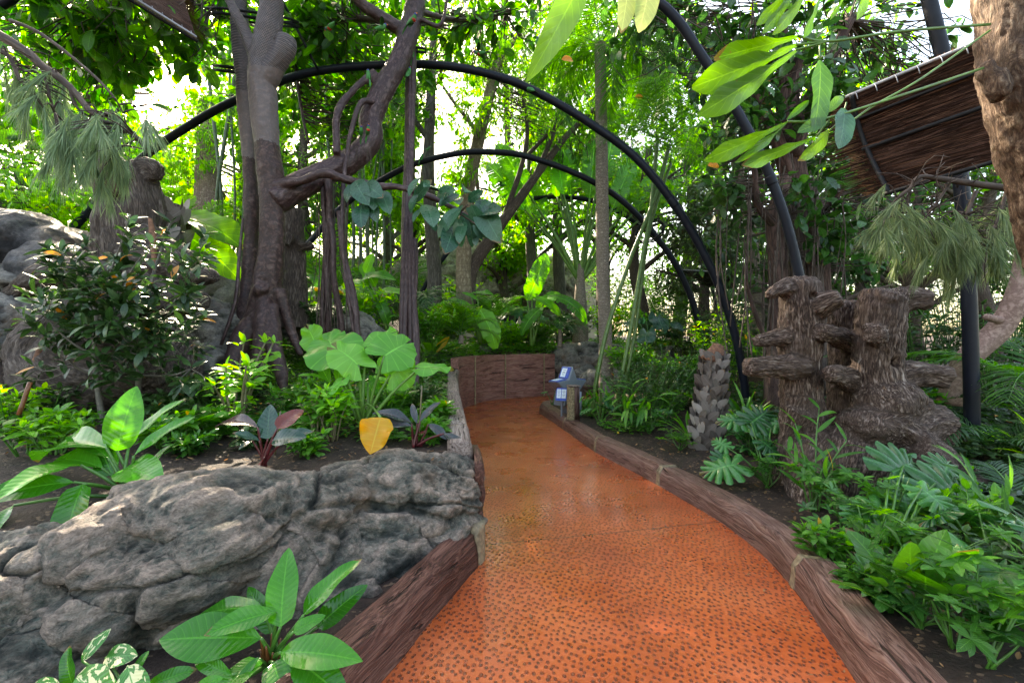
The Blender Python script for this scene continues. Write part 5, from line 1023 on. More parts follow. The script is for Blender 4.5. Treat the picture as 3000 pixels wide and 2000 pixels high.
def palm(label, base, n=9, length=1.2, ll=.3, nl=34, th=.0, tr=.08, el=(25, 75), arch=.9, mat='palm', seed=0, group=None, name='palm', cat='palm', trunk='b_palm', wf=.07, az=None, dro=.9, hang=.0, rr=.009, lean=.9, trunkpts=None, tk=12):
    rg = np.random.RandomState(seed+9); base = np.array(base, float); root = thing(name, label, cat, base, group); g, s = MB(), MB(); top = base+[0, 0, th]
    if trunkpts is not None: top = np.array(trunkpts[-1]); q = MB(); tube(q, trunkpts, tr, 16, res=40, bump=.06); q.build('trunk', M[trunk], root)
    elif th: q = MB(); tube(q, [base-[0, 0, .05], base+[.01, 0, th*.5], top], [tr*1.2, tr, tr*.85], 12, res=24, bump=.1); q.build('trunk', M[trunk], root)
    for k in range(n):
        a = (2.4*k+rg.rand()*.4) if az is None else R(az[0]+(az[1]-az[0])*(k+rg.rand()*.6)/n); e_ = R(rg.uniform(*el)); L_ = length*rg.uniform(.8, 1.1); h = np.array([math.cos(a), math.sin(a), 0]); P = [top]; p = top.astype(float); ee = e_
        for q in range(5): p = p+(h*math.cos(ee)+np.array([0, 0, math.sin(ee)]))*L_/5; P.append(p); ee -= arch*(.25+.1*q)*rg.uniform(.8, 1.2)
        frond(g, s, P, ll, nl, rg, wf, lean, dro, rr, hang=hang)
    g.build('fronds', M[mat], root); s.build('frond_stalks', M['st_green'], root); return root
def banana(label, base, leaves, seed=0, group=None, name='banana_plant', cat='banana plant', wf=.36, mat='banana', torn=True, pr=.025, stem='st_lime'):
    rg = np.random.RandomState(seed); base = np.array(base, float); root = thing(name, label, cat, base, group); g, s = MB(), MB()
    for k, q in enumerate(leaves):
        lf = torn_leaf(wf, 18, seed+k, droop=q[3] if len(q) > 3 else .9) if torn else leaf('paddle', w=wf, nl=14, nh=2, fold=.3, droop=q[3] if len(q) > 3 else .8, wave=.05, seed=k)
        B, T = hl(g, lf, q[0], q[1], 1, q[2] if len(q) > 2 else None, rg.rand()); petiole(s, base+rg.normal(size=3)*.03, B, pr, pr*.45, .06)
    g.build('foliage', M[mat], root); s.build('stem', M[stem], root); return root
def ginger(label, base, canes, ll=.28, wf=.2, mat='mid', seed=0, group=None, name='ginger_plant', cat='ginger plant', n=11, stem='st_green', shape='lance', r=.008):
    rg = np.random.RandomState(seed); base = np.array(base, float); root = thing(name, label, cat, base, group); g, s = MB(), MB(); lfs = [leaf(shape, w=wf, nl=8, nh=1, fold=.2, droop=q, wave=.03) for q in (.4, .9, 1.4)]
    for i, tip in enumerate(canes):
        tip = np.array(tip); m = (base+tip)/2+[0, 0, .12*np.linalg.norm(tip-base)]; C = spline([base+rg.normal(size=3)*.02, m, tip], 30); tube(s, C, [r, r*.8, r*.5], 6, res=16); T = frames(C)[0]; sd = nrm(np.cross(T[15], [rg.normal()*.5, -1, .2]))
        for k in range(n):
            t = .25+.75*k/(n-1); j = int(t*29); D = nrm(T[j]*.9+sd*(1 if k % 2 else -1)*.8+rg.normal(size=3)*.15); put(g, lfs[k % 3], C[j], D, np.array([0, -.3, 1.])+rg.normal(size=3)*.2, ll*rg.uniform(.7, 1.1)*(1-.3*t), rg.rand())
    g.build('foliage', M[mat], root); s.build('stem', M[stem], root); return root
def needles(g, tips, dirs, n=60, ll=.2, spread=.35, w=.0022, rg=None, taper=.16, ts=.5):
    """drooping tufts of thin needles along a twig end"""
    for p, d in zip(tips, dirs):
        d = nrm(np.array(d, float)); t = rg.rand(n); P = np.array(p)+d*(t*taper)[:, None]; D = nrm(d+rg.normal(size=(n, 3))*spread+[0, 0, -.15]); D2 = nrm(D+[0, 0, -.35]+rg.normal(size=(n, 3))*.05)
        x = nrm(np.cross(D, rg.normal(size=(n, 3)))); l = ll*rg.uniform(.55, 1.1, n); m = P+D*l[:, None]*.5; e_ = m+D2*l[:, None]*.5
        V = np.stack([P-x*w*.6, P+x*w*.6, m+x*w, m-x*w, e_], 1).reshape(-1, 3); b = np.arange(n)*5
        g.add(V, np.stack([b, b+1, b+2, b+3], 1), np.stack([b+3, b+2, b+4], 1), None, np.repeat(np.clip(rg.normal(.5, .25, n), 0, 1), 5))
# ------------------------------------------------------------------ trees
GAPS = [(470, 290, 85, 105), (590, 240, 40, 40), (655, 500, 42, 90), (560, 620, 40, 45), (870, 610, 42, 55), (1285, 420, 62, 80), (1420, 530, 60, 36), (1240, 480, 45, 60), (880, 400, 40, 25), (1390, 140, 20, 22)]
def gapmask(P, rg, keep=.1):
    u, v = proj(P); k = np.ones(len(P), bool)
    for a, b, ra, rb in GAPS:
        q = ((u-a)/ra)**2+((v-b)/rb)**2 < 1; k &= ~q | (rg.rand(len(P)) < keep)
    return k
def tree(name, label, cat, trunk, limbs, clumps, mat='fig', bark='b_grey', lsz=.2, lwf=.5, shape='oval', per=9, dens=1., seed=0, group=None, nl=3, droop=.7, twig=.008, whorl=.5, trad=None, gaps=True, hang=.3, fast=False, tlim=3.5, crownname='crown', limb_mat=None):
    """trunk = (pts, radii) or None; limbs = [(pts, radii)]; clumps = [(centre, radii xyz, clusters)]"""
    rg = np.random.RandomState(seed+1); sk = ([trunk] if trunk else [])+list(limbs); base = sk[0][0][0]; root = thing(name, label, cat, base, group); t_ = MB(); smp = []
    for p, r in sk:
        tube(t_, p, r, 12, res=max(16, len(p)*6), bump=.10, seed=seed); smp.append(spline(p, 30)[8:])
    smp = np.concatenate(smp); t_.build('trunk', M[bark], root)
    g, tw = MB(), MB(); lfs = [leaf(shape, w=lwf, nl=nl, nh=1, fold=.15, droop=droop*q, wave=.0) for q in (.4, 1., 1.5)]
    for c, rad, n in clumps:
        n = int(n*dens); d = nrm(rg.normal(size=(n, 3))); q = rg.rand(n)**.45; q = q*(1+.25*fbm(d*1.7+seed, 2, seed)); P = np.array(c)+d*q[:, None]*np.array(rad); D = nrm(d*[1, 1, .8]+rg.normal(size=(n, 3))*.5)
        if gaps: k = gapmask(P, rg); P, D = P[k], D[k]
        n = len(P)
        if n == 0: continue
        for a in range(0, n, 400):
            pp = P[a:a+400]; dd = np.linalg.norm(pp[:, None]-smp[None], axis=2); j = dd.argmin(1)
            for i in range(len(pp)):
                if rg.rand() < (.5 if fast else .9) and dd[i, j[i]] < tlim:
                    s0 = smp[j[i]]; far = dd[i, j[i]] > 1.0; st = s0+(pp[i]-s0)*(.45 if far and rg.rand() < .7 else 0); mid = (st+pp[i])/2+rg.normal(size=3)*.08*dd[i, j[i]]; tube(tw, [st, mid, pp[i]], [twig*(1.5 if far else 2), twig, twig*.5], 4, res=5, cap=False)
        K = per; PP = np.repeat(P, K, 0); DD = np.repeat(D, K, 0); along = np.tile(np.linspace(-1.6, .2, K), n)*lsz*.8; o = nrm(rg.normal(size=(n*K, 3))); o = nrm(o-DD*(o*DD).sum(1, keepdims=True)*.8)
        A = nrm(DD*(1-whorl)*1.1+o*1.0+[0, 0, -hang]+rg.normal(size=(n*K, 3))*.15); pos = PP+DD*along[:, None]+o*lsz*.1; NH = np.array([0, 0, 1.])+DD*.5+rg.normal(size=(n*K, 3))*.45; sz = lsz*rg.uniform(.55, 1.15, n*K); ti = np.clip(np.repeat(rg.rand(n), K)*.45+rg.rand(n*K)*.55, 0, 1)
        for q in range(3): m_ = rg.permutation(n*K)[:n*K//3]; put(g, lfs[q], pos[m_], A[m_], NH[m_], sz[m_], ti[m_])
    if g.n: g.build(crownname, M[mat], root)
    if tw.n: tw.build('branches', M[limb_mat or 'b_twig'], root)
    return root
def cl(u, v, d, ru, rv, rd, n): return (W(u, v, d), (ru/F*d, rd, rv/F*d), n)
M['st_tan'] = stemmat('tan_stem', (.2, .17, .09), (.36, .3, .17), 6)
M['orange'] = leafmat('orange_leaf', (.45, .14, .01), (.55, .2, .01), (.65, .28, .02), tr=.3)
# ------------------------------------------------------------------ hero plants, left foreground
PH = [leaf('ovate', w=.52, nl=14, nh=3, fold=f_, droop=d_, wave=.05, seed=i) for i, (f_, d_) in enumerate(((.22, .5), (.3, .9), (.12, .3)))]
PL = [leaf('ellip', w=.40, nl=14, nh=3, fold=f_, droop=d_, wave=.05, seed=i) for i, (f_, d_) in enumerate(((.22, .4), (.3, .8), (.15, .6)))]
def hero(name, label, cat, base, leaves, mat, stem='st_green', pr=.012, group=None, sheaths=0, mats=None):
    """leaves = (template, base uvd, tip uvd, widen, face, tint)"""
    root = thing(name, label, cat, base, group); g, s = MB(), MB(); ml = [mat]+(mats or []); rg = np.random.RandomState(int(abs(base[0])*100))
    for q in leaves:
        B, T = hl(g, q[0], q[1], q[2], q[3], q[4] if len(q) > 4 else None, q[5] if len(q) > 5 else rg.rand(), q[6] if len(q) > 6 else 0); petiole(s, np.array(base)+rg.normal(size=3)*[.02, .02, .005], B, pr, pr*.55, .05)
    g.build('foliage', [M[m] for m in ml], root); s.build('stem', M[stem], root)
    if sheaths:
        h = MB()
        for k in range(sheaths): a = rg.rand()*6.3; b = np.array(base)+[math.cos(a)*.02, math.sin(a)*.02, 0]; tube(h, [b, b+[math.cos(a)*.03, math.sin(a)*.03, rg.uniform(.08, .17)]], [.012, .004], 6, res=6)
        h.build('leaf_sheaths', M['st_orange'], root)
    return root
b0 = W(800, 1955, 1.98)
hero('philodendron', 'glossy bright green philodendron in front of the rock at the bottom of the timber beam', 'philodendron', b0, [
 (PH[2], (822, 1835, 1.95), (836, 1612, 2.1), 1.0, (0, -1, .3), .55), (PH[0], (890, 1800, 2.0), (1036, 1628, 2.12), .75, (-.5, -.7, .6), .5), (PL[0], (765, 1868, 1.92), (468, 1862, 1.85), 1.12, (0, -.75, .8), .35), (PL[1], (812, 1790, 1.98), (612, 1835, 1.8), .85, (.1, -.8, .8), .5),
 (PL[0], (770, 1780, 2.1), (578, 1778, 2.15), .8, (0, -.3, 1), .3), (PL[1], (822, 1910, 1.88), (1018, 1905, 1.75), .85, (0, -.7, .9), .6), (PH[0], (930, 1835, 2.05), (1060, 1715, 2.1), .9, (-.3, -.8, .3), .05), (PH[1], (800, 1940, 1.9), (850, 2080, 1.72), 1.0, (.2, -.6, .9), .45),
 (PH[0], (760, 1930, 1.9), (620, 2035, 1.7), 1.1, (-.1, -.5, 1), .5), (PH[0], (870, 1930, 1.85), (1010, 2040, 1.75), 1.1, (.2, -.7, .8), .3), (PH[2], (805, 1850, 2.1), (720, 1720, 2.25), .7, (0, -.8, .5), .2), (PH[0], (860, 1850, 1.95), (945, 1800, 1.98), 1.0, (.2, -.7, .8), .7), (PL[0], (680, 1975, 1.8), (560, 1925, 1.85), .7, (0, -.8, .6), .6), (PH[0], (700, 2000, 1.8), (750, 1925, 1.85), .9, (0, -.8, .6), .2)],
 'philo', 'st_green', .012, sheaths=9)
b0 = onbed(366, 1450); D = b0[1]
hero('philodendron', 'bright green philodendron spilling over the left end of the rock', 'philodendron', b0, [
 (PH[0], (244, 1418, D-.25), (165, 1612, D-.42), 1.3, (-.1, -.9, .5), .35), (PL[1], (236, 1362, D-.1), (-10, 1405, D-.5), .95, (0, -.5, 1), .65), (PL[1], (216, 1412, D-.2), (-70, 1440, D-.5), 1.0, (0, -.8, .6), .3), (PH[0], (368, 1370, D), (450, 1385, D-.2), 1.2, (0, -.6, .9), .7),
 (PH[2], (342, 1320, D+.05), (388, 1140, D+.1), 1.15, (.3, -1, .2), .75), (PL[0], (378, 1300, D+.1), (522, 1158, D+.3), .85, (-.4, -.6, .7), .8), (PL[0], (392, 1335, D), (545, 1212, D+.1), .8, (-.3, -.7, .8), .6), (PL[1], (312, 1312, D), (72, 1275, D+.2), .8, (0, -.4, 1), .5),
 (PL[0], (318, 1340, D), (200, 1250, D+.2), .7, (.2, -.5, 1), .4), (PH[0], (330, 1390, D), (285, 1300, D+.1), 1.1, (0, -.8, .6), .1), (PL[1], (300, 1370, D), (120, 1310, D+.1), .8, (0, -.5, 1), .7), (PL[0], (420, 1390, D-.1), (500, 1290, D+.1), .7, (-.3, -.6, .8), .3), (PL[1], (40, 1480, D-.3), (-60, 1580, D-.5), 1.0, (0, -.7, .8), .4), (PH[0], (350, 1440, D-.1), (300, 1480, D-.25), .8, (0, -.8, .6), .2), (PH[1], (400, 1400, D), (470, 1440, D-.3), .8, (.2, -.6, .9), .4)],
 'philo', 'st_green', .014, sheaths=6)
VL = [leaf('oval', w=.52, nl=12, nh=3, fold=.2, droop=.6, wave=.04, seed=i) for i in range(2)]
hero('calathea', 'cream and green variegated plant at the bottom left corner', 'variegated plant', W(360, 2090, 1.72), [
 (VL[0], (215, 2010, 1.75), (178, 1900, 1.8), .8, (0, -1, .2), .1, 1), (VL[1], (240, 1935, 1.8), (312, 1845, 1.85), .7, (.2, -1, .4), .35), (VL[0], (310, 1925, 1.85), (378, 1915, 1.8), 1.0, (0, -.8, .8), .62), (VL[1], (225, 1980, 1.7), (310, 2060, 1.6), 1.2, (.1, -.9, .6), .83), (VL[0], (375, 1950, 1.7), (405, 2080, 1.6), 1.1, (.1, -.9, .6), .22),
 (VL[0], (392, 1975, 1.8), (428, 1905, 1.85), .8, (0, -1, .4), .2, 1), (VL[1], (430, 2010, 1.75), (565, 1955, 1.8), .7, (-.1, -.8, .7), .4, 1), (VL[0], (180, 2020, 1.7), (90, 2000, 1.7), .9, (0, -.8, .6), .9), (VL[0], (300, 2030, 1.7), (290, 1945, 1.75), 1.1, (0, -1, .4), .47), (VL[1], (575, 2015, 1.75), (640, 1985, 1.75), .9, (0, -.8, .7), .7, 1)],
 'varieg', 'st_green', .008, mats=['philo'])
# dark red philodendrons
b0 = onbed(764, 1372); D = b0[1]
hero('red_philodendron', 'dark philodendron with an upright teal leaf and one red leaf beside a tan stake', 'red philodendron', b0, [
 (PH[2], (785, 1285, D), (786, 1186, D+.1), 1.3, (0, -1, .2), .3), (PH[0], (812, 1255, D), (884, 1192, D+.15), 1.2, (-.2, -1, .2), .95, 1), (PH[0], (800, 1288, D-.05), (884, 1270, D-.1), 1.3, (0, -.7, .8), .2), (PL[1], (755, 1252, D), (622, 1212, D+.1), .8, (0, -.4, 1), .3, 1), (PL[0], (760, 1290, D), (690, 1262, D-.1), 1.0, (0, -.6, .9), .5), (PL[1], (830, 1290, D), (905, 1250, D), 1., (0, -.6, .9), .4), (PL[0], (775, 1340, D-.1), (742, 1385, D-.2), .6, (-.5, -.8, .2), .9, 1), (PL[0], (740, 1290, D), (700, 1310, D-.1), .9, (0, -.6, .9), .3)],
 'teal', 'st_red', .012, mats=['red'])
b0 = onbed(1222, 1308); D = b0[1]
hero('red_philodendron', 'purple black philodendron with a maroon stem beside the weathered timber edge', 'red philodendron', b0, [
 (PL[1], (1206, 1240, D), (1105, 1188, D-.1), .95, (0, -.5, 1), .3), (PL[1], (1206, 1248, D-.05), (1098, 1226, D-.15), .9, (0, -.6, .8), .5), (PL[0], (1230, 1235, D), (1284, 1172, D+.1), .8, (-.6, -.8, .3), .5), (PL[1], (1255, 1242, D), (1310, 1276, D-.1), .9, (0, -.7, .8), .2), (PL[1], (1300, 1270, D-.1), (1368, 1306, D-.2), 1.0, (.2, -.5, 1), .3), (PL[0], (1222, 1240, D), (1205, 1180, D+.1), .7, (0, -1, .2), .4), (PL[0], (1250, 1262, D), (1212, 1278, D), .8, (0, -.6, .8), .9, 1)],
 'black', 'st_red', .013, mats=['red'])
for (a, b, r_, l_) in (((1226, 1262), (1236, 1130), .008, 'tan bamboo stake standing in the purple black philodendron'), ((806, 1290), (822, 1205), .008, 'short tan bamboo stake beside the red leaf')):
    p = onbed(a[0], a[1]+40); g = MB(); tube(g, [p, W(b[0], b[1], p[1]+.02)], [r_, r_*.85], 8, res=6); tag(g.build('bamboo_stake', M['st_tan']), l_, 'stake')
g = MB(); p = W(62, 1180, 3.6); tube(g, [W(55, 1215, 3.6), W(88, 1120, 3.65)], .016, 8, res=5); tag(g.build('bamboo_stake', M['st_orange']), 'thick tan bamboo stake among the plants at the left edge', 'stake')
# elephant ear
b0 = onbed(1062, 1262); D = b0[1]
root = hero('elephant_ear', 'big elephant ear plant with broad bright leaves in the middle of the left bed', 'elephant ear', b0, [
 (EARL[0], (1126, 1043, D), (1200, 990, D+.15), 1.25, (-.1, -.9, .45), .35), (EARL[1], (990, 1040, D), (950, 968, D+.2), 1.25, (.35, -.9, .3), .3), (EARL[2], (1050, 1070, D-.1), (982, 998, D-.1), .95, (.75, -.55, .2), .95), (EARL[0], (1072, 1018, D+.15), (1152, 958, D+.3), .5, (.3, -.3, .9), .7),
 (EARL[1], (1143, 1098, D+.05), (1204, 1058, D+.15), 1.4, (-.2, 1, -.1), .9), (EARL[2], (1228, 1078, D), (1318, 1056, D+.1), .8, (.1, -.45, .95), .5), (EARL[0], (922, 1005, D+.4), (908, 958, D+.5), 1.1, (.1, .9, .3), .8), (EARL[1], (1078, 1120, D+.2), (1098, 1160, D+.2), 1., (0, -.6, .6), .1), (EARL[0], (1000, 1115, D-.2), (950, 1150, D-.35), .7, (-.1, -.5, .9), .7), (EARL[2], (960, 1000, D+.6), (1000, 960, D+.7), 1., (0, -.8, .4), .4)], 'ear', 'st_lime', .019)
g = MB(); hl(g, leaf('ovate', w=.74, nl=18, nh=4, fold=.5, droop=.15, wave=.26, seed=2), (1115, 1222, 3.5), (1086, 1322, 3.34), 1.3, (.15, -1, .35), .6); g.build('yellow_leaf', M['yel'], root)
s = MB(); tube(s, [b0, W(1068, 1190, D-.05), W(1088, 1190, D-.14), W(1115, 1222, 3.5)], .01, 8); s.build('stem', M['st_lime'], root)
EB = b0
banana('upright clump of narrow pale leaves left of the big elephant ear', onbed(975, 1165), [((965, 1120, 4.4), (905, 1010, 4.6), (.5, -.8, .2)), ((990, 1120, 4.4), (1000, 1020, 4.6), (.2, -.9, .2)), ((950, 1110, 4.4), (880, 1085, 4.3), (0, -.5, .9)), ((1000, 1110, 4.5), (1050, 1060, 4.6), (0, -.8, .5))], 5, mat='lime', torn=False, wf=.22, pr=.014, name='ginger_lily', cat='ginger lily')
# impatiens style plants between the red philodendron and the elephant ear
GI = 'soft leaved bedding plants in the left bed'
def bp_(u, v): return onbed(u, v)
bush('bright soft leaved plant in front of the elephant ear stems', bp_(975, 1290), .44, .30, 8, 16, .12, .55, 'ovate', 'lime', 21, GI, stem='st_tan')
bush('green soft leaved plant left of the yellow elephant ear leaf', bp_(930, 1290), .42, .36, 7, 15, .12, .6, 'ovate', 'mid', 22, GI, stem='st_tan')
bush('tall pale green plant on jointed tan stems in front of the fig roots', bp_(700, 1270), .66, .42, 5, 9, .17, .5, 'ovate', 'lime', 23, GI, stem='st_tan', sr=.012)
bush('taller pale green plant on a forked tan stem below the fig trunk', bp_(690, 1235), .78, .5, 4, 9, .19, .5, 'ovate', 'lime', 24, GI, stem='st_tan', sr=.013, lean=(.15, .1))
bush('mid green soft leaved plant between the pale plants and the elephant ear', bp_(850, 1230), .34, .5, 8, 16, .11, .5, 'ovate', 'mid', 25, GI)
for i, (u, v, h, w, m, l) in enumerate([
 (1140, 1235, .34, .45, 'mid', 'green plant filling the gap right of the elephant ear stems'), (1235, 1140, .40, .42, 'mid', 'dense green plant leaning over the weathered timber edge'), (1245, 1210, .34, .3, 'dark', 'dark leaved plant beside the maroon stemmed philodendron and timber'),
 (1215, 1085, .4, .5, 'mid', 'dense green plant behind the last elephant ear leaf'), (1180, 1130, .36, .5, 'mid', 'green plant around the foot of the hanging root pillar'), (1270, 1290, .16, .2, 'mid', 'small bright plant at the rock corner beside the timber'),
 (600, 1215, .34, .5, 'dark', 'dark green plant under the twin stemmed shrub right side'), (520, 1265, .26, .45, 'dark', 'dark trailing plant above the philodendron leaf tips'), (905, 1190, .3, .5, 'mid', 'green plant behind the soft bedding plants'),
 (80, 1330, .30, .5, 'mid', 'green and cream leaved plant at the left edge above the philodendron'), (30, 1260, .36, .5, 'bright', 'bright leaved plant at the left edge by the tan stake'), (200, 1290, .2, .4, 'mid', 'low green plant between the bulbous log and the philodendron'),
 (1220, 1010, .5, .8, 'mid', 'leafy plant right of the root pillar below the leaf spray'), (1120, 1015, .4, .7, 'dark', 'dark leafy plant left of the root pillar'), (880, 1075, .35, .6, 'dark', 'dark small leaved plant at the right foot of the fig')]):
    bush(l, bp_(u, v), h, w, 9, 16, .11 if v > 1050 else .16, .5, 'ovate', m, 40+i, GI)
rosette('young_banana', 'cluster of broad folded leaves right of the hanging root pillar', 'broad leaved plant', onbed(1265, 1060), 9, .55, 'oval', .42, 'mid', .28, (35, 85), 3, az=None)
schefflera('patch of small whorled leaves in front of the bright elephant ear leaf', onbed(1150, 1190), .22, .5, 20, .09, 'mid', 5)
# twin stemmed dark shrub on the left
def shrub_l():
    root = thing('dark_shrub', 'tall dark leaved shrub with pale grey stems in front of the dead log', 'shrub', onbed(305, 1255)); rg = np.random.RandomState(4); s, g = MB(), MB(); D = 4.3
    st = [((305, 1262, D), (288, 1150, D), (276, 1030, D), (282, 930, D), (262, 850, D), (230, 760, D)), ((400, 1240, D+.3), (408, 1080, D+.3), (425, 940, D+.3), (445, 820, D+.3), (470, 740, D+.4), (500, 650, D+.4)), ((282, 1040, D), (220, 1010, D-.1), (150, 950, D-.2), (90, 880, D-.2)), ((280, 960, D), (300, 860, D), (330, 780, D+.1), (360, 700, D+.1), (378, 640, D+.1)), ((290, 1100, D), (360, 1060, D-.1), (400, 1000, D-.1)),
          ((282, 930, D), (250, 880, D+.1), (210, 820, D+.1), (150, 740, D+.1)), ((425, 940, D+.3), (500, 880, D+.2), (545, 860, D+.2)), ((275, 1000, D), (200, 900, D+.2), (120, 830, D+.2)), ((430, 900, D+.3), (370, 830, D+.2), (345, 760, D+.2)), ((285, 960, D), (310, 900, D-.2), (350, 850, D-.2)), ((410, 1060, D+.3), (480, 1010, D+.2), (530, 950, D+.2)), ((290, 1100, D), (230, 1080, D-.1), (190, 1040, D-.2)), ((410, 1100, D+.3), (500, 1100, D), (560, 1080, D))]
    for i, p in enumerate(st): P = Wp(*p); tube(s, P, [.028, .018, .008] if i < 2 else [.012, .008, .005], 8, res=len(p)*5, bump=.08)
    lf = [leaf('ellip', w=.34, nl=6, nh=1, fold=.2, droop=q, wave=.02) for q in (.2, .6, 1.)]
    tips = [np.array(W(*p[-1])) for p in st]+[W(rg.uniform(60, 610), rg.uniform(690, 1130), D+rg.uniform(-.35, .5)) for _ in range(95)]+[W(rg.uniform(120, 480), rg.uniform(760, 1000), D+rg.uniform(-.35, .4)) for _ in range(55)]
    smp = np.concatenate([spline(Wp(*p), 20)[4:] for p in st])
    for p in tips:
        u, v = proj(p); 
        if v < 1000-((u-60)*1.1+200) or v < 640: continue
        j = np.linalg.norm(smp-p, axis=1).argmin(); q = smp[j]; tube(s, [q, (q+p)/2+rg.normal(size=3)*.03+[0, 0, -.03], p], [.006, .004, .003], 5, res=6)
        ax = nrm(p-q+[0, 0, .15]); n = rg.randint(9, 15); o = nrm(rg.normal(size=(n, 3))); o = nrm(o-ax*(o@ax)[:, None]*.8); t = rg.uniform(-.22, .03, n); D_ = nrm(ax*.65+o+rg.normal(size=(n, 3))*.15+[0, 0, -.05])
        for k in range(3): put(g, lf[k], (p+ax*t[:, None])[k::3], D_[k::3], np.array([0, -.2, 1.])+o[k::3]*.2+rg.normal(size=(len(D_[k::3]), 3))*.3, rg.uniform(.10, .19, len(D_[k::3])), rg.rand(len(D_[k::3])))
    g.build('foliage', M['dark'], root); s.build('stem', M['st_grey'], root)
    h = MB(); 
    for (u, v) in ((160, 742), (285, 758), (180, 748), (470, 690), (370, 822)): put(h, lf[0], W(u, v, D-.3), (rg.normal(), -.2, .2), (0, -1, .4), .1, .9)
    h.build('yellowing_leaves', M['orange'], root)
shrub_l()
banana('broad bright banana like leaves behind the dead log', W(520, 900, 7.2), [((500, 660, 7.2), (555, 560, 7.3), (.2, -.9, .3)), ((520, 640, 7.2), (700, 665, 6.8), (0, -.5, .9)), ((540, 690, 7.2), (672, 760, 6.8), (0, -.8, .6), 1.4), ((530, 700, 7.2), (620, 790, 7.0), (.2, -.8, .5), 1.4), ((500, 650, 7.3), (640, 620, 7.1), (0, -.5, .8)), ((520, 700, 7.2), (560, 770, 7.0), (0, -.8, .6), 1.)], 9, torn=False, wf=.42, name='broad_leaved_plant', cat='broad leaved plant', mat='bright')
# ------------------------------------------------------------------ blue green leaf spray hanging from the limb
root = thing('fig_branch', 'spray of large blue green leaves hanging over the path from the fig limb', 'leaf spray', W(1358, 617, 6.3)); rg = np.random.RandomState(6); g, s = MB(), MB()
LFB = [leaf('oval', w=.42, nl=8, nh=2, fold=.18, droop=q, wave=.02) for q in (.3, .7, 1.1)]; D = 6.2
for q in [((1290, 590, D+.2), (1345, 625, D)), ((1345, 625, D), (1370, 600, D-.2)), ((1345, 625, D), (1400, 660, D-.1)), ((1290, 560, D+.1), (1240, 545, D)), ((1190, 552, D+.3), (1215, 590, D))]: tube(s, Wp(*q), .012, 6, res=5)
man = [(1213, 590, 1255, 530), (1232, 520, 1190, 560), (1225, 570, 1190, 615), (1250, 600, 1270, 650), (1235, 612, 1205, 640), (1275, 560, 1255, 520), (1280, 570, 1325, 555), (1345, 570, 1285, 590), (1360, 565, 1380, 535), (1355, 600, 1310, 660), (1350, 610, 1275, 680), (1365, 610, 1420, 640), (1390, 590, 1470, 650), (1400, 585, 1450, 690), (1380, 600, 1440, 720), (1355, 625, 1375, 690), (1340, 640, 1350, 720), (1370, 640, 1395, 715), (1385, 660, 1415, 700), (1395, 680, 1392, 715), (1320, 650, 1290, 690), (1330, 660, 1310, 730), (1410, 670, 1455, 700), (1300, 600, 1290, 560), (1370, 590, 1410, 560), (1262, 640, 1275, 665), (1345, 600, 1330, 560), (1400, 620, 1460, 610), (1360, 650, 1340, 700), (1420, 600, 1428, 660)]
for k, (a, b, c_, d_) in enumerate(man): hl(g, LFB[k % 3], (a, b, D+rg.uniform(-.15, .15)), (c_, d_, D+rg.uniform(-.35, .2)), 1.05, (rg.normal()*.4, -1, .5+rg.normal()*.3), rg.rand())
for a, b, c_, d_ in [(1030, 540, 1008, 585), (1040, 530, 1065, 580), (1090, 550, 1095, 600), (1060, 600, 1052, 650), (1085, 590, 1100, 640), (1065, 540, 1105, 560), (1118, 560, 1135, 610)]: hl(g, LFB[1], (a, b, 6.2), (c_, d_, 6.0+rg.uniform(-.2, .2)), 1.2, (rg.normal()*.4, -1, .5), .1+rg.rand()*.4)
tube(s, Wp((1085, 545, 6.3), (1070, 580, 6.2), (1050, 610, 6.2)), .006, 5); g.build('foliage', M['blue'], root); s.build('stem', M['b_twig'], root)
# ------------------------------------------------------------------ overhead leaves near the camera
LD = [leaf('ladle', w=.19, nl=18, nh=2, fold=.2, droop=q, wave=.10, seed=i) for i, q in enumerate((.1, .2, .3))]
LO = [leaf('oval', w=.42, nl=12, nh=2, fold=.2, droop=q, wave=.06, seed=i) for i, q in enumerate((.3, .7))]
def sprig(label, stems, lv, mat, extra=None, name='overhanging_sprig'):
    root = thing(name, label, 'leafy branch', W(*stems[0][0][0]), 'leafy branches overhanging the path'); g, s = MB(), MB()
    for p, r_ in stems: tube(s, Wp(*p), r_, 8, res=20)
    for q in lv:
        B, T = hl(g, q[0], q[1], q[2], q[3], q[4], q[5]); 
        if len(q) > 6: tube(s, [W(*q[6]), B], .0035, 6, res=4)
    g.build('foliage', [M[mat]], root); s.build('stem', M['st_lime'], root); return root
D = 2.0
DN = (.1, -.75, -.55)
sprig('long wavy bright green leaves reaching in from the right edge trunk', [(((2900, 72, 2.1), (2640, 92, D), (2424, 122, D), (2335, 105, D)), .006), (((2424, 122, D), (2330, 132, D)), .005), (((2424, 122, D), (2395, 130, D), (2330, 147, D)), .005)],
 [(LD[0], (2345, 105, D), (2112, 168, D-.05), 1.15, DN, .5), (LD[1], (2335, 132, D), (2062, 250, D-.1), 1.2, DN, .6), (LD[1], (2335, 147, D), (2083, 325, D-.1), 1.05, DN, .45), (LO[0], (2402, 176, D), (2404, 368, D-.05), .8, (.3, -1, .2), .0, (2402, 130, D))], 'ladle')
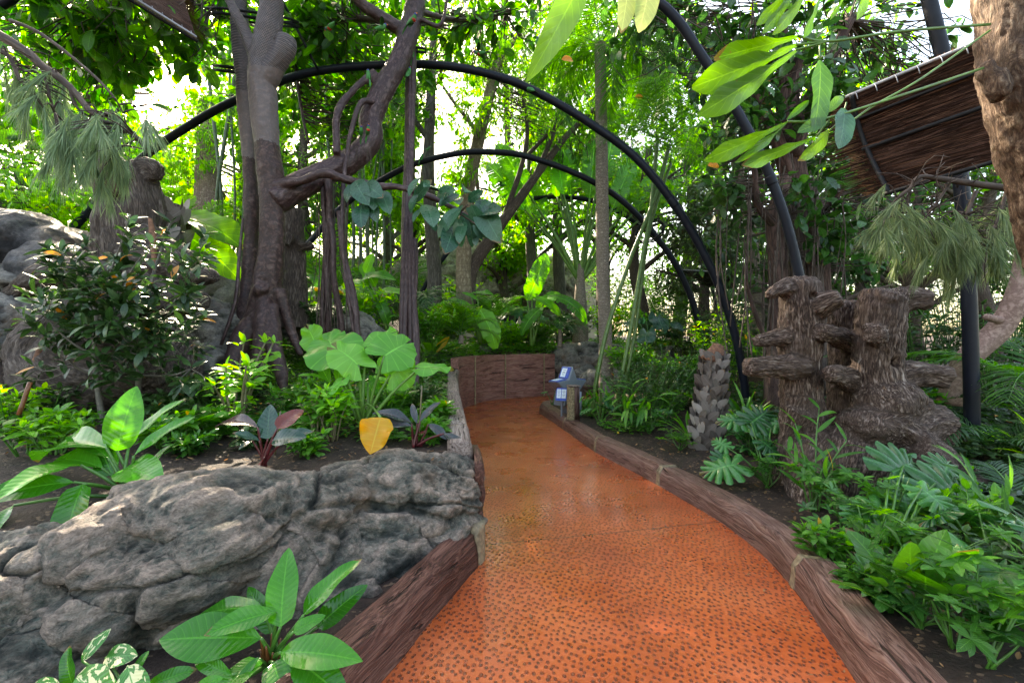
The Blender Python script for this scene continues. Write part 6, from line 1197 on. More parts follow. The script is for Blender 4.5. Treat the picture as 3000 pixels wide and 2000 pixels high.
sprig('lower group of long wavy green leaves on an arching green stalk', [(((2880, 200, 2.1), (2640, 280, D), (2411, 350, D), (2308, 357, D)), .0055), (((2900, 90, 2.1), (2700, 230, 2), (2560, 310, 2.0), (2500, 352, 2.0)), .0045)],
 [(LD[1], (2308, 357, D), (2092, 466, D-.1), .9, DN, .55), (LD[2], (2308, 357, D), (2183, 470, D-.1), .6, DN, .6), (LD[0], (2392, 400, D), (2194, 480, D-.1), .8, DN, .5, (2430, 350, D)), (LO[0], (2428, 386, D), (2357, 466, D-.05), .8, DN, .8, (2470, 345, D)), (LO[1], (2425, 330, D), (2476, 268, D), .8, (0, -.8, .4), .7), (LO[0], (2420, 350, D), (2350, 380, D-.05), .8, (.2, -1, .1), .15), (LO[0], (2370, 295, D), (2312, 345, D), .6, (.2, -1, .3), .0)], 'ladle')
sprig('dark grey green leaf hanging alone beneath the arching stalk', [(((2480, 300, D), (2474, 322, D)), .003)], [(LO[0], (2474, 318, D), (2470, 422, D-.05), 1.25, (.2, -1, .1), .6)], 'blue')
sprig('narrow bright leaves dropping from the top edge right of the near arch', [(((2420, -120, 1.9), (2360, -60, 1.9), (2330, -60, 1.9)), .006)],
 [(LD[0], (2345, -60, 1.9), (2230, 64, 1.85), .8, DN, .7), (LD[0], (2352, -60, 1.9), (2248, 86, 1.85), .8, DN, .6), (LD[1], (2385, -50, 1.9), (2284, 88, 1.85), .85, DN, .75), (LD[0], (2410, -30, 1.9), (2364, 100, 1.85), .9, (.6, -.8, -.2), .3), (LO[0], (2540, -60, 1.9), (2528, 42, 1.85), .7, DN, .7), (LD[0], (2500, -60, 1.9), (2440, 50, 1.9), .5, DN, .6)], 'ladle')
sprig('single long green leaf hanging from the top edge near the centre', [(((1740, -150, 1.8), (1712, -70, 1.8)), .006)], [(leaf('lance', w=.30, nl=18, nh=3, fold=.12, droop=.5, wave=.05), (1712, -75, 1.8), (1578, 202, 1.72), 1.0, (.3, -.9, -.35), .75)], 'ladle')
sprig('pair of pale yellowish leaves hanging at the top edge', [(((1850, -120, 1.8), (1842, -60, 1.8)), .005), (((1920, -120, 1.8), (1905, -60, 1.8)), .005)], [(LO[0], (1842, -60, 1.8), (1829, 76, 1.75), .8, (.2, -1, -.1), .5), (LO[0], (1906, -60, 1.8), (1882, 74, 1.75), 1.0, (.2, -1, -.1), .6)], 'pale')
# ------------------------------------------------------------------ needle branches
def needle_branch(label, twigs, tufts, mat, seed, n=70, ll=.2, name='needle_branch', dead=0, bz=-.9):
    root = thing(name, label, 'needled branch', W(*twigs[0][0][0]), 'drooping needled branches'); g, s = MB(), MB(); rg = np.random.RandomState(seed)
    smp = []
    for p, r_ in twigs: P = Wp(*p); tube(s, P, r_, 8, res=len(p)*8, bump=.2, seed=seed); smp.append(spline(P, 25))
    smp = np.concatenate(smp)
    for (u, v, d, k) in tufts:
        for j in range(k):
            p = W(u+rg.normal()*22, v+rg.normal()*26, d+rg.normal()*.15); q = smp[np.linalg.norm(smp-p, axis=1).argmin()]; tube(s, [q, (p+q)/2+[0, 0, .03], p], [.006, .004, .002], 5, res=6); dr = nrm(p-q)*.4+[rg.normal()*.25, rg.normal()*.2, bz]; needles(g, [p], [dr], n, ll, .20, .0019, rg)
    for k in range(dead): 
        q = smp[rg.randint(len(smp))]; p = q+rg.normal(size=3)*[.12, .1, .12]; m = (p+q)/2+rg.normal(size=3)*.04; tube(s, [q, m, p], [.005, .003, .002], 5, res=6, bump=.2)
    g.build('needles', M[mat], root); s.build('stem', M['b_twig'], root)
D = 2.7
needle_branch('drooping grey green needled branch across the upper left corner', [(((-80, 60, D), (60, 140, D), (120, 190, D), (200, 250, D), (270, 330, D), (330, 340, D), (400, 400, D), (430, 440, D)), [.03, .018, .007]), (((30, 60, D), (120, 100, D), (250, 200, D), (330, 280, D), (360, 330, D)), [.012, .008, .004]), (((120, 180, D), (140, 260, D), (160, 330, D)), [.009, .005]), (((200, 250, D), (230, 320, D), (300, 360, D+.1)), [.009, .004]), (((-60, 140, D), (20, 160, D), (60, 240, D)), [.02, .008])],
 [(10, 170, D, 6), (90, 245, D, 5), (150, 210, D, 4), (170, 270, D, 6), (195, 330, D, 6), (240, 330, D, 6), (210, 390, D, 5), (270, 350, D, 6), (320, 320, D, 5), (285, 430, D+.1, 5), (180, 410, D, 5), (330, 400, D, 4), (395, 360, D, 4), (290, 500, D+.1, 3), (355, 460, D, 2)], 'ndl', 3, 85, .19)
D = 3.3
needle_branch('olive needled branch drooping below the brushwood sunshade', [(((3050, 560, D), (2900, 545, D), (2760, 525, D), (2690, 520, D), (2660, 570, D)), [.03, .02, .008]), (((2700, 525, D), (2620, 590, D), (2600, 640, D)), [.01, .004]), (((2780, 540, D), (2740, 600, D), (2700, 650, D)), [.012, .005]), (((2860, 560, D), (2830, 640, D), (2840, 700, D)), [.014, .006]), (((2950, 560, D), (2920, 650, D), (2890, 720, D)), [.014, .006])],
 [(2600, 640, D, 6), (2640, 600, D, 6), (2690, 640, D, 7), (2740, 620, D, 7), (2780, 660, D, 7), (2720, 690, D, 5), (2830, 640, D, 7), (2860, 690, D, 7), (2900, 640, D, 6), (2940, 680, D, 6), (2990, 640, D, 6), (2800, 740, D, 5), (2760, 760, D, 3), (2900, 740, D, 4), (2650, 690, D, 4), (2990, 720, D, 4), (2610, 590, D, 3), (2960, 590, D, 3)], 'ndl2', 5, 105, .2, dead=80, bz=-.6)
# ------------------------------------------------------------------ right bed
GM = 'monsteras in the right bed'
lobed('monstera with dark split leaves in front of the gnarled stump', onbed(2590, 1700, 'R'), [((2660, 1520, 3.3), (2650, 1400, 3.5), (0, -.8, .6)), ((2740, 1450, 3.4), (2870, 1400, 3.5), (.2, -.7, .7)), ((2610, 1385, 3.6), (2720, 1330, 3.7), (.1, -.8, .6)), ((2700, 1430, 3.2), (2800, 1500, 3.0), (0, -.6, .9)), ((2580, 1480, 3.3), (2490, 1500, 3.2), (-.1, -.5, 1), .8), ((2760, 1400, 3.6), (2800, 1330, 3.7), (0, -.8, .6)), ((2660, 1340, 3.9), (2570, 1310, 4), (-.2, -.5, .9)), ((2690, 1550, 3.0), (2720, 1610, 2.9), (.1, -.8, .6))], seed=1, group=GM)
lobed('monstera between the palm stub and the left column of the stump', onbed(2250, 1420, 'R'), [((2200, 1240, 4.9), (2260, 1190, 5), (0, -.7, .8)), ((2230, 1290, 4.7), (2290, 1330, 4.6), (.1, -.7, .8)), ((2180, 1230, 5), (2110, 1220, 5), (-.1, -.5, .9)), ((2130, 1310, 4.7), (2090, 1280, 4.8), (-.2, -.6, .8)), ((2160, 1360, 4.5), (2060, 1370, 4.5), (-.1, -.5, .9)), ((2110, 1350, 4.6), (2150, 1320, 4.7), (0, -.8, .6)), ((2260, 1240, 4.9), (2330, 1240, 4.8), (.2, -.7, .8))], seed=2, group=GM)
lobed('yellowing split leaf monstera low beside the right timber edge', onbed(2700, 1640, 'R'), [((2690, 1560, 3.0), (2760, 1600, 2.9), (.1, -.8, .6)), ((2670, 1545, 3.0), (2630, 1600, 2.9), (0, -.7, .7)), ((2700, 1580, 2.9), (2690, 1640, 2.8), (0, -.8, .5))], mat='bright', seed=3, group=GM)
lobed('large dark monstera at the right edge above the lower right corner', onbed(2900, 1720, 'R'), (7, .55, .35, .26), seed=6, group=GM)
lobed('small monstera beside the information desk post', onbed(1760, 1240, 'R'), (6, .5, .28, .2), seed=4, group=GM)
lobed('pale fringed monstera between the plank wall and the display sign', onbed(1618, 1190, 'R'), (4, .42, .22, .16), seed=5, group=GM)
GS = 'whorled leaf scheffleras in the right bed'
for i, (u, v, h, w, n, ll, l) in enumerate([
 (2250, 1430, .34, .34, 22, .085, 'bright schefflera nearest the long curved edging beam'), (2380, 1490, .42, .42, 26, .085, 'wide schefflera in front of the left stump column'), (2470, 1560, .40, .40, 26, .085, 'schefflera in the middle of the row along the edging'), (2560, 1640, .40, .42, 26, .085, 'schefflera below the split leaf monstera beside the edging'),
 (2330, 1400, .28, .3, 14, .08, 'small schefflera under the grass like ginger stems'), (2600, 1560, .46, .36, 20, .09, 'taller schefflera against the stump root flare'), (1905, 1270, .4, .55, 30, .09, 'schefflera mound left of the woven palm stub'), (1990, 1320, .3, .4, 20, .09, 'low schefflera in front of the mound near the palm stub'),
 (2790, 1900, .38, .46, 30, .09, 'glossy schefflera at the lower right edge beside the timber'), (2900, 1960, .5, .5, 34, .10, 'pale schefflera in the bottom right corner'), (2900, 1780, .3, .4, 16, .09, 'schefflera seedling behind the broad paddle leaved plant')]):
    schefflera(l, onbed(u, v, 'R'), h, w, n, ll, ('schef', 'mid', 'schef', 'fig')[i % 4], i, GS)
rosette('paddle_plant', 'cluster of broad oval glossy leaves beside the nearest edging beam', 'broad leaved plant', onbed(2700, 1840, 'R'), 15, .26, 'oval', .55, 'mid', .28, (25, 85), 8, pr=.006, droop=.5)
rosette('paddle_plant', 'lower broad leaved plant trailing dark leaves at the lower right', 'broad leaved plant', onbed(2860, 1880, 'R'), 9, .26, 'oval', .5, 'mon', .2, (15, 60), 9, pr=.006)
ginger('ginger plant with upright pale stems in front of the stump columns', onbed(2380, 1500, 'R'), [W(2400, 1195, 4.3), W(2330, 1240, 4.0), W(2480, 1290, 3.9), W(2300, 1310, 3.9), W(2440, 1380, 3.8)], .34, .20, 'mid', 3, 'ginger plants', n=7)
ginger('ginger plant with long strap leaves at the right edge', onbed(2930, 1640, 'R'), [W(2850, 1400, 3.4), W(2960, 1420, 3.2), W(2800, 1330, 3.6), W(3020, 1500, 3.0), W(2900, 1560, 3)], .36, .18, 'mid', 4, 'ginger plants', n=8)
ginger('ginger plant with drooping leaves at the foot of the tall canes', onbed(1860, 1255, 'R'), [W(1850, 1110, 7), W(1790, 1150, 6.8), W(1930, 1160, 6.6), W(1900, 1200, 6.2), W(1830, 1200, 6.5)], .42, .2, 'mid', 5, 'ginger plants', n=8)
ginger('ginger plant beside the grey post of the information desk', onbed(1770, 1215, 'R'), [W(1745, 1135, 8), W(1800, 1140, 8), W(1710, 1160, 8), W(1790, 1170, 7.6)], .34, .22, 'mid', 6, 'ginger plants', n=7)
rosette('strap_leaved_plant', 'bright strap leaved clump between the palm stub and arch foot', 'strap leaved plant', onbed(2185, 1280, 'R'), 22, .6, 'strap', .10, 'mid', .08, (35, 85), 12, wave=.02, fold=.3)
rosette('strap_leaved_plant', 'strap leaved clump just left of the woven palm stub', 'strap leaved plant', onbed(2020, 1290, 'R'), 14, .4, 'strap', .12, 'mid', .06, (35, 85), 13, wave=.02, fold=.3)
bush('big dense small leaved bush behind the canes and palm stub', (2.35, 7.9, .2), 1.0, 1.9, 30, 60, .09, .4, 'ellip', 'dark', 60, 'small leaved bushes in the right bed', name='dense_bush', cat='bush', sr=.008, t0=.1)
bush('second dense small leaved bush right of the slim palm trunk', (3.1, 9.0, .2), 1.25, 1.9, 30, 56, .10, .4, 'ellip', 'dark', 61, 'small leaved bushes in the right bed', name='dense_bush', cat='bush', sr=.008, t0=.1)
bush('pale yellow green bush under the second arch', (4.4, 9.6, .3), 1.9, 1.5, 20, 44, .12, .45, 'ellip', 'bright', 62, 'small leaved bushes in the right bed', name='dense_bush', cat='bush', sr=.008, t0=.2)
# canes
root = thing('cane_clump', 'three tall green ringed canes leaning right beside the slim palm trunk', 'cane clump', W(1790, 1230, 8.6))
for p, r_ in [(((1735, 1215, 8.6), (1748, 1110, 8.6), (1775, 980, 8.7), (1815, 850, 8.8), (1850, 750, 8.9), (1885, 665, 9), (1925, 560, 9.2), (1960, 430, 9.4)), .042), (((1800, 1230, 8.5), (1822, 1100, 8.5), (1850, 950, 8.6), (1870, 830, 8.7), (1885, 740, 8.8), (1900, 660, 9), (1912, 560, 9.2), (1925, 420, 9.4)), .04), (((1815, 1225, 8.6), (1840, 1080, 8.6), (1862, 960, 8.7), (1880, 820, 8.8), (1897, 700, 9), (1925, 590, 9.2), (1965, 480, 9.4)), .034), (((1755, 1230, 8.4), (1760, 1180, 8.4), (1762, 1120, 8.4)), .025)]:
    g = MB(); tube(g, Wp(*p), r_, 10, res=60); g.build('cane', M['bamboo'], root)
g = MB(); s = MB(); rg = np.random.RandomState(2)
for tp, a in (((1960, 430, 9.4), 0), ((1925, 420, 9.4), 1), ((1965, 480, 9.4), 2)):
    t = W(*tp)
    for k in range(4): az = rg.rand()*6.3; h = np.array([math.cos(az), math.sin(az), 0]); frond(g, s, [t, t+h*.6+[0, 0, .5], t+h*1.3+[0, 0, .6], t+h*2+[0, 0, .2]], .42, 36, rg, .06)
g.build('fronds', M['palm'], root); s.build('frond_stalks', M['st_green'], root)
# palms on the right
GP = 'palms beside the right planting'
palm('dark feathery palm behind the steel post', (5.6, 6.2, .4), 12, 1.7, .42, 40, 0, el=(20, 70), mat='palmd', seed=1, group=GP)
palm('low feathery palm filling the right edge beside the post foot', (4.9, 4.6, .45), 12, 1.15, .34, 34, 0, el=(5, 55), mat='palmd', seed=2, group=GP)
palm('palm sweeping long leaflets in from the right edge', (6.2, 5.2, .5), 9, 1.9, .5, 38, .4, el=(25, 60), mat='palm', seed=3, group=GP)
palm('low fern like palm at the right edge below the stump root', (3.9, 3.5, .35), 9, .8, .22, 30, 0, el=(5, 50), mat='palmd', seed=4, group=GP)
rosette('strap_leaved_plant', 'yellow green strap leaved clump right of the steel post', 'strap leaved plant', (5.1, 4.4, .4), 20, .55, 'strap', .10, 'bright', .06, (25, 80), 14, wave=.02, fold=.3)
# ------------------------------------------------------------------ trees around and beyond the aviary
g = MB(); rgb = np.random.RandomState(77)
# big leaved canopy of the left fig (its crown is a part of the fig_tree built above)
def crown_for(root, sk, clumps, **kw):
    n0 = set(bpy.data.objects); r = tree('tmp_tree', 'x', 'x', None, sk, clumps, **kw)
    for o in [o for o in bpy.data.objects if o not in n0]:
        if o is r: continue
        if o.name.startswith('trunk'): o.name = 'upper_limb'
        o.parent = root; o.matrix_parent_inverse = Matrix.Translation(-root.location)
    bpy.data.objects.remove(r)
crown_for(FIGROOT, [(Wp((700, 40, 6.7), (640, -60, 6.8), (520, -80, 6.8), (380, -60, 6.6)), [.08, .06, .04]), (Wp((790, -60, 6.2), (900, -150, 6.8), (1050, -200, 7)), [.1, .07, .04]), (Wp((1230, -60, 7.4), (1330, -160, 8), (1500, -200, 8)), [.1, .07, .04]), (Wp((1130, 60, 7.2), (1000, 60, 8), (900, 120, 8.5)), [.06, .04, .03]), (Wp((890, 20, 8.6), (868, 180, 8.6), (885, 330, 8.6), (905, 420, 8.6)), [.03, .03, .02]),
   (Wp((1210, 30, 7.4), (1350, 60, 8.4), (1480, 40, 9)), [.05, .04, .03])],
  [cl(250, 80, 6.0, 350, 180, 1.0, 190), cl(420, 200, 7.0, 150, 150, .8, 60), cl(600, 140, 8.2, 130, 170, .8, 60), cl(960, 130, 9.2, 240, 190, 1.2, 210), cl(1000, 350, 9.6, 190, 110, .8, 80), cl(130, 300, 7.5, 170, 120, .8, 50), cl(1160, 60, 10, 160, 120, 1, 90), cl(760, 180, 10.5, 160, 160, 1, 90), cl(1080, 240, 11.5, 140, 110, 1, 70), cl(900, 60, 8, 200, 120, 1, 90), cl(1000, -60, 7.6, 330, 130, 1.0, 90), cl(1420, 40, 9.0, 240, 150, 1.4, 120), cl(1200, 250, 10.2, 100, 90, .6, 24), cl(620, 0, 7.0, 200, 90, .8, 40)],
  mat='fig', bark='b_root', lsz=.27, lwf=.56, shape='oval', per=5, seed=3, nl=4, droop=.5, whorl=.6, hang=.45, twig=.009)
GB = 'trees standing beyond the aviary net'
# hero background trees
tree('feathery_tree', 'slim tree with a pale trunk and drooping whorled leaves behind the leaf spray', 'tree', (Wp((1362, 960, 12.6), (1358, 760, 12.6), (1372, 560, 12.6), (1398, 430, 12.6), (1440, 250, 12.6), (1472, 120, 12.6), (1482, -60, 12.6)), [.24, .21, .19, .17, .15, .13, .1]),
  [(Wp((1440, 260, 12.6), (1420, 160, 12.4), (1380, 60, 12.2)), [.09, .06, .04]), (Wp((1472, 160, 12.6), (1560, 60, 12.6), (1660, -20, 12.6)), [.09, .06, .04]), (Wp((1410, 400, 12.6), (1330, 300, 12.6), (1290, 240, 12.4)), [.06, .05, .03]), (Wp((1395, 470, 12.6), (1400, 560, 12.9), (1420, 640, 13)), [.05, .05, .05])],
  [cl(1180, 330, 14, 90, 110, 1, 60), cl(1560, 380, 15, 110, 110, 1, 80), cl(1420, 230, 14, 130, 90, 1, 80), cl(1400, 330, 12, 120, 70, .9, 60), cl(1340, 420, 12, 60, 60, .7, 30), cl(1380, 520, 12, 70, 50, .7, 34), cl(1500, 180, 12.6, 160, 110, 1.4, 120), cl(1620, 330, 13, 120, 100, 1.2, 90), cl(1370, 130, 12, 130, 100, 1.2, 80), cl(1640, 80, 12.6, 180, 130, 1.4, 130)],
  'bright', 'b_pale', .24, .26, 'lance', 9, 1., 11, GB, hang=.6, nl=3)
tree('forked_tree', 'dark forked tree leaning right behind the second arch', 'tree', (Wp((1372, 900, 12.9), (1378, 800, 12.9), (1430, 710, 12.9), (1480, 640, 12.9), (1560, 530, 13), (1650, 410, 13.2), (1740, 320, 13.4)), [.22, .20, .18, .15, .12, .09, .06]),
  [(Wp((1470, 655, 12.9), (1490, 600, 12.9), (1530, 480, 12.9), (1545, 380, 13), (1530, 280, 13)), [.09, .08, .06, .04]), (Wp((1560, 530, 13), (1610, 420, 13), (1640, 320, 13), (1660, 220, 13)), [.08, .06, .04]), (Wp((1540, 460, 13), (1600, 400, 13.2), (1680, 330, 13.3)), [.06, .05, .03])],
  [cl(1760, 300, 13.6, 130, 110, 1.2, 80), cl(1560, 420, 14, 80, 60, .8, 26), cl(1690, 440, 14.2, 90, 80, .8, 50), cl(1560, 250, 13.4, 90, 70, .8, 40)], 'fig', 'b_twig', .22, .32, 'ellip', 8, 1., 12, GB, hang=.4)
tree('rough_barked_tree', 'rough grey barked tree behind the hanging root pillar', 'tree', (Wp((1268, 960, 14), (1272, 800, 14), (1262, 640, 14), (1255, 500, 14), (1262, 300, 14), (1270, 100, 14)), [.26, .22, .2, .18, .15, .1]), [(Wp((1262, 420, 14), (1180, 300, 14), (1130, 200, 14)), [.09, .06, .03])],
  [cl(1130, 300, 16, 150, 150, 1.5, 120), cl(960, 500, 16, 130, 100, 1.2, 80), cl(1130, 200, 14.5, 160, 120, 1.5, 110), cl(1280, 60, 14.5, 180, 120, 1.5, 120), cl(1050, 420, 15, 110, 70, 1, 44)], 'bright', 'b_grey', .22, .34, 'ellip', 8, 1., 13, GB, hang=.4)
# right rubber tree with red roots
tree('rubber_tree', 'big rubber tree with reddish rooted trunk behind the stump sculpture', 'tree', (Wp((2370, 1180, 7.6), (2360, 950, 7.6), (2345, 760, 7.6), (2335, 600, 7.6), (2320, 470, 7.6), (2310, 330, 7.6), (2330, 180, 7.6)), [.30, .27, .25, .23, .19, .16, .12]),
  [(Wp((2275, 1200, 7.3), (2280, 950, 7.3), (2278, 780, 7.3), (2272, 640, 7.3), (2300, 520, 7.4)), [.20, .15, .14, .13, .1]), (Wp((2310, 520, 7.5), (2280, 420, 7.3), (2230, 300, 7.1), (2180, 200, 7)), [.13, .09, .06]), (Wp((2320, 460, 7.5), (2370, 300, 7.4), (2430, 180, 7.3), (2490, 60, 7.2)), [.14, .10, .07]), (Wp((2300, 400, 7.6), (2290, 200, 7.6), (2300, 20, 7.7)), [.12, .09, .06]),
   (Wp((2400, 640, 7.3), (2460, 560, 7.0), (2530, 440, 6.8)), [.07, .05, .03]), (Wp((2290, 680, 7.3), (2220, 600, 7.1), (2210, 500, 7), (2190, 380, 7)), [.07, .05, .03]), (Wp((2240, 990, 7.2), (2200, 880, 7.1), (2180, 780, 7)), [.04, .03, .02]), (Wp((2410, 1000, 7.8), (2400, 760, 7.7), (2390, 600, 7.6)), [.16, .16, .12])],
  [cl(2180, 330, 6.6, 150, 150, .5, 40), cl(2420, 260, 6.7, 130, 130, .5, 34), cl(2380, 560, 6.8, 110, 120, .4, 22), cl(2450, 680, 6.9, 110, 100, .4, 24), cl(2140, 560, 7, 90, 100, .4, 18), cl(2200, 120, 7.4, 260, 190, 1.2, 150), cl(2500, 130, 8.2, 260, 190, 1.2, 120), cl(2160, 420, 8, 150, 150, .9, 60), cl(2440, 420, 8, 150, 170, 1.0, 70), cl(2560, 620, 8.2, 170, 160, 1.0, 70), cl(2140, 620, 8.2, 120, 110, .8, 34), cl(2460, 740, 7.8, 110, 110, .7, 32), cl(2200, 820, 7.8, 70, 80, .5, 12), cl(1960, 60, 8.6, 200, 140, 1.2, 80), cl(2760, 300, 8.6, 200, 250, 1.0, 70)],
  'fig_dark', 'b_rub', .25, .5, 'oval', 5, 1.1, 14, None, hang=.45, nl=4, gaps=False, twig=.009)
g = MB(); rg = np.random.RandomState(5)
for k in range(46):
    u = rg.uniform(2100, 2480); v0 = rg.uniform(450, 800); d = rg.uniform(6.6, 7.6); tube(g, Wp((u, v0, d), (u+rg.normal()*10, v0+120, d), (u+rg.normal()*24, v0+rg.uniform(200, 360), d)), rg.uniform(.004, .013), 5, res=16, bump=.1)
rt = [o for o in bpy.data.objects if o.name == 'rubber_tree'][0]; g.build('aerial_roots', M['b_twig'], rt)
g = MB(); 
for k in range(34): 
    a = rg.uniform(2.6, 5.6); v0 = rg.uniform(480, 700); c = W(2340, v0, 7.6); r_ = .25; tube(g, [c+[math.cos(a)*r_, math.sin(a)*r_, 0], W(2345, v0+200, 7.6)+[math.cos(a+.15)*(r_+.02), math.sin(a+.15)*(r_+.02), 0], W(2365, 1150, 7.6)+[math.cos(a+.1)*.33, math.sin(a+.1)*.33, 0]], rg.uniform(.01, .035), 7, res=24, bump=.2)
g.build('clasping_roots', M['b_twig'], rt)
tree('curved_tree', 'bare curved pinkish tree limb rising at the right edge beside the post', 'tree', (Wp((2780, 1180, 5.9), (2830, 1060, 5.8), (2930, 960, 5.7), (2985, 860, 5.6), (3010, 740, 5.6), (3030, 600, 5.6)), [.14, .13, .13, .12, .11, .1]), [(Wp((2950, 940, 5.7), (2915, 935, 5.6), (2890, 928, 5.55)), [.06, .045, .04])], [cl(3060, 480, 6, 120, 120, .8, 30)], 'fig', 'b_pink', .2, .5, 'oval', 5, 1, 15, None, gaps=False)
# palms
palm('slim palm with a tall ringed trunk right of the plank wall', W(1772, 1170, 10.6), 24, 2.7, .62, 46, 0, tr=[.19, .155, .15, .15, .14, .13], el=(-45, 70), arch=1.1, mat='palm', seed=21, name='slim_palm', cat='palm tree', trunkpts=Wp((1778, 1190, 10.6), (1774, 1000, 10.6), (1766, 800, 10.6), (1764, 600, 10.6), (1762, 400, 10.6), (1758, 130, 10.6)), wf=.06, hang=.3)
palm('palm crown hanging dark fronds between the two nearest arches', W(2050, 40, 9.6), 10, 2.9, .75, 50, 0, el=(-30, 40), arch=.9, mat='palm', seed=22, name='hanging_palm', cat='palm tree', az=(120, 260), wf=.045, hang=.35, trunkpts=Wp((2230, 1100, 10.5), (2200, 700, 10.4), (2120, 300, 10), (2050, 40, 9.6)), tr=[.16, .12, .1])
# traveller's palm fan
root = thing('fan_palm_tree', "traveller's palm with a flat fan of pale leaf stalks behind the slim palm", 'fan palm', W(1700, 900, 14.5)); g, s = MB(), MB(); rg = np.random.RandomState(3); c = W(1700, 820, 14.5)
for k in range(17):
    a = R(-46+92*k/16+rg.normal()*4); top = c+np.array([math.sin(a)*3.0, .35*rg.normal(), math.cos(a)*3.4])*rg.uniform(.7, 1.1); tube(s, [c+[math.sin(a)*.1, 0, 0], c+(top-c)*.5+[0, 0, .1], top], [.07, .045, .03], 6, res=12); put(g, torn_leaf(.34, 18, k, droop=.8), top, nrm(top-c)+[0, 0, .1], (0, -1, .2), rg.uniform(1.7, 2.3), rg.rand())
g.build('foliage', M['banana'], root); s.build('leaf_stalks', M['st_lime'], root); s = MB(); tube(s, [W(1700, 1010, 14.5), W(1700, 900, 14.5), c+[0, 0, .5]], [.26, .22, .10], 12, bump=.15); s.build('trunk', M['b_palm'], root)
D = 14
banana('banana plant with one tall upright backlit leaf above the plank wall', W(1560, 1010, 13.6), [((1545, 880, 13.5), (1600, 750, 13.4), (.2, -.9, .2), .3), ((1560, 870, 13.7), (1650, 905, 13.2), (0, -.6, .8), 1.1), ((1600, 870, 13.7), (1738, 900, 13.0), (0, -.5, .9), 1.5), ((1590, 900, 13.5), (1520, 960, 13), (0, -.5, .9), 1.), ((1570, 900, 13.8), (1640, 850, 14.2), (0, -.7, .5), .6)], 1, group='banana plants above the plank wall', pr=.045)
banana('banana plant with glossy arching leaves left of the second arch foot', W(1130, 960, 9.2), [((1070, 800, 9.2), (1090, 745, 9.1), (.2, -.9, .3), .4), ((1060, 820, 9.2), (1145, 790, 9), (0, -.6, .8), 1.), ((1080, 850, 9.2), (1000, 800, 9.3), (0, -.5, .9), 1.2), ((1100, 870, 9.2), (1180, 830, 9), (0, -.5, .9), 1.2), ((1085, 870, 9.2), (1020, 900, 9), (0, -.6, .8), 1.4), ((1110, 880, 9.2), (1140, 940, 9), (.1, -.7, .6), 1.4), ((1100, 840, 9.3), (1060, 760, 9.4), (.1, -.8, .4), .6), ((1100, 880, 9.3), (950, 820, 9.3), (0, -.5, .9), 1.)], 4, torn=False, wf=.4, pr=.03, mat='banana', group='banana plants above the plank wall', name='broad_leaved_plant')
banana('low broad leaved plant between the leaf spray and the plank wall', W(1400, 1000, 12), [((1380, 895, 12), (1290, 870, 11.8), (0, -.5, .9), 1.), ((1400, 880, 12), (1360, 850, 11.9), (0, -.5, .9), .8), ((1380, 860, 12.2), (1440, 850, 12), (0, -.5, .9), .8), ((1400, 900, 12), (1460, 1000, 11.4), (.2, -.8, .4), 1.2), ((1370, 900, 12), (1320, 960, 11.5), (0, -.7, .6), 1.2)], 6, torn=True, wf=.4, pr=.03, group='banana plants above the plank wall')
lobed('cluster of rounded grey green ear leaves right of the banana plant', W(1500, 990, 15), (9, 1.0, .9, .5), 'blue', EARL, 7, 'ear leaved plants in the far bed', 'elephant_ear', 'elephant ear', .02)
lobed('low ear leaved plant between slim palm and second arch foot', W(1900, 1020, 11.5), (9, .9, .8, .42), 'blue', EARL, 8, 'ear leaved plants in the far bed', 'elephant_ear', 'elephant ear', .02)
lobed('ear leaved plant catching light behind the two hanging roots', W(900, 950, 9.5), (10, 1.0, .9, .42), 'mid', EARL, 9, 'ear leaved plants in the far bed', 'elephant_ear', 'elephant ear', .02)
GP = 'feathery palms in the far bed'
for i, (u, v, d, n, L_, ll, el, m, l) in enumerate([(1640, 1010, 13.4, 12, 1.0, .3, (20, 75), 'palmd', 'small palm with a reddish trunk at the right end of the plank wall'), (1450, 960, 14.2, 10, 1.9, .55, (30, 80), 'palm', 'palm with one frond drooping over the plank wall'), (1350, 1000, 11, 10, 1.3, .4, (20, 70), 'palm', 'feathery palm at the left end of the plank wall'),
 (1210, 930, 10.5, 12, 1.7, .45, (20, 75), 'palmd', 'dark feathery palm at the foot of the root pillar'), (760, 900, 9.6, 9, 1.5, .4, (30, 80), 'palm', 'backlit palm left of the grey dead stump'), (960, 900, 12.5, 12, 2.6, .6, (40, 85), 'palm', 'tall backlit palm behind the hanging roots'), (1180, 900, 16.5, 12, 3.2, .7, (40, 85), 'palm', 'tall yellow green palm behind the root pillar'), (560, 720, 10.5, 10, 1.7, .4, (20, 80), 'palm', 'palm behind the broad leaves left of the fig'),
 (1900, 960, 17, 12, 2.6, .6, (30, 80), 'palm', 'palm beyond the fourth arch'), (2200, 1000, 11, 10, 1.5, .4, (20, 70), 'palmd', 'feathery palm behind the third arch foot'), (260, 560, 9.5, 12, 1.8, .4, (10, 70), 'palm', 'ferny palm on the bank above the blue grey boulder')]):
    p = W(u, v, d); palm(l, p, n, L_, ll, 34, .15 if i else .45, .06, el, mat=m, seed=40+i, group=GP)
